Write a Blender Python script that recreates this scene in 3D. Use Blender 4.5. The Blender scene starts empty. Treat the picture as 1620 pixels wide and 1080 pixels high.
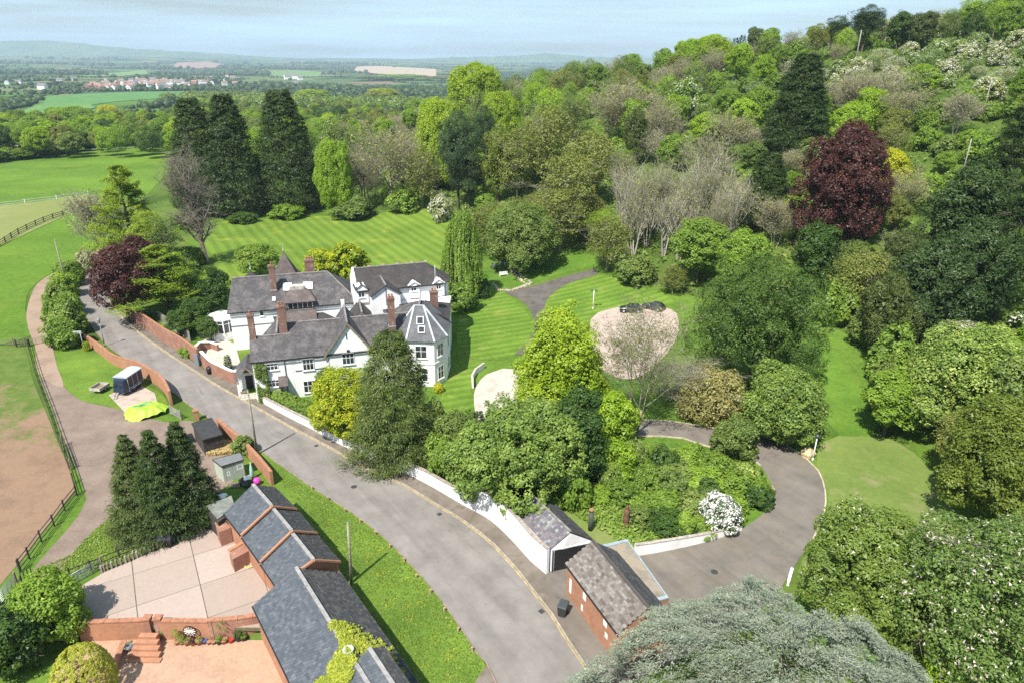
import bpy, bmesh, math, random
import numpy as np
from mathutils import Vector, Matrix, geometry

rnd = random.Random(7)
SC = bpy.context.scene
COL = SC.collection
rad = math.radians

# ------------------------------------------------------------------ camera
F = 1080.0; PITCH = rad(22.66); ROLL = rad(0.65); CAMH = 45.0
cam_d = bpy.data.cameras.new('camera')
cam_d.sensor_fit = 'HORIZONTAL'; cam_d.sensor_width = 36.0
cam_d.lens = 36.0 * F / 1620.0
cam_d.clip_start = 0.5; cam_d.clip_end = 40000
cam = bpy.data.objects.new('camera', cam_d); COL.objects.link(cam)
cam.matrix_world = (Matrix.Translation((0, 0, CAMH)) @ Matrix.Rotation(rad(90) - PITCH, 4, 'X') @ Matrix.Rotation(ROLL, 4, 'Z'))
SC.camera = cam

# ------------------------------------------------------------------ sky, sun, exposure
SUN_EL = rad(55.0); SUN_DIR = Vector((-0.50, -0.866, 0)).normalized()   # horizontal direction TOWARDS the sun
world = bpy.data.worlds.new('World'); SC.world = world; world.use_nodes = True
wn = world.node_tree; wn.nodes.clear()
def wnode(t, **kw):
    n = wn.nodes.new(t)
    for k, v in kw.items(): setattr(n, k, v)
    return n
sky = wnode('ShaderNodeTexSky', sky_type='NISHITA', sun_disc=False)
sky.sun_elevation = SUN_EL
sky.sun_rotation = math.atan2(SUN_DIR.x, SUN_DIR.y)
sky.air_density = 1.0; sky.dust_density = 1.2; sky.ozone_density = 1.5; sky.altitude = 100
wtc = wnode('ShaderNodeTexCoord')
wmap = wnode('ShaderNodeMapping'); wmap.inputs['Scale'].default_value = (1.2, 1.2, 20.0)
wno = wnode('ShaderNodeTexNoise'); wno.inputs['Scale'].default_value = 1.7; wno.inputs['Detail'].default_value = 7; wno.inputs['Roughness'].default_value = 0.55
wra = wnode('ShaderNodeValToRGB'); wra.color_ramp.elements[0].position = 0.34; wra.color_ramp.elements[1].position = 0.66
wra.color_ramp.elements[0].color = (0.0, 0.0, 0.0, 1); wra.color_ramp.elements[1].color = (0.85, 0.85, 0.85, 1)
wmx = wnode('ShaderNodeMixRGB'); wmx.inputs['Color2'].default_value = (7.2, 10.4, 13.2, 1)
wbg = wnode('ShaderNodeBackground'); wbg.inputs['Strength'].default_value = 0.064
wout = wnode('ShaderNodeOutputWorld')
L = wn.links.new
L(wtc.outputs['Generated'], wmap.inputs['Vector']); L(wmap.outputs[0], wno.inputs['Vector']); L(wno.outputs['Fac'], wra.inputs[0])
L(sky.outputs[0], wmx.inputs['Color1']); L(wra.outputs[0], wmx.inputs['Fac']); L(wmx.outputs[0], wbg.inputs['Color']); L(wbg.outputs[0], wout.inputs[0])

sun_d = bpy.data.lights.new('sun', 'SUN'); sun_d.energy = 5.0; sun_d.angle = rad(0.55); sun_d.color = (1.0, 0.95, 0.87)
sun = bpy.data.objects.new('sun', sun_d); COL.objects.link(sun)
sv = Vector((SUN_DIR.x * math.cos(SUN_EL), SUN_DIR.y * math.cos(SUN_EL), math.sin(SUN_EL)))
sun.rotation_euler = (-sv).to_track_quat('-Z', 'Y').to_euler()
sun.location = (0, 0, 200)
vs = SC.view_settings; vs.view_transform = 'Standard'; vs.look = 'None'; vs.gamma = 1.0; vs.exposure = 0.80; vs.use_curve_mapping = False
cy = SC.cycles
cy.max_bounces = 6; cy.diffuse_bounces = 3; cy.glossy_bounces = 2; cy.transmission_bounces = 4; cy.transparent_max_bounces = 6; cy.volume_bounces = 0
cy.use_denoising = False; cy.caustics_reflective = False; cy.caustics_refractive = False

# ------------------------------------------------------------------ survey: lines of sight meet the real terrain
cR, sR, cP, sP = math.cos(ROLL), math.sin(ROLL), math.cos(PITCH), math.sin(PITCH)
def ray(px, py):
    u = (px - 810) / F; v = (540 - py) / F
    u2 = u * cR - v * sR; v2 = u * sR + v * cR
    return (u2, cP + v2 * sP, -sP + v2 * cP)
def Q(px, py, z=0.0):
    d = ray(px, py); t = (z - CAMH) / d[2]
    return Vector((d[0] * t, d[1] * t, z))
def HZ(px, py, x, y):
    d = ray(px, py); t = math.hypot(x, y) / math.hypot(d[0], d[1])
    return CAMH + d[2] * t
def onplane(px, py, p0, n):
    "where a line of sight meets the upright plane through p0 with horizontal normal n"
    d = ray(px, py); t = (p0[0] * n[0] + p0[1] * n[1]) / (d[0] * n[0] + d[1] * n[1])
    return Vector((d[0] * t, d[1] * t, CAMH + d[2] * t))

# ------------------------------------------------------------------ terrain
def T(x, y):
    x = np.asarray(x, float); y = np.asarray(y, float)
    ye = 300 + (-25 * np.logaddexp(0, (300 - y) / 25.0))
    u = 0.8 * (x - 33) + 0.6 * (ye - 116)
    h = 0.31 * 9 * np.logaddexp(0, u / 9.0)
    h = 200 * (1 - np.exp(-h / 200))
    s = np.clip((y - 330) / 420.0, 0, 1); h = h * (1 - s * s * (3 - 2 * s))
    d = np.hypot(x, y)
    far = np.clip(d - 300, 0, None)
    z = h - 62 * (1 - np.exp(-(far / 1500.0) ** 1.25))
    r = np.clip((d - 900) / 1800.0, 0, 1)
    z = z + r * (7 * np.sin(x / 610 + 1.1) * np.cos(y / 830 + .4) + 5 * np.sin(x / 290 + y / 370))
    c = np.clip((45.4 - y) / 1.5, 0, 1) * np.clip((-11.5 - x) / 3.0, 0, 1); z = z - 1.25 * c * c * (3 - 2 * c)
    b = np.clip((d - 4200) / 6500.0, 0, 1)
    z = z + b * b * (30 + 26 * np.sin(x / 1500 + 2.2) * np.cos(y / 2300) + 12 * np.sin(x / 520 + y / 900))
    return z
_tt = 30 * 1.006 ** np.arange(0, 1090)
def P(px, py, off=0.0):
    d = ray(px, py)
    zz = CAMH + d[2] * _tt - T(d[0] * _tt, d[1] * _tt) - off
    k = np.argmax(zz < 0)
    if zz[k] >= 0: k = len(_tt) - 1
    a, b = _tt[max(k - 1, 0)], _tt[k]
    for _ in range(22):
        m = (a + b) / 2
        if CAMH + d[2] * m - T(d[0] * m, d[1] * m) - off < 0: b = m
        else: a = m
    return Vector((d[0] * b, d[1] * b, float(T(d[0] * b, d[1] * b)) + off))
def PL(pts): return [P(a, b) for a, b in pts]
def proj(x, y, z):
    z -= CAMH; f = y * cP - z * sP; v2 = (y * sP + z * cP) / f; u2 = x / f
    return 810 + F * (u2 * cR + v2 * sR), 540 - F * (-u2 * sR + v2 * cR)
def top(px, py, h):
    "foot of a thing h metres tall whose top is seen at px, py"
    p = P(px, py, h); return Vector((p.x, p.y, p.z - h))

# ------------------------------------------------------------------ materials
MATS = {}
class NT:
    def __init__(s, name):
        s.m = bpy.data.materials.new(name); s.m.use_nodes = True; s.t = s.m.node_tree; s.t.nodes.clear(); s.pos = None
        s.out = s.n('ShaderNodeOutputMaterial')
    def n(s, t, ins=None, **kw):
        n = s.t.nodes.new(t)
        for k, v in kw.items(): setattr(n, k, v)
        for k, v in (ins or {}).items():
            if isinstance(v, bpy.types.NodeSocket): s.t.links.new(v, n.inputs[k])
            else: n.inputs[k].default_value = v
        return n
    def P(s):
        if s.pos is None: s.pos = s.n('ShaderNodeNewGeometry').outputs['Position']
        return s.pos
    def noise(s, scale, detail=3, rough=.5, vec=None, dist=0.0):
        return s.n('ShaderNodeTexNoise', {'Vector': vec or s.P(), 'Scale': scale, 'Detail': detail, 'Roughness': rough, 'Distortion': dist}).outputs['Fac']
    def ramp(s, fac, stops):
        r = s.n('ShaderNodeValToRGB', {'Fac': fac}); e = r.color_ramp.elements
        while len(e) < len(stops): e.new(.5)
        for i, (p, c) in enumerate(stops):
            e[i].position = p; e[i].color = (*c, 1) if len(c) == 3 else c
        return r.outputs[0]
    def mix(s, fac, a, b, mode='MIX'):
        def c(v): return (*v, 1) if isinstance(v, tuple) and len(v) == 3 else v
        return s.n('ShaderNodeMixRGB', {'Fac': fac, 'Color1': c(a), 'Color2': c(b)}, blend_type=mode).outputs[0]
    def math(s, op, a, b=0.0): return s.n('ShaderNodeMath', {0: a, 1: b}, operation=op).outputs[0]
    def bump(s, h, st=.3, dist=.05): return s.n('ShaderNodeBump', {'Height': h, 'Strength': st, 'Distance': dist}).outputs[0]
    def pbr(s, color, rough=.8, normal=None, metal=0.0, spec=.3, **kw):
        ins = {'Base Color': (*color, 1) if isinstance(color, tuple) else color, 'Roughness': rough, 'Metallic': metal, 'Specular IOR Level': spec}
        if normal: ins['Normal'] = normal
        ins.update(kw)
        b = s.n('ShaderNodeBsdfPrincipled', ins); s.t.links.new(b.outputs[0], s.out.inputs[0]); return s.m

def flat(name, c, rough=.6, metal=0.0, spec=.4, var=.12, scale=3.0):
    if name in MATS: return MATS[name]
    t = NT(name); f = t.noise(scale, 4)
    lo = tuple(v * (1 - var) for v in c); hi = tuple(min(1, v * (1 + var)) for v in c)
    MATS[name] = t.pbr(t.ramp(f, [(.3, lo), (.7, hi)]), rough, None, metal, spec); return MATS[name]

def leafmat(name, a, b, third=None, tr=.3, noise=.25, scale=.25, white=None):
    """foliage: leaf colour varies per leaf, per spray (tint) and per tree"""
    t = NT(name)
    isl = t.n('ShaderNodeNewGeometry').outputs['Random Per Island']
    tint = t.n('ShaderNodeAttribute', attribute_name='tint').outputs['Fac']
    oi = t.n('ShaderNodeObjectInfo').outputs['Random']
    nz = t.noise(scale, 2)
    f = t.math('ADD', t.math('MULTIPLY', isl, .45), t.math('MULTIPLY', tint, .45))
    f = t.math('ADD', f, t.math('MULTIPLY', t.math('SUBTRACT', nz, .5), noise * 2))
    f = t.math('ADD', f, t.math('MULTIPLY', t.math('SUBTRACT', oi, .5), .3))
    st = [(.12, a), (.72, b)]
    if third: st.append((.92, third))
    c = t.ramp(f, st)
    if white:
        amt, wc = white
        wf = t.math('GREATER_THAN', t.math('ADD', t.math('MULTIPLY', isl, .5), t.math('MULTIPLY', tint, .5)), 1 - amt)
        c = t.mix(wf, c, wc)
    d = t.n('ShaderNodeBsdfDiffuse', {'Color': c})
    tc = t.mix(1.0, c, (1.15, 1.15, .5), 'MULTIPLY')
    tl = t.n('ShaderNodeBsdfTranslucent', {'Color': tc})
    m1 = t.n('ShaderNodeMixShader', {0: min(.45, tr + .07) if tr > 0 else 0, 1: d.outputs[0], 2: tl.outputs[0]})
    g = t.n('ShaderNodeBsdfGlossy', {'Color': (.8, .85, .8, 1), 'Roughness': .45})
    m2 = t.n('ShaderNodeMixShader', {0: .02, 1: m1.outputs[0], 2: g.outputs[0]})
    t.t.links.new(m2.outputs[0], t.out.inputs[0]); MATS[name] = t.m
    return t.m

# ------------------------------------------------------------------ object helpers
def tag(o, label=None, cat=None, group=None, kind=None):
    if label: o['label'] = label
    if cat: o['category'] = cat
    if group: o['group'] = group
    if kind: o['kind'] = kind
    return o
def empty(name, loc, label, cat, group=None):
    o = bpy.data.objects.new(name, None); o.location = loc; o.empty_display_size = .5; COL.objects.link(o)
    return tag(o, label, cat, group)
def origin(parent):
    v = Vector((0, 0, 0)); p = parent
    while p is not None: v += p.location; p = p.parent
    return v
def mesh_np(name, V, Fs, mats, tint=None, mi=None, uv=False, smooth=False):
    me = bpy.data.meshes.new(name); V = np.asarray(V, np.float32); Fs = np.asarray(Fs, np.int32)
    k = Fs.shape[1]; n = len(Fs)
    me.vertices.add(len(V)); me.vertices.foreach_set('co', V.ravel())
    me.loops.add(n * k); me.loops.foreach_set('vertex_index', Fs.ravel())
    me.polygons.add(n); me.polygons.foreach_set('loop_start', np.arange(n, dtype=np.int32) * k)
    if mi is not None: me.polygons.foreach_set('material_index', np.asarray(mi, np.int32))
    me.update(calc_edges=True)
    if smooth: me.polygons.foreach_set('use_smooth', np.ones(n, bool))
    if tint is not None:
        a = me.attributes.new('tint', 'FLOAT', 'POINT'); a.data.foreach_set('value', np.asarray(tint, np.float32))
    for m in (mats if isinstance(mats, (list, tuple)) else [mats]): me.materials.append(m)
    return me
def linkobj(name, me, parent=None, loc=None):
    o = bpy.data.objects.new(name, me); COL.objects.link(o)
    if parent: o.parent = parent
    if loc is not None: o.location = loc
    return o
def set_mat(o, m):
    o.material_slots[0].link = 'OBJECT'; o.material_slots[0].material = m
def addt(v): return Vector(v)

class MB:
    "collects shapes in world coordinates; build() links them as ONE mesh object with slope-following uv"
    def __init__(s): s.v = []; s.f = []; s.sm = []
    def face(s, pts, smooth=False):
        i = len(s.v); s.v += [Vector(p) for p in pts]; s.f.append(list(range(i, i + len(pts)))); s.sm.append(smooth)
    def box(s, c, size, rz=0.0, rx=0.0, ry=0.0):
        M = Matrix.Translation(Vector(c)) @ Matrix.Rotation(rz, 4, 'Z') @ Matrix.Rotation(ry, 4, 'Y') @ Matrix.Rotation(rx, 4, 'X')
        a, b, d = [q / 2 for q in size]
        P8 = [M @ Vector(p) for p in ((-a, -b, -d), (a, -b, -d), (a, b, -d), (-a, b, -d), (-a, -b, d), (a, -b, d), (a, b, d), (-a, b, d))]
        s.hexa(P8)
    def hexa(s, P8):
        i = len(s.v); s.v += [Vector(p) for p in P8]
        for f in ((3, 2, 1, 0), (4, 5, 6, 7), (0, 1, 5, 4), (1, 2, 6, 5), (2, 3, 7, 6), (3, 0, 4, 7)):
            s.f.append([i + k for k in f]); s.sm.append(False)
    def beam(s, a, b, w, h):
        "box from a to b (centre line), w across horizontally, h thick"
        a = Vector(a); b = Vector(b); d = (b - a).normalized(); up = Vector((0, 0, 1))
        if abs(d.z) > .97: up = Vector((0, 1, 0))
        r = d.cross(up).normalized() * w / 2; u = r.cross(d).normalized() * h / 2
        s.hexa([a - r - u, a + r - u, b + r - u, b - r - u, a - r + u, a + r + u, b + r + u, b - r + u])
    def prism(s, poly, z0, z1):
        n = len(poly); A = sum(poly[i][0] * poly[(i + 1) % n][1] - poly[(i + 1) % n][0] * poly[i][1] for i in range(n))
        if A < 0: poly = poly[::-1]
        i = len(s.v); s.v += [Vector((p[0], p[1], z0)) for p in poly] + [Vector((p[0], p[1], z1)) for p in poly]
        s.f.append([i + k for k in range(n)][::-1]); s.f.append([i + n + k for k in range(n)]); s.sm += [False, False]
        for k in range(n):
            l = (k + 1) % n; s.f.append([i + k, i + l, i + n + l, i + n + k]); s.sm.append(False)
    def tube(s, a, b, r0, r1=None, n=8, caps=True):
        a = Vector(a); b = Vector(b); r1 = r0 if r1 is None else r1
        d = (b - a).normalized(); x = d.orthogonal().normalized(); y = d.cross(x)
        i = len(s.v)
        for c, r in ((a, r0), (b, r1)):
            for k in range(n): q = 2 * math.pi * k / n; s.v.append(c + (x * math.cos(q) + y * math.sin(q)) * r)
        for k in range(n):
            l = (k + 1) % n; s.f.append([i + k, i + l, i + n + l, i + n + k]); s.sm.append(n > 5)
        if caps:
            s.f.append([i + k for k in range(n)][::-1]); s.f.append([i + n + k for k in range(n)]); s.sm += [False, False]
    def lathe(s, c, prof, n=12):
        c = Vector(c); i = len(s.v)
        for r, z in prof:
            for k in range(n): q = 2 * math.pi * k / n; s.v.append(c + Vector((r * math.cos(q), r * math.sin(q), z)))
        for j in range(len(prof) - 1):
            for k in range(n):
                l = (k + 1) % n; s.f.append([i + j * n + k, i + j * n + l, i + (j + 1) * n + l, i + (j + 1) * n + k]); s.sm.append(True)
        s.f.append([i + k for k in range(n)][::-1]); s.f.append([i + (len(prof) - 1) * n + k for k in range(n)]); s.sm += [False, False]
    def slab(s, quad, th):
        "planar quad given as its top face, thickened downwards along its normal"
        q = [Vector(p) for p in quad]; n = (q[1] - q[0]).cross(q[-1] - q[0]).normalized()
        if n.z < 0: q = q[::-1]; n = -n
        k = len(q); i = len(s.v); s.v += [p - n * th for p in q] + q
        s.f.append([i + j for j in range(k)][::-1]); s.f.append([i + k + j for j in range(k)]); s.sm += [False, False]
        for j in range(k):
            l = (j + 1) % k; s.f.append([i + j, i + l, i + k + l, i + k + j]); s.sm.append(False)
    def sweep(s, path, lat0, lat1, z0, z1, base=None, closed=False):
        "strip swept along a path between lateral offsets, from z0 to z1 above the terrain (or above p.z)"
        n = len(path); rows = []
        for i, p in enumerate(path):
            a = path[i - 1] if (i > 0 or closed) else path[i]; b = path[(i + 1) % n] if (i < n - 1 or closed) else path[i]
            d = Vector((b[0] - a[0], b[1] - a[1])); d.normalize(); r = Vector((d.y, -d.x))
            zb = base(p) if base else float(T(p[0], p[1]))
            zz1 = z1[i] if isinstance(z1, (list, tuple)) else z1
            A = (p[0] + r.x * lat0, p[1] + r.y * lat0); B = (p[0] + r.x * lat1, p[1] + r.y * lat1)
            rows.append([Vector((*A, zb + z0)), Vector((*B, zb + z0)), Vector((*B, zb + zz1)), Vector((*A, zb + zz1))])
        i0 = len(s.v)
        for r in rows: s.v += r
        m = n if closed else n - 1
        for i in range(m):
            a = i0 + 4 * i; b = i0 + 4 * ((i + 1) % n)
            for j in range(4):
                k = (j + 1) % 4; s.f.append([a + j, b + j, b + k, a + k]); s.sm.append(False)
        if not closed:
            s.f.append([i0 + k for k in (0, 1, 2, 3)]); e = i0 + 4 * (n - 1); s.f.append([e + k for k in (3, 2, 1, 0)]); s.sm += [False, False]
    def build(s, name, mat, parent=None, label=None, kind=None, fixn=False):
        o0 = origin(parent)
        me = bpy.data.meshes.new(name); me.from_pydata([tuple(v - o0) for v in s.v], [], s.f)
        me.materials.append(mat)
        uvl = me.uv_layers.new(name='uv'); Z = Vector((0, 0, 1))
        for p in me.polygons:
            p.use_smooth = s.sm[p.index]; nn = p.normal
            if abs(nn.z) > .97: t = Vector((1, 0, 0)); w = Vector((0, 1, 0))
            else:
                t = Z.cross(nn).normalized(); w = nn.cross(t)
            for li in p.loop_indices:
                q = s.v[me.loops[li].vertex_index]; uvl.data[li].uv = (q.dot(t), q.dot(w))
        if fixn:
            bm = bmesh.new(); bm.from_mesh(me); bmesh.ops.recalc_face_normals(bm, faces=bm.faces); bm.to_mesh(me); bm.free()
        o = bpy.data.objects.new(name, me); COL.objects.link(o)
        if parent: o.parent = parent
        if label: o['label'] = label
        if kind: o['kind'] = kind
        return o

def spline(pts, step=2.0, closed=False):
    "catmull-rom through points, resampled"
    pts = [Vector((p[0], p[1])) for p in pts]; n = len(pts); out = []
    for i in range(n if closed else n - 1):
        p0 = pts[i - 1] if (i > 0 or closed) else pts[i]; p1 = pts[i]; p2 = pts[(i + 1) % n]
        p3 = pts[(i + 2) % n] if (i + 2 < n or closed) else p2
        m = max(1, int((p2 - p1).length / step))
        for k in range(m):
            t = k / m
            out.append(0.5 * ((2 * p1) + (p2 - p0) * t + (2 * p0 - 5 * p1 + 4 * p2 - p3) * t * t + (3 * p1 - p0 - 3 * p2 + p3) * t ** 3))
    if not closed: out.append(pts[-1])
    return out
def inpoly(X, Y, poly):
    c = np.zeros(X.shape, bool); n = len(poly); j = n - 1
    for i in range(n):
        xi, yi = poly[i][0], poly[i][1]; xj, yj = poly[j][0], poly[j][1]
        if yi != yj: c ^= ((yi > Y) != (yj > Y)) & (X < (xj - xi) * (Y - yi) / (yj - yi) + xi)
        j = i
    return c
def sheet(name, outline, off, mat, step=2.5, parent=None, kind='structure', zf=None):
    "a sheet draped on the terrain inside an outline"
    pl = []
    n = len(outline)
    for i in range(n):
        a = Vector((outline[i][0], outline[i][1])); b = Vector((outline[(i + 1) % n][0], outline[(i + 1) % n][1]))
        m = max(1, math.ceil((b - a).length / step - .3))
        for k in range(m): pl.append(a.lerp(b, k / m))
    xs = [p.x for p in pl]; ys = [p.y for p in pl]
    gx = np.arange(min(xs) + step * .37, max(xs), step); gy = np.arange(min(ys) + step * .37, max(ys), step)
    X, Y = np.meshgrid(gx, gy); X = X.ravel(); Y = Y.ravel()
    m = inpoly(X, Y, pl); X = X[m]; Y = Y[m]
    if len(X):
        bx = np.array(xs)[None]; by = np.array(ys)[None]
        keep = np.array([((x - bx) ** 2 + (y - by) ** 2).min() > (step * .35) ** 2 for x, y in zip(X, Y)]); X = X[keep]; Y = Y[keep]
    vs_ = pl + [Vector((x, y)) for x, y in zip(X, Y)]
    k = len(pl)
    vo, eo, fo, *_ = geometry.delaunay_2d_cdt(vs_, [(i, (i + 1) % k) for i in range(k)], [list(range(k))], 1, 1e-5)
    vx = np.array([v.x for v in vo]); vy = np.array([v.y for v in vo])
    vz = (T(vx, vy) if zf is None else zf(vx, vy)) + off
    o0 = origin(parent)
    me = bpy.data.meshes.new(name)
    fl = []
    for f in fo:
        a, b, c = [vo[i] for i in f[:3]]
        fl.append(f if (b - a).cross(c - a) > 0 else f[::-1])
    me.from_pydata([(x - o0.x, y - o0.y, z - o0.z) for x, y, z in zip(vx, vy, vz)], [], fl)
    me.materials.append(mat); o = linkobj(name, me, parent)
    if kind: o['kind'] = kind
    return o
# ------------------------------------------------------------------ ground materials
def grassmat(name, a, b, dry=(.17, .17, .045), dryamt=.35, stripe=None, scale=1.0, coarse=.07):
    t = NT(name); n1 = t.noise(coarse, 5, .6); n2 = t.noise(1.7 * scale, 6, .7); n3 = t.noise(9.0, 3, .7)
    f = t.math('ADD', t.math('MULTIPLY', n1, .45), t.math('ADD', t.math('MULTIPLY', n2, .35), t.math('MULTIPLY', n3, .2)))
    c = t.ramp(f, [(.39, a), (.60, b)])
    d = t.ramp(t.noise(coarse * 2.6, 6, .65), [(.55, (0, 0, 0)), (.72, (dryamt,) * 3)])
    c = t.mix(d, c, dry)
    if stripe:
        ang, wl, amt = stripe
        mp = t.n('ShaderNodeMapping', {'Vector': t.P(), 'Rotation': (0, 0, ang)})
        w = t.n('ShaderNodeTexWave', {'Vector': mp.outputs[0], 'Scale': 1.0 / wl, 'Distortion': 1.2, 'Detail': 1.0, 'Detail Scale': .25}, wave_profile='SIN').outputs['Fac']
        w = t.ramp(w, [(.3, (1 - amt,) * 3), (.7, (1 + amt,) * 3)])
        c = t.mix(.9, c, w, 'MULTIPLY')
    h = t.noise(5.0, 4, .8)
    return t.pbr(c, .9, t.bump(h, .6, .12), spec=.1)
G_ROUGH = grassmat('rough_grass', (.040, .085, .012), (.13, .215, .028), dryamt=.5)
G_VERGE = grassmat('verge_grass', (.060, .115, .016), (.150, .235, .032), dry=(.22, .24, .03), dryamt=.4, scale=1.6, coarse=.16)
G_FIELD = grassmat('pasture_grass', (.055, .115, .012), (.135, .225, .026), dry=(.17, .215, .03), dryamt=.6, scale=.5, coarse=.025)
G_LAWN = grassmat('striped_lawn_grass', (.080, .138, .018), (.145, .220, .030), dry=(.26, .27, .04), dryamt=.8, stripe=(rad(-30), 8.6, .12), coarse=.05)
G_LAWN2 = grassmat('curved_lawn_grass', (.07, .135, .016), (.140, .225, .030), dry=(.25, .26, .06), dryamt=.7, stripe=(rad(68), 6.0, .13), coarse=.10)
G_BRIGHT = grassmat('lush_grass', (.055, .12, .014), (.125, .22, .028), dryamt=.3, coarse=.12)
G_DRY = grassmat('thin_dry_grass', (.105, .155, .035), (.17, .22, .055), dry=(.24, .22, .11), dryamt=.9, coarse=.10)
G_PALE = grassmat('grazed_grass', (.16, .19, .055), (.21, .225, .08), dry=(.27, .24, .12), dryamt=.8, coarse=.04)

def ground_mat():
    t = NT('land'); p = t.P(); ln = t.n('ShaderNodeVectorMath', {0: p}, operation='LENGTH').outputs['Value']
    n1 = t.noise(.05, 6, .65); near = t.ramp(n1, [(.35, (.045, .085, .014)), (.55, (.09, .15, .024)), (.75, (.14, .18, .045))])
    lit = t.ramp(t.noise(.8, 5, .7), [(.45, (0, 0, 0)), (.7, (.6, .6, .6))]); near = t.mix(lit, near, (.07, .06, .035))
    wp = t.n('ShaderNodeMixRGB', {'Fac': .0006, 'Color1': p, 'Color2': t.n('ShaderNodeTexNoise', {'Vector': p, 'Scale': .002}).outputs['Color']}).outputs[0]
    warp = t.n('ShaderNodeVectorMath', {0: p, 1: t.n('ShaderNodeVectorMath', {0: t.n('ShaderNodeTexNoise', {'Vector': p, 'Scale': .0022, 'Detail': 2.0}).outputs['Color'], 'Scale': 420.0}, operation='SCALE').outputs[0]}, operation='ADD').outputs[0]
    mp = t.n('ShaderNodeMapping', {'Vector': warp, 'Scale': (1, 1, 0), 'Rotation': (0, 0, .4)}).outputs[0]
    v = t.n('ShaderNodeTexVoronoi', {'Vector': mp, 'Scale': .0042, 'Randomness': .8}, distance='MINKOWSKI')
    hue = t.n('ShaderNodeSeparateColor', {0: v.outputs['Color']}).outputs[0]
    fld = t.ramp(hue, [(.0, (.045, .085, .02)), (.25, (.07, .14, .025)), (.45, (.10, .19, .035)), (.60, (.05, .10, .025)), (.72, (.21, .20, .09)), (.80, (.09, .15, .035)), (.9, (.24, .15, .10)), (.96, (.06, .12, .03))])
    fld = t.mix(.5, fld, t.ramp(t.noise(.02, 5, .7), [(.3, (.5, .5, .5)), (.7, (1, 1, 1))]), 'MULTIPLY')
    wood = t.ramp(t.noise(.0016, 5, .6), [(.50, (0, 0, 0)), (.54, (1, 1, 1))])
    fld = t.mix(wood, fld, (.030, .05, .018))
    fm = t.n('ShaderNodeMapRange', {'Value': ln, 'From Min': 420.0, 'From Max': 620.0}).outputs[0]
    c = t.mix(fm, near, fld)
    return t.pbr(c, .95, t.bump(t.noise(1.2, 5, .8), .5, .3), spec=.05)
# one sheet of land out to the horizon
def axis(lo, hi, fine, f0, f1, g):
    a = [f0]; s = fine
    while a[-1] > lo: s *= g; a.append(a[-1] - s)
    a = a[::-1][:-1] + list(np.arange(f0, f1, fine)); s = fine
    while a[-1] < hi: s *= g; a.append(a[-1] + s)
    return np.array(a)
gx = axis(-13500, 13500, 2.5, -190, 260, 1.05)
gy = np.concatenate([axis(-700, 20, 1.0, 19.5, 20, 1.2)[:-3], np.arange(20, 62, 1.0), axis(0, 13500, 2.5, 62, 360, 1.05)])
gy = np.unique(np.round(gy, 3)); gy = gy[np.concatenate([[True], np.diff(gy) > .45])]
GX, GY = np.meshgrid(gx, gy); GZ = T(GX, GY)
nx, ny = len(gx), len(gy)
ii = (np.arange(ny - 1)[:, None] * nx + np.arange(nx - 1)[None]).ravel()
land = linkobj('ground', mesh_np('ground', np.stack([GX.ravel(), GY.ravel(), GZ.ravel()], 1), np.stack([ii, ii + 1, ii + nx + 1, ii + nx], 1), ground_mat(), smooth=True))
land['kind'] = 'structure'

def asphalt(name, c, c2, patch=.5, warm=None, track=False):
    t = NT(name); n = t.noise(.35, 6, .65); n2 = t.noise(2.2, 5, .7); n3 = t.noise(40, 2, .6)
    col = t.ramp(n, [(.32, c), (.68, c2)])
    st = t.ramp(n2, [(.60, (1, 1, 1)), (.76, (1 - patch * .6,) * 3)]); col = t.mix(1.0, col, st, 'MULTIPLY')
    col = t.mix(.35, col, t.ramp(n3, [(.3, (.6, .6, .6)), (.7, (1, 1, 1))]), 'MULTIPLY')
    if warm: col = t.mix(t.ramp(t.noise(.5, 6, .7, dist=1.5), [(.45, (0, 0, 0)), (.66, (.75, .75, .75))]), col, warm)
    if track:
        mp = t.n('ShaderNodeMapping', {'Vector': t.n('ShaderNodeMapping', {'Vector': t.P(), 'Rotation': (0, 0, rad(54))}).outputs[0], 'Scale': (.05, .75, 1)}).outputs[0]
        col = t.mix(.55, col, t.ramp(t.noise(1.0, 4, .6, vec=mp), [(.3, (.72, .71, .70)), (.5, (1, 1, 1)), (.7, (1.12, 1.12, 1.12))]), 'MULTIPLY')
        col = t.mix(t.ramp(t.noise(.23, 6, .75, dist=.8), [(.60, (0, 0, 0)), (.68, (.38, .38, .38))]), col, (.07, .066, .064))
    return t.pbr(col, .88, t.bump(n3, .4, .02), spec=.2)
A_ROAD = asphalt('road_asphalt', (.178, .162, .148), (.255, .232, .212), track=True)
A_PAVE = asphalt('pavement_asphalt', (.15, .125, .105), (.22, .185, .155), .6, warm=(.10, .085, .06))
A_DRIVE = asphalt('drive_asphalt', (.135, .120, .103), (.205, .182, .158), .8, warm=(.17, .145, .11), track=True)
A_PATH = asphalt('path_asphalt', (.07, .065, .06), (.14, .13, .12), .7, warm=(.15, .12, .09))
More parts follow.
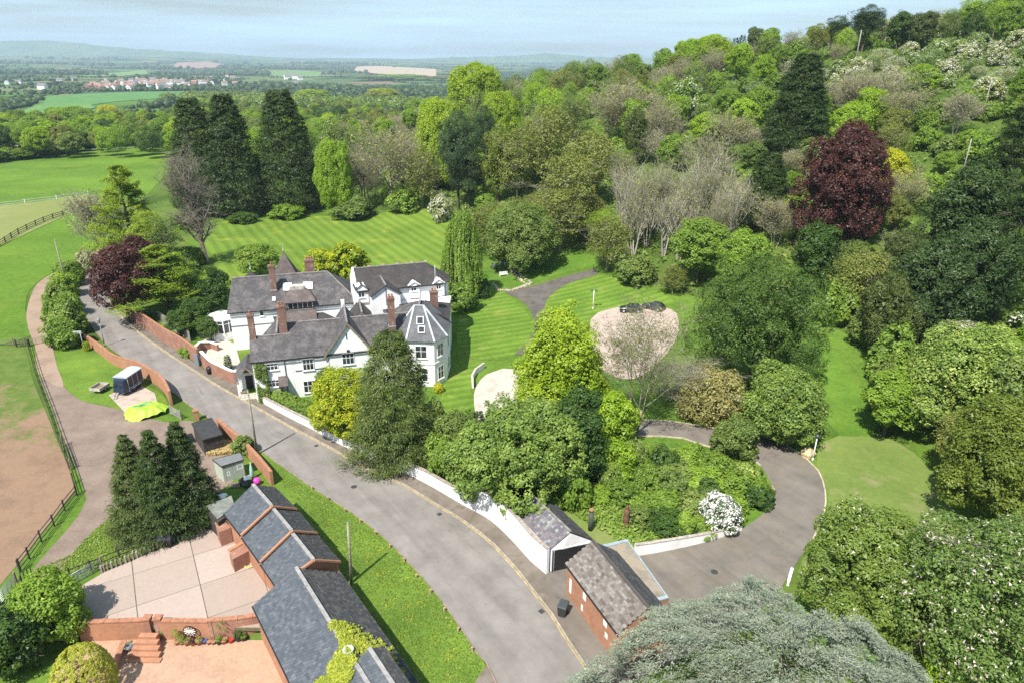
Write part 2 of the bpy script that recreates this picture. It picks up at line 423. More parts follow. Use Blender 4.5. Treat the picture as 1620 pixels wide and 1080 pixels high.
def dirt(name, a, b, c3, amt=.8, scale=.25, green=None):
    t = NT(name); col = t.ramp(t.noise(scale, 7, .65), [(.3, a), (.55, b), (.75, c3)])
    col = t.mix(.5, col, t.ramp(t.noise(4, 5, .75), [(.3, (.6, .6, .6)), (.7, (1, 1, 1))]), 'MULTIPLY')
    if green:
        sx = t.n('ShaderNodeSeparateXYZ', {0: t.P()}).outputs['Y']; yy = t.n('ShaderNodeMapRange', {'Value': sx, 'From Min': green[0], 'From Max': green[1], 'To Min': -.14, 'To Max': .26}).outputs[0]
        g = t.math('ADD', t.noise(.14, 6, .7), yy); g = t.math('ADD', g, t.math('MULTIPLY', t.math('SUBTRACT', t.noise(1.5, 5, .8), .5), .35))
        col = t.mix(t.ramp(g, [(.52, (0, 0, 0)), (.66, (1, 1, 1))]), col, t.ramp(t.noise(.6, 4, .7), [(.3, (.06, .11, .02)), (.7, (.13, .17, .04))]))
    return t.pbr(col, .95, t.bump(t.noise(3, 5, .8), .5, .1), spec=.08)
D_PAD = dirt('bare_paddock_earth', (.19, .125, .085), (.265, .172, .115), (.22, .155, .10), green=(62, 96))
D_TRACK = dirt('track_earth', (.24, .17, .125), (.33, .24, .18), (.27, .21, .16))
D_YARD = dirt('forecourt_hardcore', (.165, .125, .10), (.235, .18, .145), (.29, .225, .18))
D_GRAVEL = dirt('pink_gravel', (.33, .26, .21), (.46, .37, .31), (.40, .34, .27), scale=.9)
D_GRAVEL2 = dirt('pale_gravel', (.38, .34, .28), (.52, .47, .40), (.45, .41, .33), scale=.6)
D_COURT = dirt('court_paving', (.38, .24, .165), (.45, .30, .205), (.40, .28, .21), scale=.5)
D_SOIL = dirt('bed_soil', (.06, .045, .03), (.10, .075, .05), (.13, .10, .06), scale=.8)

# ------------------------------------------------------------------ road and its neighbours
ROAD_L = [(805, 1125), (770, 1047), (757, 1035), (733, 998), (690, 938), (646, 888), (600, 843), (553, 808), (499, 774), (450, 740), (400, 705), (337, 665), (300, 641), (270, 617), (220, 582), (181, 555), (164, 540), (145, 515), (129, 487), (123, 460), (132, 440), (152, 422), (185, 405)]
ROAD_R = [(955, 1125), (926, 1055), (898, 1014), (873, 973), (841, 932), (816, 900), (782, 863), (734, 825), (687, 797), (640, 768), (582, 742), (525, 710), (457, 674), (400, 642), (350, 614), (311, 589), (272, 564), (233, 537), (205, 514), (182, 490), (168, 465), (172, 445), (195, 425)]
rl = spline(PL(ROAD_L), 2.0); rr = spline(PL(ROAD_R), 2.0)
sheet('road', rl + rr[::-1], .05, A_ROAD, 2.5)
WALLB = [(408, 631), (448, 654), (497, 679), (534, 699), (599, 730), (661, 756), (732, 796), (778, 822), (816, 858), (841, 886), (866, 907)]
WALLT = [(413, 622), (448, 643), (497, 667), (534, 686), (599, 718), (661, 741), (732, 777), (778, 803), (806, 818), (841, 842), (869, 868)]
wb = PL(WALLB)
pv = [P(233, 520), P(290, 562), P(330, 588), P(372, 607)] + wb + [P(880, 930), P(905, 990), P(935, 1045), P(960, 1125)]
sheet('pavement', spline(pv, 2.0) + rr[:-5][::-1][::-1] if False else spline(pv, 2.0) + rr[:len(rr) - 12], .03, A_PAVE, 2.5)
kerb_mat = flat('kerb_stone', (.30, .26, .20), .9, var=.3, scale=2.5)
gut_mat = flat('gutter_line', (.33, .26, .12), .9, var=.35, scale=1.5)
kb = MB(); kb.sweep(rr[: len(rr) - 8], .0, .16, .0, .15); kerb = kb.build('kerb', kerb_mat, kind='structure')
kb = MB(); kb.sweep(rr[: len(rr) - 14], -.16, -.03, .04, .062); kb.build('gutter_line', gut_mat, kind='structure')
kb = MB(); kb.sweep(rl[: len(rl)], -.10, .0, .0, .11); kb.build('verge_edging', flat('verge_kerb', (.22, .17, .12), .95, var=.35, scale=2), kind='structure')
sheet('verge', rl[3:46] + [P(392, 706), P(425, 775), P(470, 855), P(520, 940), P(600, 1050), P(640, 1130), P(745, 1130), P(768, 1052)][::1], .04, G_VERGE, 2.0)
sheet('side_path', [P(772, 1049), P(804, 1112), P(760, 1115), P(752, 1078)], .07, A_PAVE, 2.0)

DR_IN = [(1005, 880), (1060, 869), (1120, 854), (1175, 836), (1205, 815), (1221, 790), (1219, 762), (1204, 737), (1185, 722), (1150, 715), (1110, 703), (1080, 693), (1045, 690), (1005, 690), (960, 690), (900, 690), (840, 695)]
DR_OUT = [(840, 665), (900, 665), (960, 664), (1010, 665), (1060, 667), (1110, 675), (1155, 682), (1200, 689), (1240, 703), (1270, 722), (1293, 745), (1304, 778), (1302, 812), (1285, 852), (1258, 893), (1238, 926), (1190, 975), (1100, 1030), (1000, 1080), (960, 1125)]
di = spline(PL(DR_IN), 2.0); do = spline(PL(DR_OUT), 2.0)
sheet('drive', di + do + [P(935, 1060), P(905, 1010), P(884, 965), P(862, 925), P(866, 904), P(907, 890), P(940, 880)], .075, A_DRIVE, 2.0)
km = flat('drive_edging_stone', (.42, .36, .26), .9, var=.3, scale=2)
kb = MB(); kb.sweep(di[9:], -.14, .0, .0, .17); kb.build('drive_edging', km, kind='structure')
kb = MB(); kb.sweep(do[5:-12], -.16, .0, .0, .17); kb.build('drive_edging', km, kind='structure')
sheet('gravel_drive', spline(PL([(750, 640), (753, 612), (770, 592), (795, 583), (830, 585), (870, 610), (880, 650), (860, 690), (810, 700), (765, 690)]), 2, True), .06, D_GRAVEL2, 2.5)
sheet('parking_gravel', spline(PL([(935, 505), (965, 489), (1020, 482), (1062, 490), (1073, 505), (1070, 535), (1040, 575), (1000, 600), (960, 590), (938, 555)]), 2, True), .06, D_GRAVEL, 2.5)
sheet('garden_path', spline(PL([(945, 426), (900, 436), (858, 449), (815, 459), (798, 463), (818, 472), (836, 487), (845, 510), (841, 532), (815, 562), (838, 560), (862, 532), (867, 506), (862, 485), (872, 467), (900, 449), (945, 434)]), 2, True), .07, A_PATH, 2.0)
# lawns and rough ground
sheet('garden_ground', spline(PL([(410, 640), (600, 735), (760, 800), (830, 790), (905, 840), (1000, 885), (1200, 830), (1320, 900), (1240, 960), (1300, 1080), (1600, 1090), (1750, 900), (1500, 700), (1380, 560), (1270, 500), (1100, 470), (960, 425), (830, 385), (720, 360), (620, 330), (480, 335), (330, 350), (280, 420), (235, 480), (300, 560), (372, 600)]), 3, True), .015, G_ROUGH, 3.0)
sheet('back_lawn', spline(PL([(318, 430), (322, 375), (345, 352), (420, 347), (510, 342), (565, 352), (600, 338), (660, 330), (705, 342), (722, 375), (715, 430), (640, 455), (520, 460), (400, 465)]), 2, True), .045, G_LAWN, 2.5)
sheet('side_lawn', spline(PL([(722, 530), (732, 490), (768, 452), (798, 465), (828, 488), (842, 515), (836, 540), (812, 562), (783, 570), (745, 568), (728, 548)]), 2, True), .05, G_LAWN2, 2.0)
sheet('upper_lawn', spline(PL([(862, 485), (875, 462), (915, 440), (960, 436), (1000, 452), (1045, 462), (1065, 482), (1010, 484), (962, 490), (935, 505), (925, 545), (900, 570), (872, 560), (866, 515)]), 2, True), .05, G_LAWN2, 2.0)
sheet('front_lawn', spline(PL([(700, 612), (718, 590), (742, 580), (762, 578), (750, 592), (745, 612), (751, 645), (740, 668), (700, 665)]), 2, True), .05, G_LAWN2, 2.0)
sheet('bank_lawn', spline(PL([(815, 452), (850, 444), (900, 430), (942, 418), (930, 400), (870, 395), (820, 400), (808, 425)]), 2, True), .045, G_BRIGHT, 2.0)
sheet('small_lawn', spline(PL([(765, 430), (795, 432), (820, 448), (812, 456), (785, 456), (758, 446)]), 1.5, True), .05, G_BRIGHT, 2.0)
sheet('island_lawn', spline(PL([(880, 800), (925, 782), (985, 795), (1040, 825), (1085, 850), (1000, 868), (950, 868), (905, 835)]), 2, True), .05, G_DRY, 2.0)
sheet('drive_lawn', spline(PL([(1292, 735), (1300, 700), (1330, 688), (1400, 692), (1470, 740), (1520, 860), (1440, 930), (1330, 960), (1262, 905), (1292, 855), (1308, 812), (1309, 778)]), 2, True), .05, G_DRY, 2.5)
sheet('grass_glade', spline(PL([(1270, 548), (1300, 535), (1322, 560), (1350, 600), (1385, 650), (1378, 690), (1330, 690), (1300, 650), (1280, 600)]), 2, True), .06, G_BRIGHT, 2.5)
sheet('drive_verge', spline(PL([(1216, 742), (1235, 770), (1228, 800), (1205, 822), (1170, 838), (1120, 845), (1150, 800), (1195, 770)][::1]), 2, True), .055, G_BRIGHT, 2.0)
# stables side
sheet('farm_ground', PL([(40, 545), (160, 560), (270, 640), (400, 720), (430, 770), (340, 830), (160, 910), (118, 1000), (-120, 1100), (-60, 900), (60, 850), (120, 780), (60, 600)]), .02, G_ROUGH, 2.5)
sheet('forecourt', spline(PL([(62, 590), (80, 640), (98, 690), (118, 735), (137, 790), (125, 815), (100, 845), (60, 890), (30, 935), (0, 985), (-80, 1130), (25, 1130), (42, 1030), (62, 970), (85, 922), (112, 880), (150, 838), (190, 805), (240, 800), (320, 790), (370, 760), (385, 722), (350, 690), (300, 665), (262, 668), (215, 655), (165, 642), (130, 634), (100, 610), (88, 575), (70, 572)]), 2, True), .05, D_YARD, 2.5)
sheet('track', spline(PL([(155, 396), (100, 424), (60, 449), (43, 490), (45, 520), (55, 548), (62, 592), (100, 612), (90, 578), (83, 545), (75, 503), (80, 470), (98, 447), (125, 427), (160, 402)]), 2, True), .06, D_TRACK, 2.5)
sheet('stable_green', spline(PL([(88, 560), (130, 548), (165, 565), (215, 600), (258, 625), (262, 645), (215, 655), (165, 640), (130, 634), (98, 605)]), 2, True), .03, G_VERGE, 2.0)
sheet('trailer_stand', PL([(172, 625), (215, 605), (245, 622), (250, 640), (200, 655)]), .065, D_GRAVEL, 2.0)
sheet('yard_green', spline(PL([(95, 912), (112, 878), (150, 838), (192, 808), (250, 820), (330, 815), (325, 835), (200, 885), (118, 915)]), 2, True), .055, G_VERGE, 2.0)
sheet('paddock', spline(PL([(-260, 545), (0, 548), (38, 550), (52, 600), (72, 650), (92, 700), (120, 775), (100, 800), (60, 850), (0, 925), (-200, 1150), (-700, 900)]), 3, True), .04, D_PAD, 3.0)
sheet('pasture', spline(PL([(-260, 540), (38, 536), (40, 490), (58, 448), (150, 392), (215, 330), (300, 232), (260, 222), (100, 238), (0, 262), (-260, 320)]), 4, True), .05, G_FIELD, 5.0)
sheet('grazed_strip', spline(PL([(-200, 345), (0, 326), (70, 318), (140, 308), (152, 324), (100, 344), (0, 390), (-200, 480)]), 4, True), .13, G_PALE, 4.0)
# distant fields that stand out
def farfield(name, pts, c1, c2, off=.6, st=22):
    t = NT(name); m = t.pbr(t.ramp(t.noise(.03, 5, .6), [(.35, c1), (.65, c2)]), .95, spec=.05)
    sheet(name, PL(pts), off, m, st)
farfield('arable_field', [(60, 178), (75, 153), (130, 149), (205, 146), (330, 145), (270, 155), (180, 162), (120, 170)], (.075, .17, .05), (.10, .21, .065))
farfield('arable_field', [(30, 178), (60, 167), (140, 163), (150, 172), (80, 182)], (.10, .20, .06), (.13, .23, .07))
farfield('ploughed_field', [(275, 108), (280, 100), (330, 98), (352, 102), (340, 108), (300, 109)], (.26, .17, .13), (.30, .20, .16), 2, 60)
farfield('ploughed_field', [(560, 112), (565, 106), (610, 105), (690, 110), (690, 122), (640, 121), (590, 117)], (.34, .27, .19), (.40, .31, .22), 2, 50)
farfield('meadow', [(425, 120), (430, 113), (470, 112), (510, 115), (505, 122), (450, 123)], (.10, .18, .05), (.15, .22, .07), 2, 50)
farfield('meadow', [(130, 122), (160, 117), (230, 111), (235, 118), (190, 122)], (.12, .20, .07), (.16, .24, .08), 2, 50)

# distant ridge on the horizon
def ridge(name, px0, px1, dist, prof, col):
    n = 90; V = []; Fc = []
    for i in range(n):
        s = i / (n - 1); px = px0 + (px1 - px0) * s; d = ray(px, 80); k = dist / d[1]
        x = d[0] * k; pz = np.interp(px, [a for a, b in prof], [b for a, b in prof]) + 1.0 * math.sin(i * .9) * .4
        dz = ray(px, pz); z = CAMH + dz[2] * k * (d[1] / dz[1])
        for j, (oy, f) in enumerate(((-1500, 0), (-900, .45), (-400, .85), (0, 1.0), (900, .5), (1500, 0))):
            V.append((x, dist + oy + 90 * math.sin(i * 1.7 + j), -80 + (z + 80) * f + (25 * math.sin(i * 2.1 + j * 2) if 0 < f < 1 else 0)))
    for i in range(n - 1):
        for j in range(5): a = i * 6 + j; Fc.append((a, a + 6, a + 7, a + 1))
    t = NT(name); m = t.pbr(t.ramp(t.noise(.002, 4), [(.4, (.05, .09, .03)), (.6, (.10, .14, .05))]), .95, spec=.05)
    o = linkobj(name, mesh_np(name, V, Fc, m, smooth=True)); o['kind'] = 'structure'
ridge('hills', -250, 470, 11500, [(-250, 68), (0, 65.5), (60, 64.5), (90, 65), (130, 69), (160, 73), (220, 78), (330, 84), (470, 94)], None)
ridge('hills', 690, 1180, 11800, [(690, 92), (780, 90), (830, 88), (860, 84.5), (885, 86), (930, 90), (1180, 96)], None)
# ------------------------------------------------------------------ foliage library
def nrm(a): return a / np.maximum(np.linalg.norm(a, axis=1, keepdims=True), 1e-6)
def leaf_quads(R, p, n, size, asp=.62, along=None, fold=0.0):
    "diamond leaves at p with normals n"
    m = len(p); n = nrm(n)
    r = R.normal(size=(m, 3)) if along is None else along + R.normal(size=(m, 3)) * .25
    t = nrm(r - (r * n).sum(1, keepdims=True) * n); b = np.cross(n, t)
    s = size[:, None]
    V = np.stack([p - t * s * .75 - b * s * asp, p - t * s * .75 + b * s * asp, p + t * s * 1.05], 1)
    return V
class Fol:
    def __init__(s, seed): s.R = np.random.default_rng(seed); s.V = []; s.t = []
    def add(s, p, n, size, tint, asp=.62, along=None):
        if len(p) == 0: return
        V = leaf_quads(s.R, p, n, size, asp, along); s.V.append(V.reshape(-1, 3)); s.t.append(np.repeat(tint, 3))
    def clusters(s, c, cn, cr, per, leaf, tint, flat=.6, spread=.75, up=.65, asp=.62, jit=.5):
        "per leaves round each cluster centre c, mostly on its outer side"
        per = int(per * 1.7); leaf = leaf * .74; R = s.R; m = len(c); k = m * per
        C = np.repeat(c, per, 0); N = np.repeat(cn, per, 0)
        d = nrm(R.normal(size=(k, 3)) + N * .55)
        rr = np.repeat(cr, per)[:, None] * (.45 + .6 * R.random((k, 1)) ** .6)
        q = d * rr; q = q - N * (q * N).sum(1, keepdims=True) * (1 - flat)
        nn = d * spread + N * .5 + np.array([0, 0, up]) + R.normal(size=(k, 3)) * jit
        s.add(C + q, nn, leaf * (.6 + .8 * R.random(k)), np.clip(np.repeat(tint, per) + R.normal(size=k) * .06, 0, 1), asp)
    def mesh(s, name, mat):
        V = np.concatenate(s.V); n = len(V) // 3
        return mesh_np(name, V, np.arange(n * 3).reshape(n, 3), mat, tint=np.concatenate(s.t))

def lobes_points(R, lobes, n, keep=.86, upbias=.25):
    L_ = np.array(lobes); a = (L_[:, 3] * L_[:, 4] + L_[:, 4] * L_[:, 5] + L_[:, 3] * L_[:, 5]); a = a / a.sum()
    P_ = []; N_ = []; tot = 0
    while tot < n:
        k = R.choice(len(L_), 4 * n, p=a); d = R.normal(size=(4 * n, 3)); d[:, 2] += upbias; d = nrm(d)
        rr = L_[k, 3:6]; p = L_[k, :3] + d * rr; nn = nrm(d / rr)
        ok = np.ones(len(p), bool)
        for q in range(len(L_)):
            e = (((p - L_[q, :3]) / L_[q, 3:6]) ** 2).sum(1); ok &= (e > keep ** 2) | (k == q)
        P_.append(p[ok]); N_.append(nn[ok]); tot += ok.sum()
    P_ = np.concatenate(P_)[:n]; N_ = np.concatenate(N_)[:n]
    return P_, N_

def broad(seed, w=10., h=14., base=.22, nl=11, ncl=330, per=26, leaf=.24, lump=.33, cr=.85, tintlo=.15, flat=.6, squash=1.0, asp=.62, gap=0.0, taper=0.0):
    "broadleaf crown: lobes, sprays on the lobes, leaves on the sprays"
    f = Fol(seed); R = f.R; r = w / 2; z0 = h * base; H_ = h - z0
    lobes = [(0, 0, z0 + H_ * .5, r * (.62 - taper * .32), r * (.62 - taper * .32), H_ * .46)]
    for i in range(nl):
        a = i * 2.399 + R.random() * .8; s = (i + .5) / nl; zc = z0 + H_ * (.22 + .62 * s)
        prof = math.sqrt(max(.04, 1 - ((zc - (z0 + H_ * .42)) / (H_ * .62)) ** 2)) * squash * (1 + taper * .4 - taper * s)
        rl_ = r * lump * (.8 + .5 * R.random()) * (1.1 - (.25 + taper * .35) * s)
        rc = max(0, (r * prof - rl_ * .85)) * (.8 + .3 * R.random())
        lobes.append((rc * math.cos(a), rc * math.sin(a), zc, rl_ * 1.15, rl_ * 1.15, rl_ * .92))
    ext = max(math.hypot(l[0], l[1]) + l[3] for l in lobes) + cr * .8; q_ = r / ext; lobes = [(l[0] * q_, l[1] * q_, l[2], l[3] * q_, l[4] * q_, l[5]) for l in lobes]
    c, n = lobes_points(R, lobes, ncl)
    c = c + R.normal(size=c.shape) * .20 * cr; out_ = R.random(len(c)) < .10; c[out_] += n[out_] * cr * (.35 + .5 * R.random((out_.sum(), 1)))
    if gap: m = (np.sin(c[:, 0] * 1.3 + seed) + np.sin(c[:, 1] * 1.1 + 2) + np.sin(c[:, 2] * 1.4)) > -3 + gap * 3; c = c[m]; n = n[m]
    tint = np.clip(tintlo + R.random(len(c)) * .75, 0, 1)
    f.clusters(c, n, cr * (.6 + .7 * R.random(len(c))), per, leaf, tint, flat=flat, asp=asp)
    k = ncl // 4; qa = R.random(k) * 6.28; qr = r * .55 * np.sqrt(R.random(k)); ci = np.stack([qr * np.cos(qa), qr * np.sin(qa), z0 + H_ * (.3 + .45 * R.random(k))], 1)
    f.clusters(ci, nrm(R.normal(size=(k, 3))), np.full(k, cr * 1.3), max(6, per // 2), leaf * 1.4, np.full(k, .1), asp=.8)  # leaves filling the crown's inside get one darker tint
    return f

def cone(seed, w=7., h=24., base=.03, p=.8, ncl=700, per=20, leaf=.26, cr=.75, droop=-.15, rough=.16, lev=0, top_=.04, asp=.35):
    "conifer: sprays on a ragged cone, in tiers when lev > 0"
    f = Fol(seed); R = f.R; r = w / 2
    s = R.random(ncl) ** 1.25 * (1 - base - top_) + base
    if lev:
        s = (np.floor(s * lev) + R.normal(size=ncl) * .14 + .5) / lev; s = np.clip(s, base, 1 - top_ * .5)
    a = R.random(ncl) * 6.2832
    wob = 1 + rough * (np.sin(a * 3 + s * 17 + seed) + .7 * np.sin(a * 5 - s * 31) + .6 * np.sin(a * 2 + s * 9)) / 1.6
    prof = np.clip((1 - s), 0, 1) ** p * np.clip(.62 + s * 4.2, 0, 1)
    depth = 1 - .55 * R.random(ncl) ** 2.2
    rr = r * prof * wob * depth + .06 * r
    c = np.stack([rr * np.cos(a), rr * np.sin(a), s * h + droop * rr * .6], 1)
    n = np.stack([np.cos(a), np.sin(a), np.full(ncl, .35)], 1)
    tint = np.clip(.1 + .6 * R.random(ncl) + (depth - .8) * .9, 0, 1)  # sprays deeper inside the cone are tinted darker
    crr = cr * (.55 + .55 * R.random(ncl)) * np.clip(.45 + (1 - s), .4, 1.15)
    per = int(per * 1.5); leaf = leaf * .8; m = ncl; C = np.repeat(c, per, 0); N = np.repeat(nrm(n), per, 0); k = m * per
    off = R.normal(size=(k, 3)) * np.repeat(crr, per)[:, None] * np.array([.5, .5, .28]) + N * (np.repeat(crr, per) * (R.random(k) - .4))[:, None]
    along = N + np.array([0, 0, droop * 2]); nn = N * .5 + np.array([0, 0, .8]) + R.normal(size=(k, 3)) * .55
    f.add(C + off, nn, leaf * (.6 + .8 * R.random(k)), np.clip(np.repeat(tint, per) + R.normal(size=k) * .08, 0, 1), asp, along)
    return f

def layered(seed, w=14., h=16., plates=26, leaf=.24, per=340, z0=.3, th=.35, drop=.12, asp=.4):
    "cedar: flat tiers of foliage on spreading limbs"
    leaf = leaf * .8
    f = Fol(seed); R = f.R; r = w / 2
    for i in range(plates):
        s = (i + .5) / plates; a = i * 2.399 + R.random() * .5; z = h * (z0 + (1 - z0) * s)
        reach = r * (1 - s) ** .55 * (.55 + .6 * R.random()); pw = r * (.34 - .16 * s) * (.8 + .5 * R.random())
        k = int(per * 1.6); q = np.sqrt(R.random(k)); b = R.random(k) * 6.2832
        lx = reach * (.2 + .8 * R.random(k) ** .7); ly = R.normal(size=k) * pw * (lx / max(reach, .1)) * .6 + R.normal(size=k) * .25
        lz = z - drop * lx ** 1.3 * .35 + R.normal(size=k) * th * .5 + .35 * np.sin(lx * 2.1 + i)
        x = lx * math.cos(a) - ly * math.sin(a); y = lx * math.sin(a) + ly * math.cos(a)
        nn = np.stack([R.normal(size=k) * .35, R.normal(size=k) * .35, np.ones(k)], 1)
        cl = np.floor(lx * 1.3) + np.floor(ly * 1.3) * 7 + i * 31; tt = (np.sin(cl * 12.9898) * 43758.5) % 1
        f.add(np.stack([x, y, lz], 1), nn, leaf * (.6 + .8 * R.random(k)), np.clip(.15 + tt * .7, 0, 1), asp)
    return f

def weeping(seed, w=6., h=13., strands=420, leaf=.16):
    f = Fol(seed); R = f.R; r = w / 2
    for i in range(strands):
        s = R.random() ** .7; z = h * (.35 + .63 * s); a = R.random() * 6.28; rr = r * math.sqrt(max(.02, 1 - (s * .95) ** 2.2)) * (.25 + .75 * R.random() ** .5)
        Ls = min(z * .75, h * (.12 + .25 * R.random())); k = int(10 + Ls * 7)
        u = R.random(k); x = rr * math.cos(a) * (1 + .06 * u) + R.normal(size=k) * .07; y = rr * math.sin(a) * (1 + .06 * u) + R.normal(size=k) * .07
        nn = np.stack([np.full(k, math.cos(a)), np.full(k, math.sin(a)), np.full(k, .4)], 1) + R.normal(size=(k, 3)) * .5
        f.add(np.stack([x, y, z - u * Ls], 1), nn, leaf * (.6 + .8 * R.random(k)), np.full(k, .15 + .7 * R.random()), .5, along=np.tile([0, 0, -1.0], (k, 1)))
    return f

def branches(seed, h=14., w=9., levels=4, n0=5, kids=4, trunk=.28, up=.55, lean=(0, 0), stems=1, curl=.25, first=.3, ratio=.62, twigr=.012, straight=False):
    "limbs and twigs as tapered three-sided tubes; returns V, F"
    R = np.random.default_rng(seed); segs = []
    def grow(p, d, ln, r, lv):
        n = 4 if lv == 0 else (3 if lv < 3 else 2); pts = [p.copy()]; dd = d.copy()
        for i in range(n):
            dd = dd + R.normal(size=3) * curl * (.35 if lv == 0 else 1) / n + np.array([0, 0, .10 * up]); dd /= np.linalg.norm(dd)
            q = pts[-1] + dd * ln / n; a = r * (1 - .62 * i / n); b = r * (1 - .62 * (i + 1) / n); segs.append((pts[-1], q, max(a, twigr), max(b, twigr * .8))); pts.append(q)
        if lv >= levels: return
        m = n0 + int(R.random() * 2) if lv == 0 else kids + int(R.random() * 2)
        for j in range(m):
            s = first + (1 - first) * (j + R.random() * .8) / m if lv == 0 else .25 + .75 * (j + R.random()) / m
            s = min(s, .999); k = min(int(s * n), n - 1); q = pts[k] + (pts[k + 1] - pts[k]) * (s * n - k)
            a = j * 2.399 + R.random() * 1.2 + lv
            side = np.array([math.cos(a), math.sin(a), 0]); ax = dd * up + side * (1.0 - up * .35) + R.normal(size=3) * .15
            if straight: ax = np.array([0, 0, 1.0]) + side * .38
            ax /= np.linalg.norm(ax)
            grow(q, ax, ln * ratio * (.7 + .5 * R.random()) * (1.12 - .4 * s if lv == 0 else 1), r * (1 - .6 * s) * .62, lv + 1)
    for k in range(stems):
        a = k * 2.4; o = np.array([math.cos(a), math.sin(a), 0]) * (0 if stems == 1 else .35)
        d = np.array([lean[0], lean[1], 1.0]) + (o * .5 if stems > 1 else 0); d /= np.linalg.norm(d)
        grow(o, d, h * (.62 if levels > 1 else .95) * (1 - .15 * (k > 0) * R.random()), trunk / math.sqrt(stems), 0)
    A = np.array([s[0] for s in segs]); B = np.array([s[1] for s in segs]); ra = np.array([s[2] for s in segs]); rb = np.array([s[3] for s in segs])
    # fit to the wanted height and width
    zm = max(A[:, 2].max(), B[:, 2].max()); xy = np.percentile(np.hypot(B[:, 0] - lean[0] * B[:, 2], B[:, 1] - lean[1] * B[:, 2]), 96)
    fx = (w / 2) / max(xy, .1); fz = h / zm
    S = np.array([fx, fx, fz]); A = A * S; B = B * S
    d = nrm(B - A); ref = np.where(np.abs(d[:, 2:3]) > .9, np.array([[1., 0, 0]]), np.array([[0, 0, 1.]]))
    X = nrm(np.cross(d, ref)); Y = np.cross(d, X); V = []
    for c, r in ((A, ra), (B, rb)):
        for q in (0, 2.094, 4.189): V.append(c + (X * math.cos(q) + Y * math.sin(q)) * r[:, None])
    V = np.stack(V, 1); m = len(A); i = np.arange(m)[:, None] * 6
    Fc = np.concatenate([i + np.array([[0, 1, 4, 3]]), i + np.array([[1, 2, 5, 4]]), i + np.array([[2, 0, 3, 5]])])
    return V.reshape(-1, 3), Fc, B, d

def barkmat(name, a, b):
    t = NT(name); c = t.ramp(t.noise(1.5, 6, .7), [(.3, a), (.7, b)])
    return t.pbr(c, .9, t.bump(t.noise(9, 4, .8), .6, .05), spec=.1)
BARK = barkmat('brown_bark', (.07, .055, .04), (.16, .13, .10))
BARKG = barkmat('grey_bark', (.20, .18, .125), (.40, .37, .28))
BARKP = barkmat('pinkish_twig_bark', (.27, .25, .19), (.48, .45, .37))
BARKD = barkmat('dead_wood', (.10, .085, .065), (.30, .265, .21))
M = {}
GAIN = {'deep': 1.75, 'fir': 1.45, 'spruce': 1.6, 'yew': 1.6, 'bluefir': 1.4, 'darkcedar': 1.2, 'purple': 1.7, 'gold': 1.2, 'goldgreen': 1.25, 'bluecedar': 1.25, 'topiary': 1.25, 'lime': 1.3, 'lime2': 1.45, 'limecedar': 1.9, 'farwood': .78, 'tan': 1.7, 'buttercup': 1.0, 'daisy': 1.0, 'straw': 1.1, 'rhodo': 1.4, 'cherry': 2.2}
def LM(k, *a, **kw):
    g_ = GAIN.get(k, 1.8); w_ = (1, 1, 1) if k in GAIN and k not in ('lime', 'lime2', 'deep', 'tan') else (1.16, .95, 1.15)
    a = [tuple(min(.85, v * g_ * q) for v, q in zip(c, w_)) for c in a]
    M[k] = leafmat(k + '_leaves', *a, **kw)
LM('lime', (.13, .24, .012), (.25, .40, .022), (.36, .48, .04), tr=.34)
LM('lime2', (.10, .20, .012), (.19, .34, .02), (.27, .42, .03), tr=.32)
LM('mid', (.050, .105, .012), (.11, .20, .022), (.16, .25, .04))
LM('mid2', (.055, .10, .018), (.10, .165, .03), (.15, .21, .05))
LM('fresh', (.06, .125, .012), (.12, .22, .02), (.17, .28, .035))
LM('deep', (.014, .040, .006), (.036, .076, .010), (.072, .125, .018), tr=.1)
LM('fir', (.018, .034, .008), (.040, .066, .014), (.072, .105, .020), tr=.12)
LM('spruce', (.030, .046, .011), (.066, .090, .020), (.12, .145, .036), tr=.12)
LM('yew', (.030, .045, .010), (.065, .085, .018), (.10, .12, .03), tr=.12)
LM('goldyew', (.042, .075, .008), (.082, .128, .014), (.13, .17, .024), tr=.2)
LM('bluefir', (.026, .048, .018), (.054, .082, .030), (.09, .125, .052), tr=.12)
LM('olive', (.060, .090, .014), (.115, .155, .028), (.18, .20, .05), tr=.28)
LM('tan', (.10, .125, .030), (.17, .195, .055), (.24, .25, .09), tr=.28)
LM('greygreen', (.13, .16, .07), (.22, .26, .13), (.30, .33, .19), tr=.28)
LM('purple', (.024, .009, .009), (.054, .020, .017), (.105, .046, .035), tr=.22)
LM('gold', (.24, .27, .012), (.44, .43, .018), (.60, .54, .03), tr=.30)
LM('goldgreen', (.15, .22, .012), (.36, .37, .018), (.56, .50, .03), tr=.30)
LM('laurel', (.05, .10, .016), (.12, .20, .030), (.24, .31, .075), tr=.2)
LM('cherry', (.048, .078, .016), (.09, .128, .03), (.15, .165, .06), tr=.25, white=(.20, (.66, .55, .52)))
LM('whitebeam', (.05, .098, .014), (.098, .165, .024), (.15, .22, .045), tr=.28, white=(.13, (.60, .62, .52)))
LM('hawthorn', (.06, .12, .02), (.11, .19, .03), (.16, .24, .05), tr=.28, white=(.30, (.62, .60, .53)))
LM('mayblossom', (.09, .14, .03), (.16, .21, .06), (.3, .34, .2), tr=.2, white=(.42, (.58, .57, .51)))
LM('bluecedar', (.12, .145, .10), (.235, .26, .195), (.36, .365, .29), tr=.10, white=(.13, (.33, .29, .22)))
LM('limecedar', (.075, .115, .012), (.15, .20, .018), (.22, .27, .03), tr=.18)
LM('darkcedar', (.022, .044, .012), (.048, .080, .020), (.08, .115, .035), tr=.12)
LM('rhodo', (.035, .07, .02), (.07, .11, .03), (.10, .15, .05), tr=.12, white=(.52, (.72, .70, .69)))
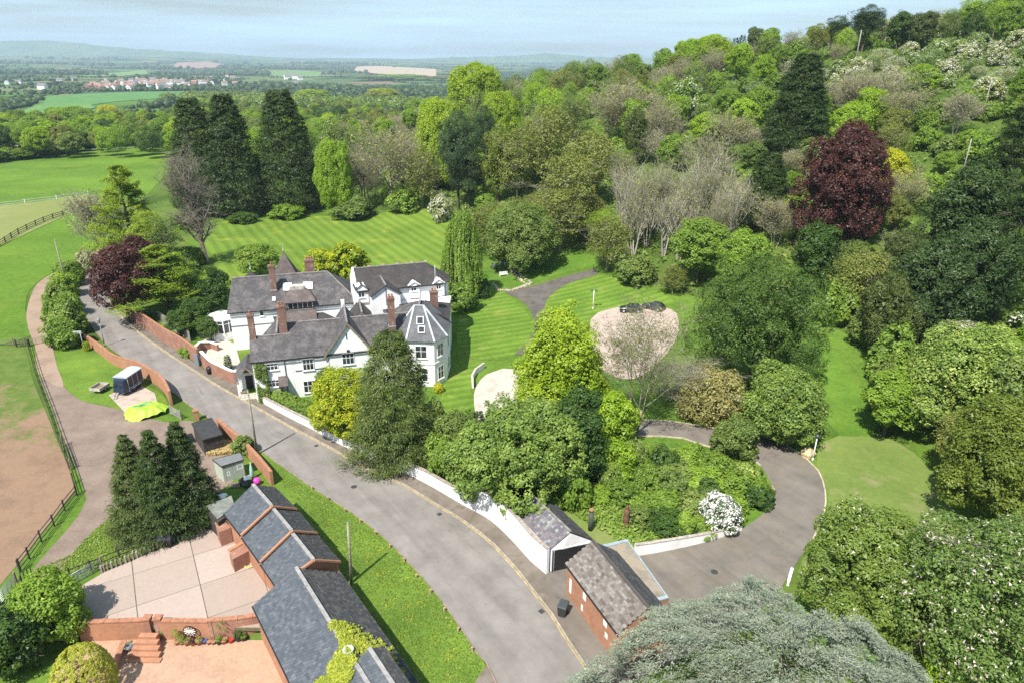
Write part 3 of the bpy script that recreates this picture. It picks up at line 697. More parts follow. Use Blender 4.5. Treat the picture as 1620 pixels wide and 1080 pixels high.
LM('ivy', (.10, .15, .012), (.20, .26, .022), (.32, .36, .04), tr=.2)
LM('topiary', (.22, .24, .025), (.38, .38, .05), (.50, .49, .09), tr=.2)

# shared shapes
S = {}
def shape(k, crown, trunkargs=None, w=10., h=14., bark=None, min_h=None):
    me = crown.mesh('crown', M['mid']) if crown else None
    tr = None
    if trunkargs is not None:
        V, Fc, *_ = branches(**trunkargs); tr = mesh_np('trunk', V, Fc, bark or BARK)
    S[k] = (me, tr, w, h)
ta = dict(levels=2, n0=6, kids=3, trunk=.32, up=.5, first=.35)
for i in range(4):
    shape('broad%d' % i, broad(11 + i, w=[10, 11, 9, 10][i], h=[13, 12, 13, 14][i], nl=[12, 9, 14, 10][i], ncl=360, per=24, lump=[.33, .40, .28, .36][i]), dict(seed=i, h=11, w=7, **ta), [10, 11, 9, 10][i], [13, 12, 13, 14][i])
for i in range(3):
    shape('big%d' % i, broad(21 + i, w=22, h=20, base=.06, nl=[26, 20, 32][i], ncl=1500, per=24, leaf=.30, lump=[.25, .3, .22][i], cr=1.15), dict(seed=90 + i, h=17, w=14, **ta), 22, 20)
for i in range(3):
    shape('airy%d' % i, broad(31 + i, w=10, h=13, nl=12, ncl=240, per=17, lump=.3, cr=1.05, leaf=.20), dict(seed=20 + i, h=12.6, w=9.2, levels=4, n0=6, kids=4, trunk=.26, up=.6), 10, 13, BARKG)
def halfbare(seed, w, h, leafn, ups=.9, **kw):
    V, Fc, B, d = branches(seed=seed, h=h, w=w, **kw); f = Fol(seed + 5); R = f.R
    z = B[:, 2] > h * .3; p = B[z]; k = R.integers(0, len(p), leafn); q = p[k] + R.normal(size=(leafn, 3)) * .35
    f.add(q, R.normal(size=(leafn, 3)) + np.array([0, 0, .6]), .15 * (.6 + .8 * R.random(leafn)), R.random(leafn), .6)
    return f, V, Fc
for i in range(4):
    f, V, Fc = halfbare(50 + i, 9, 13, [1800, 1300, 2600, 1600][i], levels=4, n0=9, kids=5, trunk=.24, up=[.9, .8, 1.0, .85][i], stems=[1, 2, 3, 2][i], first=.2)
    S['bare%d' % i] = (f.mesh('crown', M['tan']), mesh_np('trunk', V, Fc, BARKG), 9, 13)
f, V, Fc = halfbare(60, 4.6, 17, 380, levels=3, n0=9, kids=3, trunk=.30, up=1.3, first=.35, curl=.16, stems=3)
S['pole'] = (f.mesh('crown', M['tan']), mesh_np('trunk', V, Fc, BARKG), 4.6, 17)
tc_ = dict(levels=1, n0=10, kids=0, trunk=.35, up=.2, first=.05)
shape('leyland0', cone(70, w=18, h=32, p=.50, ncl=2000, per=22, leaf=.36, cr=1.25, rough=.10, droop=.15), dict(seed=70, h=30, w=8, **tc_), 18, 32)
shape('leyland1', cone(71, w=18, h=32, p=.60, ncl=2000, per=22, leaf=.36, cr=1.25, rough=.13, droop=.15), dict(seed=71, h=30, w=8, **tc_), 18, 32)
shape('spruce0', cone(72, w=8, h=13, p=.78, ncl=900, per=26, leaf=.19, cr=.62, rough=.18, droop=-.3, lev=15), dict(seed=72, h=12.6, w=5, **tc_), 8, 13)
shape('spruce1', cone(73, w=8, h=13, p=.85, ncl=800, per=26, leaf=.19, cr=.65, rough=.24, droop=-.25, lev=13), dict(seed=73, h=12.6, w=5, **tc_), 8, 13)
shape('pine', broad(74, w=8, h=14, base=.3, nl=15, ncl=420, per=40, leaf=.15, lump=.26, cr=.7, flat=.4, asp=.25), dict(seed=74, h=12.5, w=6, levels=2, n0=9, kids=3, trunk=.3, up=.3), 8, 14)
shape('yewtree', broad(75, w=8, h=10, base=.04, nl=16, ncl=520, per=26, leaf=.19, lump=.27, cr=.6, asp=.35), dict(seed=75, h=8.5, w=4, **ta), 8, 10)
shape('cedar0', layered(76, w=15, h=16, plates=34, per=620, leaf=.20), dict(seed=76, h=15.5, w=11, levels=2, n0=14, kids=3, trunk=.4, up=.12, first=.15, curl=.12), 15, 16)
shape('bush0', broad(80, w=4, h=3, base=.0, nl=8, ncl=130, per=22, leaf=.17, lump=.42, cr=.45), None, 4, 3)
shape('bush1', broad(81, w=4, h=3, base=.0, nl=12, ncl=150, per=20, leaf=.16, lump=.33, cr=.4), None, 4, 3)
shape('bush2', broad(82, w=4, h=3, base=.0, nl=6, ncl=120, per=24, leaf=.19, lump=.46, cr=.5), None, 4, 3)
shape('cypress', cone(83, w=2, h=7, p=.35, ncl=240, per=18, leaf=.14, cr=.35, rough=.08, droop=.3), None, 2, 7)

NTREE = [0]
def put(name, shp, base, h, w, mat, label, group=None, cat=None, rz=None, bark=None, crown='crown', trunk='trunk'):
    if shp.startswith('broad') and (w > 15.5 or h > 21): shp = 'big%d' % (int(shp[-1]) % 3)
    me, tr, w0, h0 = S[shp]; NTREE[0] += 1
    o = empty(name, base, label, cat or ('bush' if 'bush' in name or 'shrub' in name else 'tree'), group)
    o.rotation_euler = (0, 0, rnd.random() * 6.28 if rz is None else rz)
    o.scale = (w / w0, w / w0, h / h0)
    if me:
        c = linkobj(crown, me, o); set_mat(c, M[mat])
    if tr and trunk:
        t = linkobj(trunk, tr, o)
        if bark: set_mat(t, bark)
    return o
def tree(name, shp, px, py, h, wpx, mat, label, group=None, **kw):
    "a tree h metres tall whose top is seen at px, py and whose crown spans wpx pixels"
    b = top(px, py, h); dist = b.y * cP + (CAMH - b.z - h / 2) * sP
    return put(name, shp, b, h, wpx * dist / F * 1.02, mat, label, group, **kw)
def treeb(name, shp, px, py_base, py_top, wpx, mat, label, group=None, **kw):
    "a tree whose foot is seen at px, py_base"
    b = P(px, py_base); h = HZ(px, py_top, b.x, b.y) - b.z; dist = b.y * cP + (CAMH - b.z - h / 2) * sP
    return put(name, shp, b, h, wpx * dist / F * 1.02, mat, label, group, **kw)
# ------------------------------------------------------------------ building materials
def uvv(t): return t.n('ShaderNodeUVMap', uv_map='uv').outputs[0]
def brickmat(name, a, b, mortar=(.30, .26, .22), w=.225, h=.075, patch=None):
    t = NT(name); v = uvv(t)
    br = t.n('ShaderNodeTexBrick', {'Vector': v, 'Color1': (*a, 1), 'Color2': (*b, 1), 'Mortar': (*mortar, 1), 'Scale': 1.0, 'Mortar Size': .010, 'Brick Width': w, 'Row Height': h, 'Bias': 0.0})
    c = t.mix(.5, br.outputs['Color'], t.ramp(t.noise(.9, 6, .7), [(.3, (.55, .5, .48)), (.7, (1.15, 1.1, 1.05))]), 'MULTIPLY')
    c = t.mix(.3, c, t.ramp(t.noise(6, 4, .8), [(.35, (.6, .6, .6)), (.65, (1.1, 1.1, 1.1))]), 'MULTIPLY')
    if patch: c = t.mix(t.ramp(t.noise(.9, 5, .75), [(.56, (0, 0, 0)), (.64, (.9, .9, .9))]), c, patch)
    return t.pbr(c, .9, t.bump(br.outputs['Fac'], -.4, .02), spec=.12)
BR_ORANGE = brickmat('orange_brick', (.42, .165, .075), (.50, .22, .11))
BR_RED = brickmat('red_brick', (.30, .115, .07), (.38, .16, .10), patch=(.36, .24, .19))
BR_CHIM = brickmat('chimney_brick', (.22, .09, .065), (.16, .07, .055), patch=(.30, .24, .20))
def rendermat(name, c, dirt=.12):
    t = NT(name); n = t.noise(.6, 6, .7); k = t.ramp(n, [(.35, tuple(v * (1 - dirt) for v in c)), (.62, c)])
    w = t.n('ShaderNodeMapping', {'Vector': t.P(), 'Scale': (2.5, 2.5, .18)}).outputs[0]
    k = t.mix(.5, k, t.ramp(t.noise(1.0, 5, .7, vec=w), [(.25, (.80, .79, .76)), (.5, (1, 1, 1))]), 'MULTIPLY')
    return t.pbr(k, .85, t.bump(t.noise(7, 4, .7), .25, .02), spec=.2)
WHITE = rendermat('white_render', (.80, .80, .79)); WHITEWALL = rendermat('whitewash', (.80, .80, .79), .18)
def roofmat(name, a, b, c, w=.17, h=.12, moss=.0, bump=.5):
    t = NT(name); v = uvv(t)
    br = t.n('ShaderNodeTexBrick', {'Vector': v, 'Color1': (*a, 1), 'Color2': (*b, 1), 'Mortar': (*[q * .45 for q in a], 1), 'Scale': 1.0, 'Mortar Size': .008, 'Brick Width': w, 'Row Height': h})
    k = t.mix(t.ramp(t.noise(.7, 7, .75), [(.45, (0, 0, 0)), (.7, (.75, .75, .75))]), br.outputs['Color'], c)
    k = t.mix(.6, k, t.ramp(t.noise(3.2, 5, .8), [(.32, (.55, .55, .55)), (.68, (1.2, 1.2, 1.2))]), 'MULTIPLY')
    if moss: k = t.mix(t.ramp(t.noise(1.1, 7, .8), [(.58, (0, 0, 0)), (.7, (moss,) * 3)]), k, (.18, .17, .08))
    return t.pbr(k, .8, t.bump(br.outputs['Fac'], -bump, .03), spec=.25)
RT = roofmat('old_clay_tiles', (.060, .057, .061), (.104, .096, .099), (.19, .175, .165), moss=.3)
RT2 = roofmat('dark_clay_tiles', (.048, .042, .042), (.066, .058, .057), (.09, .08, .075))
RT3 = roofmat('brown_clay_tiles', (.125, .095, .088), (.10, .082, .08), (.20, .17, .15), moss=.3)
RSL = roofmat('grey_slates', (.095, .097, .104), (.13, .133, .14), (.18, .18, .18), w=.3, h=.22)
LEAD = flat('lead_flashing', (.40, .43, .45), .5, var=.2, scale=2)
RIDGE = flat('ridge_tile', (.20, .18, .17), .9, var=.35, scale=2)
GLASS = None
def glassmat():
    t = NT('window_glass'); return t.pbr(t.ramp(t.noise(.9, 2), [(.4, (.012, .016, .02)), (.6, (.05, .06, .07))]), .06, spec=.8)
GLASS = glassmat()
FRAME = flat('white_window_frame', (.78, .78, .77), .5, var=.04); BLACK = flat('black_paint', (.02, .02, .022), .45, var=.2)
TIMBER = flat('weathered_timber', (.20, .165, .12), .9, var=.35, scale=4); DKWOOD = flat('dark_fence_timber', (.045, .038, .033), .9, var=.4, scale=4)
GREYWOOD = flat('grey_timber', (.27, .25, .22), .9, var=.3, scale=4); STONE = flat('pale_stone', (.42, .38, .32), .9, var=.3, scale=3)
TERRA = flat('terracotta', (.32, .15, .09), .85, var=.25, scale=3)

class Fr:
    "a building's own frame: t along, k into the building"
    def __init__(s, o, e):
        s.o = Vector((o[0], o[1])); s.e = Vector(e).normalized(); s.n = Vector((-s.e.y, s.e.x)); s.a = math.atan2(s.e.y, s.e.x)
    def p(s, t, k, z=0.0): q = s.o + s.e * t + s.n * k; return Vector((q.x, q.y, z))
    def t(s, v): return (Vector((v[0], v[1])) - s.o).dot(s.e)
    def k(s, v): return (Vector((v[0], v[1])) - s.o).dot(s.n)
    def on(s, px, py, k=0.0):
        "sight line meets the wall plane at depth k -> (t, z)"
        q = onplane(px, py, s.p(0, k), s.n); return s.t(q), q.z
    def slope(s, px, py, k0, z0, k1, z1):
        "sight line meets a roof slope running from (k0,z0) to (k1,z1)"
        d = Vector(ray(px, py)); a = s.p(0, k0, z0); nn = Vector((s.e.x, s.e.y, 0)).cross(s.p(0, k1, z1) - a)
        tt_ = (a - Vector((0, 0, CAMH))).dot(nn) / d.dot(nn); return Vector((0, 0, CAMH)) + d * tt_
def section(mb, fr, t0, t1, sec):
    "extrude a (k,z) section from t0 to t1"
    n = len(sec); i = len(mb.v)
    mb.v += [fr.p(t0, k, z) for k, z in sec] + [fr.p(t1, k, z) for k, z in sec]
    mb.f.append([i + j for j in range(n)][::-1]); mb.f.append([i + n + j for j in range(n)]); mb.sm += [False, False]
    for j in range(n):
        l = (j + 1) % n; mb.f.append([i + j, i + l, i + n + l, i + n + j]); mb.sm.append(False)
def xsection(mb, fr, k0, k1, sec):
    "extrude a (t,z) section from k0 to k1"
    n = len(sec); i = len(mb.v)
    mb.v += [fr.p(t, k0, z) for t, z in sec] + [fr.p(t, k1, z) for t, z in sec]
    mb.f.append([i + j for j in range(n)]); mb.f.append([i + n + j for j in range(n)][::-1]); mb.sm += [False, False]
    for j in range(n):
        l = (j + 1) % n; mb.f.append([i + j, i + n + j, i + n + l, i + l]); mb.sm.append(False)
def wing(fr, t0, t1, k0, k1, ze, zr, par, rmat, wmat=None, ov=.25, gov=.2, th=.14, z0=-.5, kr=None, ridge=True, label=None):
    "walls and a pitched roof whose ridge runs along t"
    kr = (k0 + k1) / 2 if kr is None else kr
    w = MB(); section(w, fr, t0, t1, [(k0, z0), (k1, z0), (k1, ze), (kr, zr - .05), (k0, ze)]); w.build('wall', wmat or WHITE, par, fixn=True, label=label)
    sl = (zr - ze) / (kr - k0); s2 = (zr - ze) / (k1 - kr)
    r = MB(); r.slab([fr.p(t0 - gov, k0 - ov, ze - sl * ov + th), fr.p(t1 + gov, k0 - ov, ze - sl * ov + th), fr.p(t1 + gov, kr, zr + th), fr.p(t0 - gov, kr, zr + th)], th)
    r.slab([fr.p(t0 - gov, kr, zr + th), fr.p(t1 + gov, kr, zr + th), fr.p(t1 + gov, k1 + ov, ze - s2 * ov + th), fr.p(t0 - gov, k1 + ov, ze - s2 * ov + th)], th)
    ro = r.build('roof', rmat, par, fixn=True)
    if ridge:
        m = MB(); m.beam(fr.p(t0 - gov, kr, zr + th + .03), fr.p(t1 + gov, kr, zr + th + .03), .28, .14); m.build('ridge_tiles', RIDGE, ro)
        m = MB(); m.beam(fr.p(t0 - gov, k0 - ov - .06, ze - sl * ov + .02), fr.p(t1 + gov, k0 - ov - .06, ze - sl * ov + .02), .12, .1); m.build('gutter', BLACK, ro)
    return ro
def xwing(fr, k0, k1, t0, t1, ze, zr, par, rmat, wmat=None, ov=.3, gov=.3, th=.14, z0=-.5, barge=True):
    "walls and a pitched roof whose ridge runs along k (a gable facing the front)"
    tr = (t0 + t1) / 2; w = MB(); xsection(w, fr, k0, k1, [(t0, z0), (t1, z0), (t1, ze), (tr, zr - .05), (t0, ze)]); w.build('wall', wmat or WHITE, par, fixn=True)
    sl = (zr - ze) / (tr - t0); r = MB()
    r.slab([fr.p(t0 - ov, k0 - gov, ze - sl * ov + th), fr.p(tr, k0 - gov, zr + th), fr.p(tr, k1, zr + th), fr.p(t0 - ov, k1, ze - sl * ov + th)], th)
    r.slab([fr.p(tr, k0 - gov, zr + th), fr.p(t1 + ov, k0 - gov, ze - sl * ov + th), fr.p(t1 + ov, k1, ze - sl * ov + th), fr.p(tr, k1, zr + th)], th)
    ro = r.build('roof', rmat, par, fixn=True); m = MB(); m.beam(fr.p(tr, k0 - gov, zr + th + .03), fr.p(tr, k1, zr + th + .03), .26, .13); m.build('ridge_tiles', RIDGE, ro)
    if barge:
        m = MB(); m.beam(fr.p(t0 - ov, k0 - gov - .04, ze - sl * ov + .02), fr.p(tr, k0 - gov - .04, zr + .02), .07, .22); m.beam(fr.p(tr, k0 - gov - .04, zr + .02), fr.p(t1 + ov, k0 - gov - .04, ze - sl * ov + .02), .07, .22); m.build('bargeboard', TIMBER, ro)
    return ro
def window(fr, t0, t1, z0, z1, par, k=0.0, nx=3, nz=2, sill=True, top=None):
    m = MB(); f = .09; out = .06
    def b(a, c, e, g, dk=.0, th=.1): m.hexa([fr.p(a, k - out - dk, e), fr.p(c, k - out - dk, e), fr.p(c, k + .05, e), fr.p(a, k + .05, e), fr.p(a, k - out - dk, g), fr.p(c, k - out - dk, g), fr.p(c, k + .05, g), fr.p(a, k + .05, g)])
    b(t0, t1, z0, z0 + f); b(t0, t1, z1 - f, z1)
    for i in range(nx + 1):
        a = t0 + (t1 - t0 - f) * i / nx; b(a, a + f * (1 if i in (0, nx) else .8), z0 + f, z1 - f, -.004)
    for j in range(1, nz):
        z = z0 + (z1 - z0) * j / nz + (.12 if nz == 2 else 0); b(t0 + f, t1 - f, z - .03, z + .03, -.012)
    if sill: b(t0 - .1, t1 + .1, z0 - .10, z0 - .003, .08)
    o = m.build('window', FRAME, par, fixn=True)
    g = MB()
    for i in range(nx):
        a = t0 + (t1 - t0 - f) * i / nx + f * .8; c = t0 + (t1 - t0 - f) * (i + 1) / nx + .02; g = MB(); g.hexa([fr.p(a, k - .022, z0 + f), fr.p(c, k - .022, z0 + f), fr.p(c, k + .02, z0 + f), fr.p(a, k + .02, z0 + f), fr.p(a, k - .022, z1 - f), fr.p(c, k - .022, z1 - f), fr.p(c, k + .02, z1 - f), fr.p(a, k + .02, z1 - f)])
        g.build('pane', GLASS, o, fixn=True)
    return o
def winpx(fr, x0, x1, y0, y1, par, k=0.0, **kw):
    ym = (y0 + y1) / 2; t0, _ = fr.on(x0, ym, k); t1, _ = fr.on(x1, ym, k); xm = (x0 + x1) / 2; _, za = fr.on(xm, y1, k); _, zb = fr.on(xm, y0, k)
    return window(fr, t0, t1, za, zb, par, k, **kw)
def chimney(x, y, z0, z1, par, w=.75, d=.75, a=.29, pots=2, mat=None):
    m = MB(); z1 = max(z1, z0 + 1.0); hh = z1 - z0
    m.box((x, y, z0 - .6 + (hh + .6 - .5) / 2), (w, d, hh + .1), a); m.box((x, y, z1 - .42), (w + .14, d + .14, .13), a); m.box((x, y, z1 - .62), (w + .07, d + .07, .10), a); m.box((x, y, z1 - .56 + .27), (w + .02, d + .02, .12), a)
    o = m.build('chimney', mat or BR_CHIM, par, fixn=True)
    for i in range(pots):
        q = (i - (pots - 1) / 2) * .42; p = MB(); p.lathe((x + q * math.cos(a), y + q * math.sin(a), z1 - .26), [(.15, 0), (.13, .1), (.12, .42), (.15, .46), (.15, .52)], 8); p.build('chimney_pot', TERRA, o)
    f = MB(); f.box((x, y, z0 + .12), (w + .1, d + .1, .1), a); f.build('flashing', LEAD, o)
    return o

# ------------------------------------------------------------------ the white country house
FF = Fr((-35.5, 84.8), (.96, .28))
H = empty('country_house', (-28, 98, 0), 'large white rendered country house with many dark tiled roofs and brick chimneys', 'house')
wing(FF, 0, 5.2, 0, 6.2, 6.2, 8.4, H, RT)
wing(FF, 4.7, 22.2, 0.02, 9.0, 6.2, 9.5, H, RT)
xwing(FF, -.12, 7.2, 9.75, 16.3, 6.15, 10.6, H, RT)
# octagonal bay with leaded hips
oc = [(-16.9, 93.2), (-15.0, 90.35), (-11.2, 90.2), (-9.7, 92.3), (-9.6, 97.5), (-16.5, 98.5)]
m = MB(); m.prism(oc, -.5, 7.3); m.build('bay_wall', WHITE, H, fixn=True)
m = MB(); m.prism([(x * 1.0 + (x + 12.9) * .02, y + (y - 94.5) * .02) for x, y in oc], 3.6, 3.78); m.build('string_course', FRAME, H, fixn=True)
e8 = [Vector((x + (x + 12.9) * .09, y + (y - 94.5) * .09, 7.22)) for x, y in oc[:5]]
ap = [Vector((-14.55, 95.3, 10.75)), Vector((-13.2, 95.3, 10.75))]
for q in ([e8[0], e8[1], ap[0]], [e8[1], e8[2], ap[1], ap[0]], [e8[2], e8[3], ap[1]], [e8[3], e8[4], Vector((-13.2, 98.2, 10.7)), ap[1]]):
    m = MB(); m.slab(q, .12); m.build('bay_roof', RSL, H, fixn=True)
for a, b_ in ((e8[1], ap[0]), (e8[2], ap[1]), (e8[3], ap[1]), (e8[0], ap[0]), (ap[0], ap[1])):
    m = MB(); m.beam(a + Vector((0, 0, .06)), b_ + Vector((0, 0, .06)), .26, .12); m.build('hip_flashing', LEAD, H, label='pale lead strip over a hip of the bay roof')
for i in range(4):
    a, b_ = oc[i], oc[i + 1]; fr = Fr(a, (b_[0] - a[0], b_[1] - a[1])); ln = math.hypot(b_[0] - a[0], b_[1] - a[1]); w = min(1.7, ln * .5)
    window(fr, ln / 2 - w / 2, ln / 2 + w / 2, 4.5, 6.5, H, 0, nx=2); window(fr, ln / 2 - w / 2, ln / 2 + w / 2, .9, 3.0, H, 0, nx=2)
# rooflights on the octagonal roof
def onslab(fr, px0, px1, py0, py1, k0, z0, k1, z1, par, name='rooflight', mat=None, lift=.16):
    c = [fr.slope(px, py, k0, z0, k1, z1) for px, py in ((px0, py1), (px1, py1), (px1, py0), (px0, py0))]
    n = (c[1] - c[0]).cross(c[3] - c[0]).normalized(); n = n if n.z > 0 else -n; c = [q + n * lift for q in c]
    m = MB(); m.slab([q + n * .06 for q in c], .1); o = m.build(name, FRAME, par, fixn=True)
    cc = sum(c, Vector()) / 4; g = MB(); g.slab([cc + (q - cc) * .8 + n * .065 for q in c], .03); g.build('pane', mat or GLASS, o, fixn=True); return o
fo = Fr(e8[1][:2], (e8[2] - e8[1])[:2]); 
onslab(fo, 659, 670.5, 502, 514.5, 0, 7.22, fo.k(ap[0]), 10.75, H); onslab(fo, 661.5, 672.5, 517, 528, 0, 7.22, fo.k(ap[0]), 10.75, H)
# block between the bay and the rear wing
m = MB(); m.prism([(-17.0, 96.5), (-9.9, 97.3), (-10.3, 108.0), (-18.5, 105.0)], -.5, 8.0); m.build('wall', WHITE, H, fixn=True)
rg = [Vector((-13.9, 95.5, 10.7)), Vector((-14.3, 100.2, 9.9))]
m = MB(); m.slab([Vector((-9.5, 97.0, 7.95)), Vector((-9.9, 104.6, 7.95)), rg[1], rg[0]], .13); m.slab([Vector((-9.9, 104.6, 7.95)), Vector((-18.9, 103.2, 7.9)), rg[1]], .13); m.build('roof', RT2, H, fixn=True)
m = MB(); m.slab([Vector((-18.6, 94.9, 7.6)), rg[0], rg[1], Vector((-18.9, 103.2, 7.6))], .13); m.build('roof', RT, H, fixn=True)
m = MB(); m.beam(rg[0] + Vector((0, 0, .05)), rg[1] + Vector((0, 0, .05)), .3, .15); m.build('ridge_tiles', RIDGE, H)
# left range with hipped end
FE = Fr((-45.4, 102.6), (.956, .292)); zE, zR, kR = 6.8, 10.6, 5.5
tL = 0.0; tR1 = FE.t(Q(519, 437, zR)); tR2 = FE.t(Q(566, 480, zE))
m = MB(); m.prism([FE.p(tL, 0)[:2], FE.p(tR2 - .3, 0)[:2], FE.p(tR2 - .3, 11)[:2], FE.p(tL, 11)[:2]], -.5, zE); m.build('wall', WHITE, H, fixn=True)
hp = lambda t, k, z: FE.p(t, k, z)
el, er = -.35, .3
for q in ([hp(el, -.35, zE - .2), hp(tR2 + er, -.35, zE - .2), hp(tR1, kR, zR), hp(.6, kR, zR)], [hp(tR2 + er, -.35, zE - .2), hp(tR2 + er, 11.35, zE - .2), hp(tR1, kR, zR)], [hp(tR2 + er, 11.35, zE - .2), hp(el, 11.35, zE - .2), hp(.6, kR, zR), hp(tR1, kR, zR)], [hp(el, 11.35, zE - .2), hp(el, -.35, zE - .2), hp(.6, kR, zR)]):
    m = MB(); m.slab(q, .13); m.build('roof', RT, H, fixn=True)
m = MB(); m.beam(hp(.6, kR, zR + .05), hp(tR1, kR, zR + .05), .3, .16); m.beam(hp(tR1, kR, zR + .05), hp(tR2 + er, -.35, zE - .15), .22, .1); m.build('ridge_tiles', RIDGE, H)
m = MB(); m.beam(hp(el, -.42, zE - .28), hp(tR2, -.42, zE - .28), .12, .1); m.build('gutter', BLACK, H)
winpx(FE, 410.5, 417.5, 492, 500, H, 0, nx=1, nz=1); m = MB(); a = FE.p(0, -.04, 4.2); m.beam(a, FE.p(8, -.04, 4.2), .08, .08); m.build('cable_run', BLACK, H)
LG = flat('rooflight_blue_glass', (.55, .66, .68), .15, spec=.8, var=.05)
onslab(FE, 448, 462, 449, 461, 0, zE, kR, zR, H, mat=LG); onslab(FE, 480, 494.5, 447.5, 458.5, 0, zE, kR, zR, H, mat=FRAME); onslab(FE, 431, 436, 471, 477, 0, zE, kR, zR, H, mat=LG)
# big dormer on the left range, its window band facing the street
t0, _ = FE.on(454.5, 492, -.3); t1, _ = FE.on(497, 489, -.3)
m = MB(); m.hexa([FE.p(t0, -.3, 5.4), FE.p(t1, -.3, 5.4), FE.p(t1, 3.6, 5.4), FE.p(t0, 3.6, 5.4), FE.p(t0, -.3, 7.7), FE.p(t1, -.3, 7.7), FE.p(t1, 3.6, 7.7), FE.p(t0, 3.6, 7.7)]); m.build('dormer', TIMBER, H, fixn=True)
m = MB(); m.slab([FE.p(t0 - .4, -.8, 7.6), FE.p(t1 + .4, -.8, 7.6), FE.p(t1 - 1.0, 2.9, 9.0), FE.p(t0 + .8, 2.9, 9.0)], .14); m.slab([FE.p(t0 - .4, -.8, 7.6), FE.p(t0 + .8, 2.9, 9.0), FE.p(t0 + .8, 4.2, 9.3), FE.p(t0 - .4, 4.2, 7.7)], .12); m.slab([FE.p(t1 + .4, -.8, 7.6), FE.p(t1 + .4, 4.2, 7.7), FE.p(t1 - 1.0, 4.2, 9.3), FE.p(t1 - 1.0, 2.9, 9.0)], .12); m.build('dormer_roof', RT3, H, fixn=True)
m = MB(); m.hexa([FE.p(t0 + .7, 2.3, 8.6), FE.p(t1 - 1.2, 2.3, 8.6), FE.p(t1 - 1.2, 4.4, 8.6), FE.p(t0 + .7, 4.4, 8.6), FE.p(t0 + .7, 2.3, 9.35), FE.p(t1 - 1.2, 2.3, 9.35), FE.p(t1 - 1.2, 4.4, 9.35), FE.p(t0 + .7, 4.4, 9.35)]); m.build('roof_deck', flat('lichened_felt', (.42, .38, .33), .9, var=.4, scale=1.5), H, fixn=True)
window(FE, t0 + .15, t1 - .15, 6.2, 7.4, H, -.3, nx=5, nz=1, sill=False)
m = MB(); m.slab([FE.p(t0 - .3, -3.6, 5.2), FE.p(t1 + .3, -3.6, 5.2), FE.p(t1 + .3, -.35, 6.0), FE.p(t0 - .3, -.35, 6.0)], .15); m.build('lean_to_roof', RT3, H, fixn=True)
# roofs in the court between the ranges
m = MB(); m.prism([FF.p(4, 9)[:2], FF.p(17, 9)[:2], FE.p(14.5, -.05)[:2], FE.p(6.5, -.05)[:2]], -.5, 5.1); m.build('wall', WHITE, H, fixn=True)
m = MB(); a = [FF.p(3.7, 8.8, 5.0), FF.p(17, 8.8, 5.0), FE.p(14.5, -.1, 5.3), FE.p(6.5, -.1, 5.3)]; m.slab(a, .1); m.build('flat_roof', RT2, H, fixn=True)
fx = Fr(FF.p(.6, 6.2)[:2], (.96, .28)); xwing(fx, 0, 6.5, 0, 5.2, 4.8, 7.6, H, RT, BR_RED, z0=0)
fx = Fr(FF.p(13.4, 9)[:2], (.96, .28)); xwing(fx, 0, 6.0, 0, 4.5, 6.0, 8.6, H, RT2)
# turrets behind the left range
def turret(px, pyb, pya, wpx, k, par, mat):
    z0 = FE.on(px, pyb, k)[1]; c = FE.p(FE.on(px, pyb, k)[0], k, 0); dist = math.hypot(c.x, c.y); w = wpx / F * dist * 1.25; za = HZ(px - 1, pya, c.x, c.y)
    m = MB(); m.box((c.x, c.y, z0 / 2 + 0), (w * .84, w * .84, z0), FE.a); m.build('turret_wall', WHITE, par)
    e = [FE.p(FE.t(c) + a * w / 2, k + b_ * w / 2, z0) for a, b_ in ((-1, -1), (1, -1), (1, 1), (-1, 1))]; s = [Vector((c.x, c.y, z0 + (za - z0) * .16)) + (q - Vector((c.x, c.y, z0))) * .74 for q in e]; apx = Vector((c.x, c.y, za))
    m = MB()
    for i in range(4): j = (i + 1) % 4; m.face([e[i], e[j], s[j], s[i]]); m.face([s[i], s[j], apx])
    m.face(e[::-1]); o = m.build('turret_roof', mat, par, fixn=True)
    m = MB(); m.lathe(apx - Vector((0, 0, .15)), [(.10, 0), (.08, .3), (.16, .45), (.05, .6), (.03, 1.2), (.01, 1.7)], 8); m.build('finial', LEAD, o)
turret(453, 438, 398, 36, 11.5, H, RT3); turret(398, 441, 428, 20, 11.0, H, RT2)
# rear wing with apsed end
FR = Fr((-24.8, 103.0), (.94, .34)); zE2, zR2, w2 = 10.5, 12.9, 7.8; L2 = 15.2
m = MB(); ends = [FR.p(0, 0), FR.p(L2 - 1.2, 0), FR.p(L2, 1.0), FR.p(L2 + .6, 3.9), FR.p(L2, 6.8), FR.p(L2 - 1.2, w2), FR.p(0, w2)]
m.prism([q[:2] for q in ends], -.5, zE2); m.build('wall', WHITE, H, fixn=True)
m = MB(); section(m, FR, -.02, .22, [(0, 6), (w2, 6), (w2, zE2), (w2 / 2, zR2 + .25), (0, zE2)]); m.build('gable_wall', WHITE, H, fixn=True)
ee = [FR.p(0, -.4, zE2 - .2), FR.p(L2 - 1.1, -.4, zE2 - .2), FR.p(L2 + .3, .7, zE2 - .2), FR.p(L2 + 1.0, 3.9, zE2 - .2), FR.p(L2 + .3, 7.1, zE2 - .2), FR.p(L2 - 1.1, w2 + .4, zE2 - .2), FR.p(0, w2 + .4, zE2 - .2)]
r0, r1 = FR.p(0, w2 / 2, zR2), FR.p(L2 - 3.0, w2 / 2, zR2)
for q in ([ee[0], ee[1], r1, r0], [ee[1], ee[2], r1], [ee[2], ee[3], r1], [ee[3], ee[4], r1], [ee[4], ee[5], r1], [ee[5], ee[6], r0, r1]):
    m = MB(); m.slab(q, .13); m.build('roof', RT2, H, fixn=True)
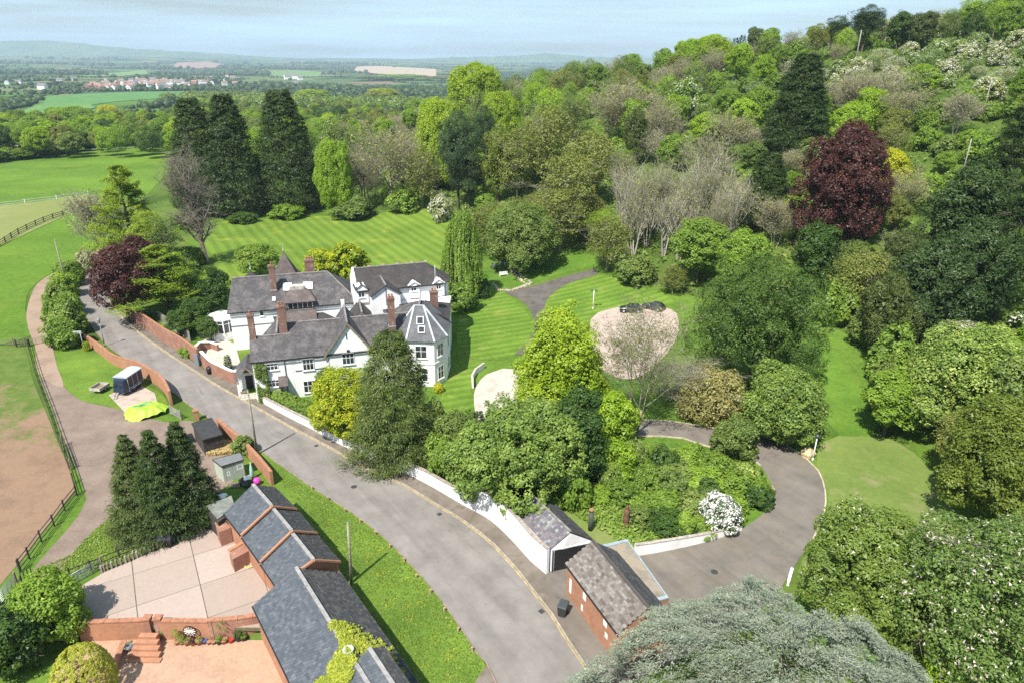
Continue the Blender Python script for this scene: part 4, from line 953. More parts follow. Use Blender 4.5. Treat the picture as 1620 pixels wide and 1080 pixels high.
m = MB(); m.beam(r0 + Vector((0, 0, .05)), r1 + Vector((0, 0, .05)), .28, .15); m.build('ridge_tiles', RIDGE, H)
for i in range(6):
    m = MB(); c = FR.p(.4 + i * 2.35, w2 / 2, zR2 + .2); m.box(c, (.5, .16, .24), FR.a); m.build('ridge_crest', STONE, H)
m = MB(); m.beam(ee[0] + Vector((0, 0, -.1)), ee[1] + Vector((0, 0, -.1)), .13, .12); m.build('gutter', BLACK, H)
m = MB(); m.tube(FR.p(L2 - .7, -.1, 10.2), FR.p(L2 - .7, -.1, 0), .06); m.build('drainpipe', BLACK, H)
m = MB(); m.tube(FR.on(689.5, 470, -.1)[0] * Vector((FR.e.x, FR.e.y, 0)) + FR.p(0, -.1, 8), FR.on(689.5, 470, -.1)[0] * Vector((FR.e.x, FR.e.y, 0)) + FR.p(0, -.1, 13.5), .05); m.build('mast', LEAD, H)
# projecting gable and wall dormers of the rear wing
k3 = -2.6; ta_, _ = FR.on(585, 468, k3); tb_, _ = FR.on(636, 464, k3); ze3 = FR.on(585, 468, k3)[1]; za3 = FR.on(611, 452, k3)[1]; ze3 = (ze3 + FR.on(636, 464, k3)[1]) / 2
xwing(FR, k3, 3.2, ta_ + .3, tb_ - .3, ze3, za3, H, RT2, barge=False)
m = MB(); m.tube(FR.p((ta_ + tb_) / 2, k3 - .06, za3 - .4), FR.p((ta_ + tb_) / 2, k3 - .06, 1), .05); m.build('drainpipe', BLACK, H)
def wdormer(x0, x1, ya, ye, wx0, wx1, wy0, wy1):
    t0, z0 = FR.on(x0, ye, -.25); t1, _ = FR.on(x1, ye, -.25); za = FR.on((x0 + x1) / 2, ya, -.25)[1]; tm = (t0 + t1) / 2
    m = MB(); xsection(m, FR, -.25, 2.6, [(t0, z0 - 2.2), (t1, z0 - 2.2), (t1, z0), (tm + (t1 - tm) * .45, za - .12), (tm - (tm - t0) * .45, za - .12), (t0, z0)]); o = m.build('dormer', WHITE, H, fixn=True)
    m = MB(); m.slab([FR.p(t0 - .2, -.4, z0), FR.p(tm, -.4, za + .05), FR.p(tm, 2.8, za + .05), FR.p(t0 - .2, 2.8, z0)], .09); m.slab([FR.p(tm, -.4, za + .05), FR.p(t1 + .2, -.4, z0), FR.p(t1 + .2, 2.8, z0), FR.p(tm, 2.8, za + .05)], .09); m.build('dormer_roof', FRAME if x0 > 640 else RT2, o, fixn=True)
    winpx(FR, wx0, wx1, wy0, wy1, H, -.25, nx=2, nz=2)
wdormer(563.5, 582, 450, 459.5, 566.5, 577, 459, 471); wdormer(647, 663.5, 446, 452, 650, 659, 452, 461); wdormer(686, 702.5, 441.5, 449, 689.5, 698, 449.5, 458)
winpx(FR, 568, 578.5, 495, 503, H, 0, nx=2, nz=1)
m = MB(); m.box(FR.p(FR.on(609, 487, -2.9)[0], -2.9, FR.on(609, 487, -2.9)[1]), (1.2, .1, .5), FR.a); m.build('aerial_panel', FRAME, H)
# chimneys
def chp(px, pyb, pyt, x, y, z0=None, **kw):
    zt = HZ(px, pyt, x, y); zb = HZ(px, pyb, x, y) if z0 is None else z0
    chimney(x, y, zb, zt, H, **kw)
q = FF.p(.3, 3.1); chp(393, 541, 495, q.x, q.y, 7.6, w=.8, d=.8, pots=1, a=FF.a)
q = Q(449, 526, 8.6); chp(446, 526, 480, q.x, q.y, 7.6, w=1.1, d=.8, pots=2, a=FF.a)
q = Q(620, 509, 9.3); chp(618, 509, 468, q.x, q.y, 8.6, w=.95, d=.8, pots=2, a=FF.a)
q = Q(687, 486, 8.9); chp(686, 486, 458, q.x, q.y, 7.6, w=1.2, d=.8, pots=2, a=FF.a)
q = Q(433, 454, 9.4); chp(431, 454, 417, q.x, q.y, 8.8, w=.9, d=.8, pots=1, a=FF.a)
q = FE.p(FE.on(491, 432, 9.5)[0], 9.5); chp(491, 432, 408, q.x, q.y, 9.3, w=1.6, d=1.3, pots=3, a=FF.a)
m = MB(); m.box((q.x, q.y, 7.8), (5.2, 4.4, 1.6), FE.a); m.build('turret_wall', RT2, H)
m = MB(); m.box(FF.p(12.9, 7.3, 10.75), (.5, .4, 1.5), FF.a); m.build('gable_finial', WHITE, H)
# front windows
for a in ((421.5, 440, 574.5, 585), (478.5, 496.5, 567, 585), (424, 442.5, 600, 611.5), (480, 502, 601, 620)): winpx(FF, *a, H, -.02, nx=3, nz=2)
winpx(FF, 541, 560.5, 557.5, 576, H, -.15, nx=3, nz=2)
t0, z0 = FF.on(551, 555, -.15); m = MB(); m.lathe(Vector((0, 0, 0)), [(.2, 0), (.2, .05)], 10); m = MB(); m.tube(FF.p(t0, -.20, z0), FF.p(t0, -.1, z0), .22, n=12); m.build('round_vent', BLACK, H)
t0, z0 = FF.on(548, 532, -.15); m = MB(); m.box(FF.p(t0, -.15, z0), (.1, .1, .9), FF.a); m.build('slit_window', BLACK, H)
for px, py in ((451.5, 585), (521.5, 580)):
    t0, z0 = FF.on(px, py, -.1); m = MB(); m.tube(FF.p(t0, -.09, 6.0), FF.p(t0, -.09, .3), .05); m.build('drainpipe', BLACK, H)
m = MB(); m.beam(FF.p(5.5, -.03, 4.15), FF.p(9.7, -.03, 4.15), .06, .07); m.build('cable_run', BLACK, H)
t0, z0 = FF.on(440, 596, 0); t1, _ = FF.on(455, 596, 0); m = MB(); m.slab([FF.p(t0, -1.3, z0 - .9), FF.p(t1, -1.3, z0 - .9), FF.p(t1, -.02, z0 + .1), FF.p(t0, -.02, z0 + .1)], .12); m.build('door_hood', RT3, H, fixn=True)
m = MB(); m.hexa([FF.p(t0 + .1, -1.1, 0), FF.p(t0 + .25, -1.1, 0), FF.p(t0 + .25, -.02, 0), FF.p(t0 + .1, -.02, 0), FF.p(t0 + .1, -1.1, z0 - .9), FF.p(t0 + .25, -1.1, z0 - .9), FF.p(t0 + .25, -.02, z0 - .1), FF.p(t0 + .1, -.02, z0 - .1)]); m.build('hood_side', TIMBER, H, fixn=True)
# street porch at the left end, gabled on white posts
pf = Fr(FF.p(-2.7, 2.3)[:2], (.96, .28)); m = MB()
r = MB(); r.slab([pf.p(-.2, -.3, 2.7), pf.p(1.5, -.3, 4.5), pf.p(1.5, 5.0, 4.5), pf.p(-.2, 5.0, 2.7)], .12); r.slab([pf.p(1.5, -.3, 4.5), pf.p(3.2, -.3, 2.7), pf.p(3.2, 5.0, 2.7), pf.p(1.5, 5.0, 4.5)], .12); po = r.build('porch_roof', RT, H, fixn=True)
m = MB(); m.beam(pf.p(-.2, -.34, 2.65), pf.p(1.5, -.34, 4.45), .07, .2); m.beam(pf.p(1.5, -.34, 4.45), pf.p(3.2, -.34, 2.65), .07, .2); m.build('bargeboard', TIMBER, po)
for t in (.2, 2.8):
    for k in (.1, 1.8): m = MB(); m.box(pf.p(t, k, 1.3), (.28, .28, 2.6), pf.a); m.build('porch_post', FRAME, H)
m = MB(); m.box(pf.p(1.5, 3.6, 1.3), (2.9, 2.6, 2.6), pf.a); m.build('wall', WHITE, H); m = MB(); m.box(pf.p(1.5, 2.27, 1.1), (1.0, .06, 2.1), pf.a); m.build('door', BLACK, H)
m = MB(); [m.box(pf.p(1.5, -.5 - i * .35, .45 - i * .16), (2.2, .36, .16), pf.a) for i in range(3)]; m.build('door_step', STONE, H)
# conservatory
cz = 0.9; c0 = Q(352, 532, cz); R8 = 2.5; cc = Vector((c0.x - .5, c0.y + 2.2, 0))
m = MB(); m.prism([(cc.x + R8 * math.cos(a * math.pi / 4 + .39), cc.y + R8 * math.sin(a * math.pi / 4 + .39)) for a in range(8)], -.3, cz + .5); cons = m.build('conservatory', WHITE, H, fixn=True)
for a in range(8):
    p0 = Vector((cc.x + R8 * math.cos(a * math.pi / 4 + .39), cc.y + R8 * math.sin(a * math.pi / 4 + .39), 0)); p1 = Vector((cc.x + R8 * math.cos((a + 1) * math.pi / 4 + .39), cc.y + R8 * math.sin((a + 1) * math.pi / 4 + .39), 0))
    m = MB(); m.box(p0 + Vector((0, 0, cz + 1.6)), (.16, .16, 2.4)); m.beam(p0 + Vector((0, 0, cz + 2.75)), p1 + Vector((0, 0, cz + 2.75)), .14, .16); pm = (p0 + p1) / 2; m.box(pm + Vector((0, 0, cz + 1.6)), (.08, .08, 2.3)); m.beam(p0 + Vector((0, 0, cz + 2.1)), p1 + Vector((0, 0, cz + 2.1)), .07, .07); m.build('frame', FRAME, cons)
    ins = lambda v: cc + (v - cc) * .985
    m = MB(); m.face([ins(p0) + Vector((0, 0, cz + .5)), ins(p1) + Vector((0, 0, cz + .5)), ins(p1) + Vector((0, 0, cz + 2.7)), ins(p0) + Vector((0, 0, cz + 2.7))]); m.build('pane', GLASS, cons)
    m = MB(); m.slab([cc + (p0 - cc) * 1.06 + Vector((0, 0, cz + 2.85)), cc + (p1 - cc) * 1.06 + Vector((0, 0, cz + 2.85)), cc + (p1 - cc) * .18 + Vector((0, 0, cz + 3.7)), cc + (p0 - cc) * .18 + Vector((0, 0, cz + 3.7))], .06); m.build('roof_panel', flat('polycarbonate', (.72, .72, .70), .4, var=.08), cons, fixn=True)
# climber on the corner
f = Fol(201); w_ = []; 
tA, _ = FF.on(404, 590, 0); tB, _ = FF.on(423, 590, 0); n = 5200; t = f.R.uniform(tA, tB, n); z = f.R.uniform(0, 6.0, n); kk = -np.abs(f.R.normal(size=n)) * .28 - .05; mk = (np.sin(t * 2.3 + z) + np.sin(z * 1.7) + 1.5 > f.R.random(n) * 1.6) & (z < 6.0 - np.abs(t - tA) * .35 * np.abs(np.sin(t * 3)))
t, z, kk = t[mk], z[mk], kk[mk]; pts_ = np.stack([FF.o.x + FF.e.x * t + FF.n.x * kk - H.location.x, FF.o.y + FF.e.y * t + FF.n.y * kk - H.location.y, z], 1)
o = linkobj('climber', f.mesh('climber', M['mid2']) if f.add(pts_, np.tile([-FF.n.x, -FF.n.y, .5], (len(pts_), 1)) + f.R.normal(size=pts_.shape) * .5, .13 * (.6 + f.R.random(len(pts_))), f.R.random(len(pts_))) is None else None)
o.location = H.location; tag(o, 'green climber on the left corner of the white house front', 'climber')
# ------------------------------------------------------------------ slated roofs laid piece by piece
def piecemat(name, stops, rough=.7, bump=.3, obj=False, moss=None):
    t = NT(name)
    r = t.n('ShaderNodeObjectInfo').outputs['Random'] if obj else t.n('ShaderNodeNewGeometry').outputs['Random Per Island']
    f = t.math('ADD', t.math('MULTIPLY', r, .72), t.math('MULTIPLY', t.noise(.5, 5, .7), .4)); c = t.ramp(f, stops)
    c = t.mix(.5, c, t.ramp(t.noise(5, 5, .8), [(.3, (.7, .7, .7)), (.7, (1.15, 1.15, 1.15))]), 'MULTIPLY')
    if moss: c = t.mix(t.ramp(t.noise(1.2, 7, .8), [(.55, (0, 0, 0)), (.68, (.8, .8, .8))]), c, moss)
    return t.pbr(c, rough, t.bump(t.noise(12, 4, .8), bump, .02), spec=.3)
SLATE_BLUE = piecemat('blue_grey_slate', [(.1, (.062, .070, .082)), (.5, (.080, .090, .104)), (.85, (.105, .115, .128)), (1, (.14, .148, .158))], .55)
SLATE_SHADED = piecemat('shaded_slate', [(.1, (.034, .034, .036)), (.6, (.055, .055, .056)), (1, (.09, .09, .085))], .8, moss=(.11, .11, .085))  # darker copy for slopes turned from the sun, their shade put into the colour
SLATE_MIX = piecemat('mixed_purple_slate', [(.1, (.09, .085, .10)), (.4, (.13, .12, .135)), (.7, (.18, .16, .165)), (.9, (.25, .27, .26))], .6)
TILE_GREY = piecemat('weathered_grey_tile', [(.08, (.05, .04, .036)), (.3, (.125, .105, .092)), (.7, (.185, .165, .148)), (1, (.25, .235, .215))], .85, obj=True)
def slates(name, A, B, C, D, cw, ch, mat, par, th=.025, seed=0):
    "A-B ridge, D-C eave; one joined mesh of overlapping slates with real thickness"
    R = np.random.default_rng(seed); A, B, C, D = [np.array(q) for q in (A, B, C, D)]
    n = np.cross(B - A, D - A); n = n / np.linalg.norm(n); n = n if n[2] > 0 else -n
    rows = max(2, int(np.linalg.norm(D - A) / ch)); V = []; Fc = []; o0 = np.array(origin(par))
    for r in range(rows):
        v0, v1 = (r - .06) / rows, (r + 1.04) / rows; L0 = A + (D - A) * v0; L1 = A + (D - A) * v1; R0 = B + (C - B) * v0; R1 = B + (C - B) * v1
        cols = max(2, int(np.linalg.norm(R1 - L1) / cw)); off = .5 * (r % 2)
        for c in range(-1, cols + 1):
            u0, u1 = (c + off + .03) / cols, (c + 1 + off - .03) / cols
            if u1 <= .01 or u0 >= .99: continue
            u0 = max(u0, 0); u1 = min(u1, 1); j = R.normal() * .006; lift = th + abs(R.normal()) * .008
            p0 = L0 + (R0 - L0) * u0; p1 = L0 + (R0 - L0) * u1; p2 = L1 + (R1 - L1) * u1; p3 = L1 + (R1 - L1) * u0
            k = len(V); V += [p0 + n * .004, p1 + n * .004, p2 + n * (lift + th), p3 + n * (lift + th + j), p2 + n * .002, p3 + n * .002]
            Fc += [(k, k + 1, k + 2, k + 3), (k + 3, k + 2, k + 4, k + 5), (k + 1, k + 4, k + 2, k + 2), (k, k + 3, k + 5, k + 5)]
    V = np.array(V) - o0; me = bpy.data.meshes.new(name); me.from_pydata([tuple(v) for v in V], [], [tuple(dict.fromkeys(f)) for f in Fc]); me.materials.append(mat)
    bm = bmesh.new(); bm.from_mesh(me)
    nv = Vector(n)
    for f_ in bm.faces:
        if f_.normal.dot(nv) < -.2: f_.normal_flip()
    bm.to_mesh(me); bm.free()
    o = linkobj(name, me, par); o['kind'] = 'stuff'; return o
def wallq(m, a, b, z0, z1, th=.23):
    a = Vector((a[0], a[1], 0)); b = Vector((b[0], b[1], 0)); d = (b - a).normalized(); r = Vector((d.y, -d.x, 0)) * th / 2
    m.hexa([a - r + Vector((0, 0, z0)), a + r + Vector((0, 0, z0)), b + r + Vector((0, 0, z0)), b - r + Vector((0, 0, z0)), a - r + Vector((0, 0, z1)), a + r + Vector((0, 0, z1)), b + r + Vector((0, 0, z1)), b - r + Vector((0, 0, z1))])

# ------------------------------------------------------------------ the stable range
ST = empty('stable_range', (-20, 48, 0), 'long stepped stable range with blue grey slate roofs and brick gables beside the verge', 'stables')
def unit(ra, rb, ya, yb, oa, ob, seed, cw=.30, ch=.27, gable_b=True, road_mat=None, z0=0.0):
    "ridge ra-rb, yard eave ya-yb, road eave oa-ob (all 3D)"
    dn = Vector((0, 0, -.10))
    m = MB()
    P_ = lambda v, z: Vector((v.x, v.y, z))
    ins = lambda v, r, s=.94: r + (v - r) * s
    for (a, b) in ((ra, ya), (ra, oa)): pass
    w = MB(); i = 0
    sec_a = [P_(ins(ya, ra), z0), P_(ins(oa, ra), z0), ins(oa, ra) + dn * 2, ra + dn * 2, ins(ya, ra) + dn * 2]; sec_b = [P_(ins(yb, rb), z0), P_(ins(ob, rb), z0), ins(ob, rb) + dn * 2, rb + dn * 2, ins(yb, rb) + dn * 2]
    w.v += sec_a + sec_b; w.f += [[0, 1, 2, 3, 4], [5, 6, 7, 8, 9][::-1]] + [[j, 5 + j, 5 + (j + 1) % 5, (j + 1) % 5] for j in range(5)]; w.sm += [False] * 7
    w.build('wall', BR_ORANGE, ST, fixn=True)
    for (A, B, C, D, mt, s) in ((ra, rb, yb, ya, SLATE_BLUE, 1), (ra, rb, ob, oa, SLATE_SHADED, 2)):  # road slope takes the slate with shade painted in
        m = MB(); m.slab([A, B, C, D], .10); ro = m.build('roof', BLACK if mt is SLATE_SHADED else RSL, ST, fixn=True); slates('slates', A, B, C, D, cw, ch, mt, ro, seed=seed + s)
    m = MB(); up = Vector((0, 0, .07)); m.beam(ra + up, rb + up, .30, .12); m.build('ridge_tiles', flat('grey_ridge', (.26, .25, .24), .9, var=.25, scale=3), ST)
    m = MB(); o_ = Vector((-.05, -.04, -.08)); m.beam(ya + o_, yb + o_, .11, .1); m.build('gutter', BLACK, ST)
    if gable_b:
        m = MB()
        for q in (yb, ob):
            d = (rb - ra).normalized() * .10; m.beam(rb + d + Vector((0, 0, .05)), q + d + Vector((0, 0, .05)), .24, .16)
        m.build('verge_coping', BR_ORANGE, ST)
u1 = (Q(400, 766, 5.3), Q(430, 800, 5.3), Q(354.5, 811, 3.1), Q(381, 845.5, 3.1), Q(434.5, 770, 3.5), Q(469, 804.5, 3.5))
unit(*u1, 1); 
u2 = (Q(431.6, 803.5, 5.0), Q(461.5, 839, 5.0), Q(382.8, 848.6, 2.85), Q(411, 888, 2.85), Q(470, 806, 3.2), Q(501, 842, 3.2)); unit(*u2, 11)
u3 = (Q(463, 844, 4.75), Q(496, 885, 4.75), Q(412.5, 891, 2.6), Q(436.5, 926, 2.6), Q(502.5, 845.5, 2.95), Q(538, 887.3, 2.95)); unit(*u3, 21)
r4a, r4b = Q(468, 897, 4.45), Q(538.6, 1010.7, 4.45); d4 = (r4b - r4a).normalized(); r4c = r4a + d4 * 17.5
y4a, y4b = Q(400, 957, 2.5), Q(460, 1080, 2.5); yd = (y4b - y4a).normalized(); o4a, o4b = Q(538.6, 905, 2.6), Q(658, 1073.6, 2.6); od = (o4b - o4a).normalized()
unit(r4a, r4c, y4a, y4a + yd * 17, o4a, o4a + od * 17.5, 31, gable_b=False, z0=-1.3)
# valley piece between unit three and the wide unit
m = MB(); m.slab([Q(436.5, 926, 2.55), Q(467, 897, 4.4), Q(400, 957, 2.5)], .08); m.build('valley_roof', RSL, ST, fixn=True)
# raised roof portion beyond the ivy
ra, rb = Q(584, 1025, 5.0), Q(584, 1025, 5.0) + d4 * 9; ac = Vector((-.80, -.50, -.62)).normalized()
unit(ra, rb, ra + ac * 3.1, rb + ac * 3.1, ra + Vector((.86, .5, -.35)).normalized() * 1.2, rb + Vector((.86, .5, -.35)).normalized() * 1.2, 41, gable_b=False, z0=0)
# ivy over the roofs
f = Fol(210)
def roofz(x, y):
    q = Vector((x, y, 0)); rel = Vector((x - r4a.x, y - r4a.y)); s = rel.dot(Vector((d4.x, d4.y)).normalized()); nn = Vector((-d4.y, d4.x)).normalized(); k = rel.dot(nn); return 4.45 - abs(k) * .52
ivy = [Q(px, py, 4.2) for px, py in ((533, 992), (545, 1005), (552, 1018), (570, 1013), (590, 1020), (585, 1030), (560, 1025), (548, 1035), (530, 1050), (505, 1070), (480, 1085), (500, 1100), (530, 1090), (545, 1068), (552, 1050), (540, 1040))]
ip = [(v.x, v.y) for v in ivy]; n = 60000; x = f.R.uniform(min(a for a, b in ip) - 1, max(a for a, b in ip) + 2.5, n); y = f.R.uniform(min(b for a, b in ip) - 1, max(b for a, b in ip) + 1, n)
core = inpoly(x, y, ip); 
ed = np.min([(x - a) ** 2 + (y - b) ** 2 for a, b in ip], 0); core |= (ed < .5 * f.R.random(n)); 
sp = [(v.x, v.y) for v in [Q(px, py, 3.9) for px, py in ((575, 1003), (592, 1008), (607, 1014), (617, 1030), (600, 1034), (590, 1015), (560, 995), (548, 993))]]
e2 = np.min([(x - a) ** 2 + (y - b) ** 2 for a, b in sp], 0); core |= (e2 < .55 * f.R.random(n) ** 2) & (np.sin(x * 9) * np.sin(y * 8) > .1)
sp = [(v.x, v.y) for v in [Q(px, py, 3.3) for px, py in ((625, 1066), (640, 1064), (652, 1070), (640, 1080), (618, 1078))]]
core |= np.min([(x - a) ** 2 + (y - b) ** 2 for a, b in sp], 0) < .45
x, y = x[core], y[core]; z = np.array([roofz(a, b) for a, b in zip(x, y)]) + .08 + .22 * f.R.random(len(x))
f.add(np.stack([x, y, z], 1), f.R.normal(size=(len(x), 3)) * .5 + np.array([-.2, -.3, 1]), .085 * (.6 + .8 * f.R.random(len(x))), np.clip(.5 + .3 * np.sin(x * 3) * np.cos(y * 3) + .2 * f.R.normal(size=len(x)), 0, 1), .8)
o = linkobj('ivy', f.mesh('ivy', M['ivy'])); tag(o, 'yellow green ivy spreading over the slate roof of the stables', 'ivy')
q = Q(551, 1028, 4.6); o = empty('satellite_dish', q, 'pale satellite dish standing in the ivy on the stable roof', 'dish'); m = MB(); m.lathe(q, [(.05, -.05), (.3, .02), (.42, .12), (.40, .13), (.28, .04), (.02, .0)], 14); m.build('dish', LEAD, o, fixn=True); m = MB(); m.tube(q + Vector((0, 0, -.7)), q, .03); m.tube(q, q + Vector((0, -.3, .3)), .02); m.build('arm', LEAD, o); o.children[0].rotation_euler = (rad(40), 0, 0)
# lean-to and brick porches on the yard side
m = MB(); c = [Q(326, 799, 2.5), Q(366, 783, 2.7), Q(400, 770, 3.4), Q(377, 808, 3.0), Q(344, 820, 2.4)]; m.slab([c[0], c[1], Q(372, 801, 2.6), c[4]], .12); m.build('lean_to_roof', flat('green_grey_felt', (.16, .17, .15), .9, var=.3, scale=2), ST, fixn=True)
a, b_, c3, d3 = Q(330, 812, 2.1), Q(346, 828, 2.1), Q(372, 806, 2.3), Q(364, 790, 2.3); m = MB(); m.prism([v[:2] for v in (a, b_, c3, d3)], 0, 2.3); m.build('lean_to', DKWOOD, ST, fixn=True)
def porch(pl, z, par):
    q = [Q(px, py, z) for px, py in pl]; m = MB(); m.prism([v[:2] for v in q[:4]], 0, z); o = m.build('porch_wall', BR_RED, par, fixn=True)
    m = MB(); m.beam(q[0] + Vector((0, 0, .06)), q[1] + Vector((0, 0, .06)), .35, .12); m.build('coping', BR_ORANGE, o)
for (A_, B_, zz) in (((341, 829), (358, 822), 1.8), ((362, 871), (388, 856), 1.6)):
    a = Q(*A_, zz); b_ = Q(*B_, zz); nn = Vector((b_.y - a.y, a.x - b_.x, 0)).normalized() * -1
    m = MB(); cN = b_ + Vector((1.0, .8, 0)); m.prism([a[:2], b_[:2], (b_.x + .9, b_.y - 1.2), (a.x + .8, a.y - 1.15)], 0, zz); m.build('porch_wall', BR_RED, ST, fixn=True)
    m = MB(); m.beam(a + Vector((0, 0, .05)), b_ + Vector((0, 0, .05)), .4, .11); m.build('coping', BR_ORANGE, ST)
    m = MB(); m.box((b_.x + .6, b_.y - .2, zz - .3), (.9, .9, 1.0), .9); m.build('stable_door', DKWOOD, ST)

# ------------------------------------------------------------------ brick lodge at the drive mouth, tiles laid one by one
LB = empty('brick_lodge', (9, 46, 0), 'small orange brick lodge with a weathered tiled roof next to the blue green cedar', 'building')
ga, gb = Vector((7.35, 49.3, 5.3)), Vector((10.9, 41.3, 5.3)); dg = (gb - ga).normalized(); pg = Vector((-.914, -.406, 0)); pg = Vector((dg.y, -dg.x, 0)); pg = pg if pg.x < 0 else -pg
ea, eb = Vector((5.0, 48.45, 3.5)), Vector((5.0, 48.45, 3.5)) + dg * 8.75
wd = (ea - ga); 
fa, fb = ga - Vector((wd.x, wd.y, -wd.z)) * 1.0, gb - Vector((wd.x, wd.y, -wd.z)) * 1.0
w = MB(); si = lambda v, r: r + (v - r) * .93
sa = [si(ea, ga), si(fa, ga)]; sb = [si(eb, gb), si(fb, gb)]; z3 = Vector((0, 0, -.15))
w.v += [Vector((sa[0].x, sa[0].y, -.2)), Vector((sa[1].x, sa[1].y, -.2)), sa[1] + z3, ga + z3, sa[0] + z3, Vector((sb[0].x, sb[0].y, -.2)), Vector((sb[1].x, sb[1].y, -.2)), sb[1] + z3, gb + z3, sb[0] + z3]
w.f += [[0, 1, 2, 3, 4], [9, 8, 7, 6, 5]] + [[j, 5 + j, 5 + (j + 1) % 5, (j + 1) % 5] for j in range(5)]; w.sm += [False] * 7; w.build('wall', BR_ORANGE, LB, fixn=True)
for (A, B, C, D) in ((ga, gb, eb, ea), (ga, gb, fb, fa)):
    m = MB(); m.slab([A, B, C, D], .10); ro = m.build('roof', BLACK, LB, fixn=True)
    if C is eb:
        rows, cols = 13, 23; u = (B - A) / cols; v = (D - A) / rows; nn = u.cross(v).normalized(); nn = nn if nn.z > 0 else -nn
        lu, lv = u.length, v.length; uu, vv = u.normalized(), v.normalized()
        T8 = [(-.48 * lu, -.04 * lv, 0), (.48 * lu, -.04 * lv, 0), (.48 * lu, 1.1 * lv, .03), (-.48 * lu, 1.1 * lv, .03), (-.48 * lu, -.04 * lv, .03), (.48 * lu, -.04 * lv, .03), (.48 * lu, 1.1 * lv, .075), (-.48 * lu, 1.1 * lv, .075)]
        tm = bpy.data.meshes.new('roof_tile'); tm.from_pydata(T8, [], [(0, 3, 2, 1), (4, 5, 6, 7), (0, 1, 5, 4), (1, 2, 6, 5), (2, 3, 7, 6), (3, 0, 4, 7)]); tm.materials.append(TILE_GREY)
        bm = bmesh.new(); bm.from_mesh(tm); bmesh.ops.recalc_face_normals(bm, faces=bm.faces); bm.to_mesh(tm); bm.free()
        rot = Matrix((uu, vv, uu.cross(vv))).transposed()
        if uu.cross(vv).dot(nn) < 0: rot = Matrix((-uu, vv, (-uu).cross(vv))).transposed()
        for r in range(rows):
            for c in range(cols):
                p = A + v * (r + rnd.random() * .06) + u * (c + .5 + (.13 if r % 2 else -.13) + rnd.uniform(-.03, .03)) + nn * .004
                t_o = linkobj('roof_tile', tm, ro); t_o.rotation_euler = (rot @ Matrix.Rotation(rnd.uniform(-.03, .03), 3, 'Z')).to_euler(); t_o.location = p - LB.location + nn * rnd.uniform(0, .012)
    else: slates('roof_tiles', A, B, C, D, .36, .22, SLATE_SHADED, ro, seed=61)  # far slope takes the slate darkened for shade
m = MB(); m.beam(ga + Vector((0, 0, .12)), gb + Vector((0, 0, .12)), .26, .12); m.build('ridge_tiles', flat('dark_ridge', (.07, .06, .055), .9), LB)
m = MB(); m.beam(ea + Vector((-.08, -.03, -.08)), eb + Vector((-.08, -.03, -.08)), .12, .1); m.build('gutter', BLACK, LB)
fl = Fr((si(ea, ga).x, si(ea, ga).y), (dg.x, dg.y))
for (t, z, w_, h_) in ((.75, 1.5, .35, 1.5), (3.2, 2.4, .5, .7), (2.9, .9, .3, .6), (6.6, 2.5, .55, .5), (6.9, 1.5, .4, .5)):
    m = MB(); c = fl.p(t, -.012 if fl.n.x > 0 else .012, z); m.box(c, (w_, .03, h_), fl.a); m.build('limewash_patch', WHITEWALL, LB)
# flat roofed garage part behind the lodge
fr_ = [Q(952, 862, 3.0), Q(992, 853, 3.0), Q(1058, 946, 3.0), Q(1020, 962, 3.0)]; fr_[3] = fr_[2] + (fr_[0] - fr_[1]) * 1.1
fr_[0] = Vector((8.3, 51.4, 3.0)); m = MB(); m.prism([v[:2] for v in fr_], 0, 2.85); m.build('wall', BR_ORANGE, LB, fixn=True)
m = MB(); m.prism([v[:2] for v in fr_], 2.853, 3.0); m.build('flat_roof', dirt('mossy_roof_felt', (.20, .17, .13), (.30, .26, .21), (.36, .25, .12), scale=.9), LB, fixn=True)
for i in range(4):
    a, b_ = fr_[i], fr_[(i + 1) % 4]
    if i == 3: continue
    m = MB(); cen = sum(fr_, Vector()) / 4; off = .35; ia = a + (cen - a).normalized() * off; ib = b_ + (cen - b_).normalized() * off; m.slab([a + Vector((0, 0, .10)), b_ + Vector((0, 0, .10)), ib + Vector((0, 0, .10)), ia + Vector((0, 0, .10))], .1); m.build('lead_edge', flat('pale_blue_lead', (.27, .33, .36), .5, var=.15), LB, fixn=True)

# ------------------------------------------------------------------ white garage ending the street wall
GA = empty('white_garage', (5, 54, 0), 'small white garage with a mottled slate roof and a black boarded door', 'garage')
ra, rb = Q(846, 787, 4.3), Q(903, 841, 4.3); la, lb = Q(825, 820, 2.7), Q(871, 868, 2.7); rR = Vector((7.95, 52.58, 2.75)); rA = rR + (ra - rb)
w = MB(); z_ = Vector((0, 0, -.14)); I = lambda v, r: r + (v - r) * .95; sA = [I(la, ra), I(rA, ra)]; sB = [I(lb, rb), I(rR, rb)]
w.v += [Vector((sA[0].x, sA[0].y, -.2)), Vector((sA[1].x, sA[1].y, -.2)), sA[1] + z_, ra + z_, sA[0] + z_, Vector((sB[0].x, sB[0].y, -.2)), Vector((sB[1].x, sB[1].y, -.2)), sB[1] + z_, rb + z_, sB[0] + z_]
w.f += [[0, 1, 2, 3, 4], [9, 8, 7, 6, 5]] + [[j, 5 + j, 5 + (j + 1) % 5, (j + 1) % 5] for j in range(5)]; w.sm += [False] * 7; w.build('wall', WHITEWALL, GA, fixn=True)
for (A, B, C, D, mt) in ((ra, rb, lb, la, SLATE_MIX), (ra, rb, rR, rA, SLATE_SHADED)):  # right slope faces away from the sun, its shade painted into the slates
    m = MB(); m.slab([A, B, C, D], .10); ro = m.build('roof', BLACK, GA, fixn=True); slates('slates', A, B, C, D, .33, .30, mt, ro, seed=71)
m = MB(); m.beam(ra + Vector((0, 0, .06)), rb + Vector((0, 0, .06)), .24, .10); m.build('ridge_tiles', RIDGE, GA)
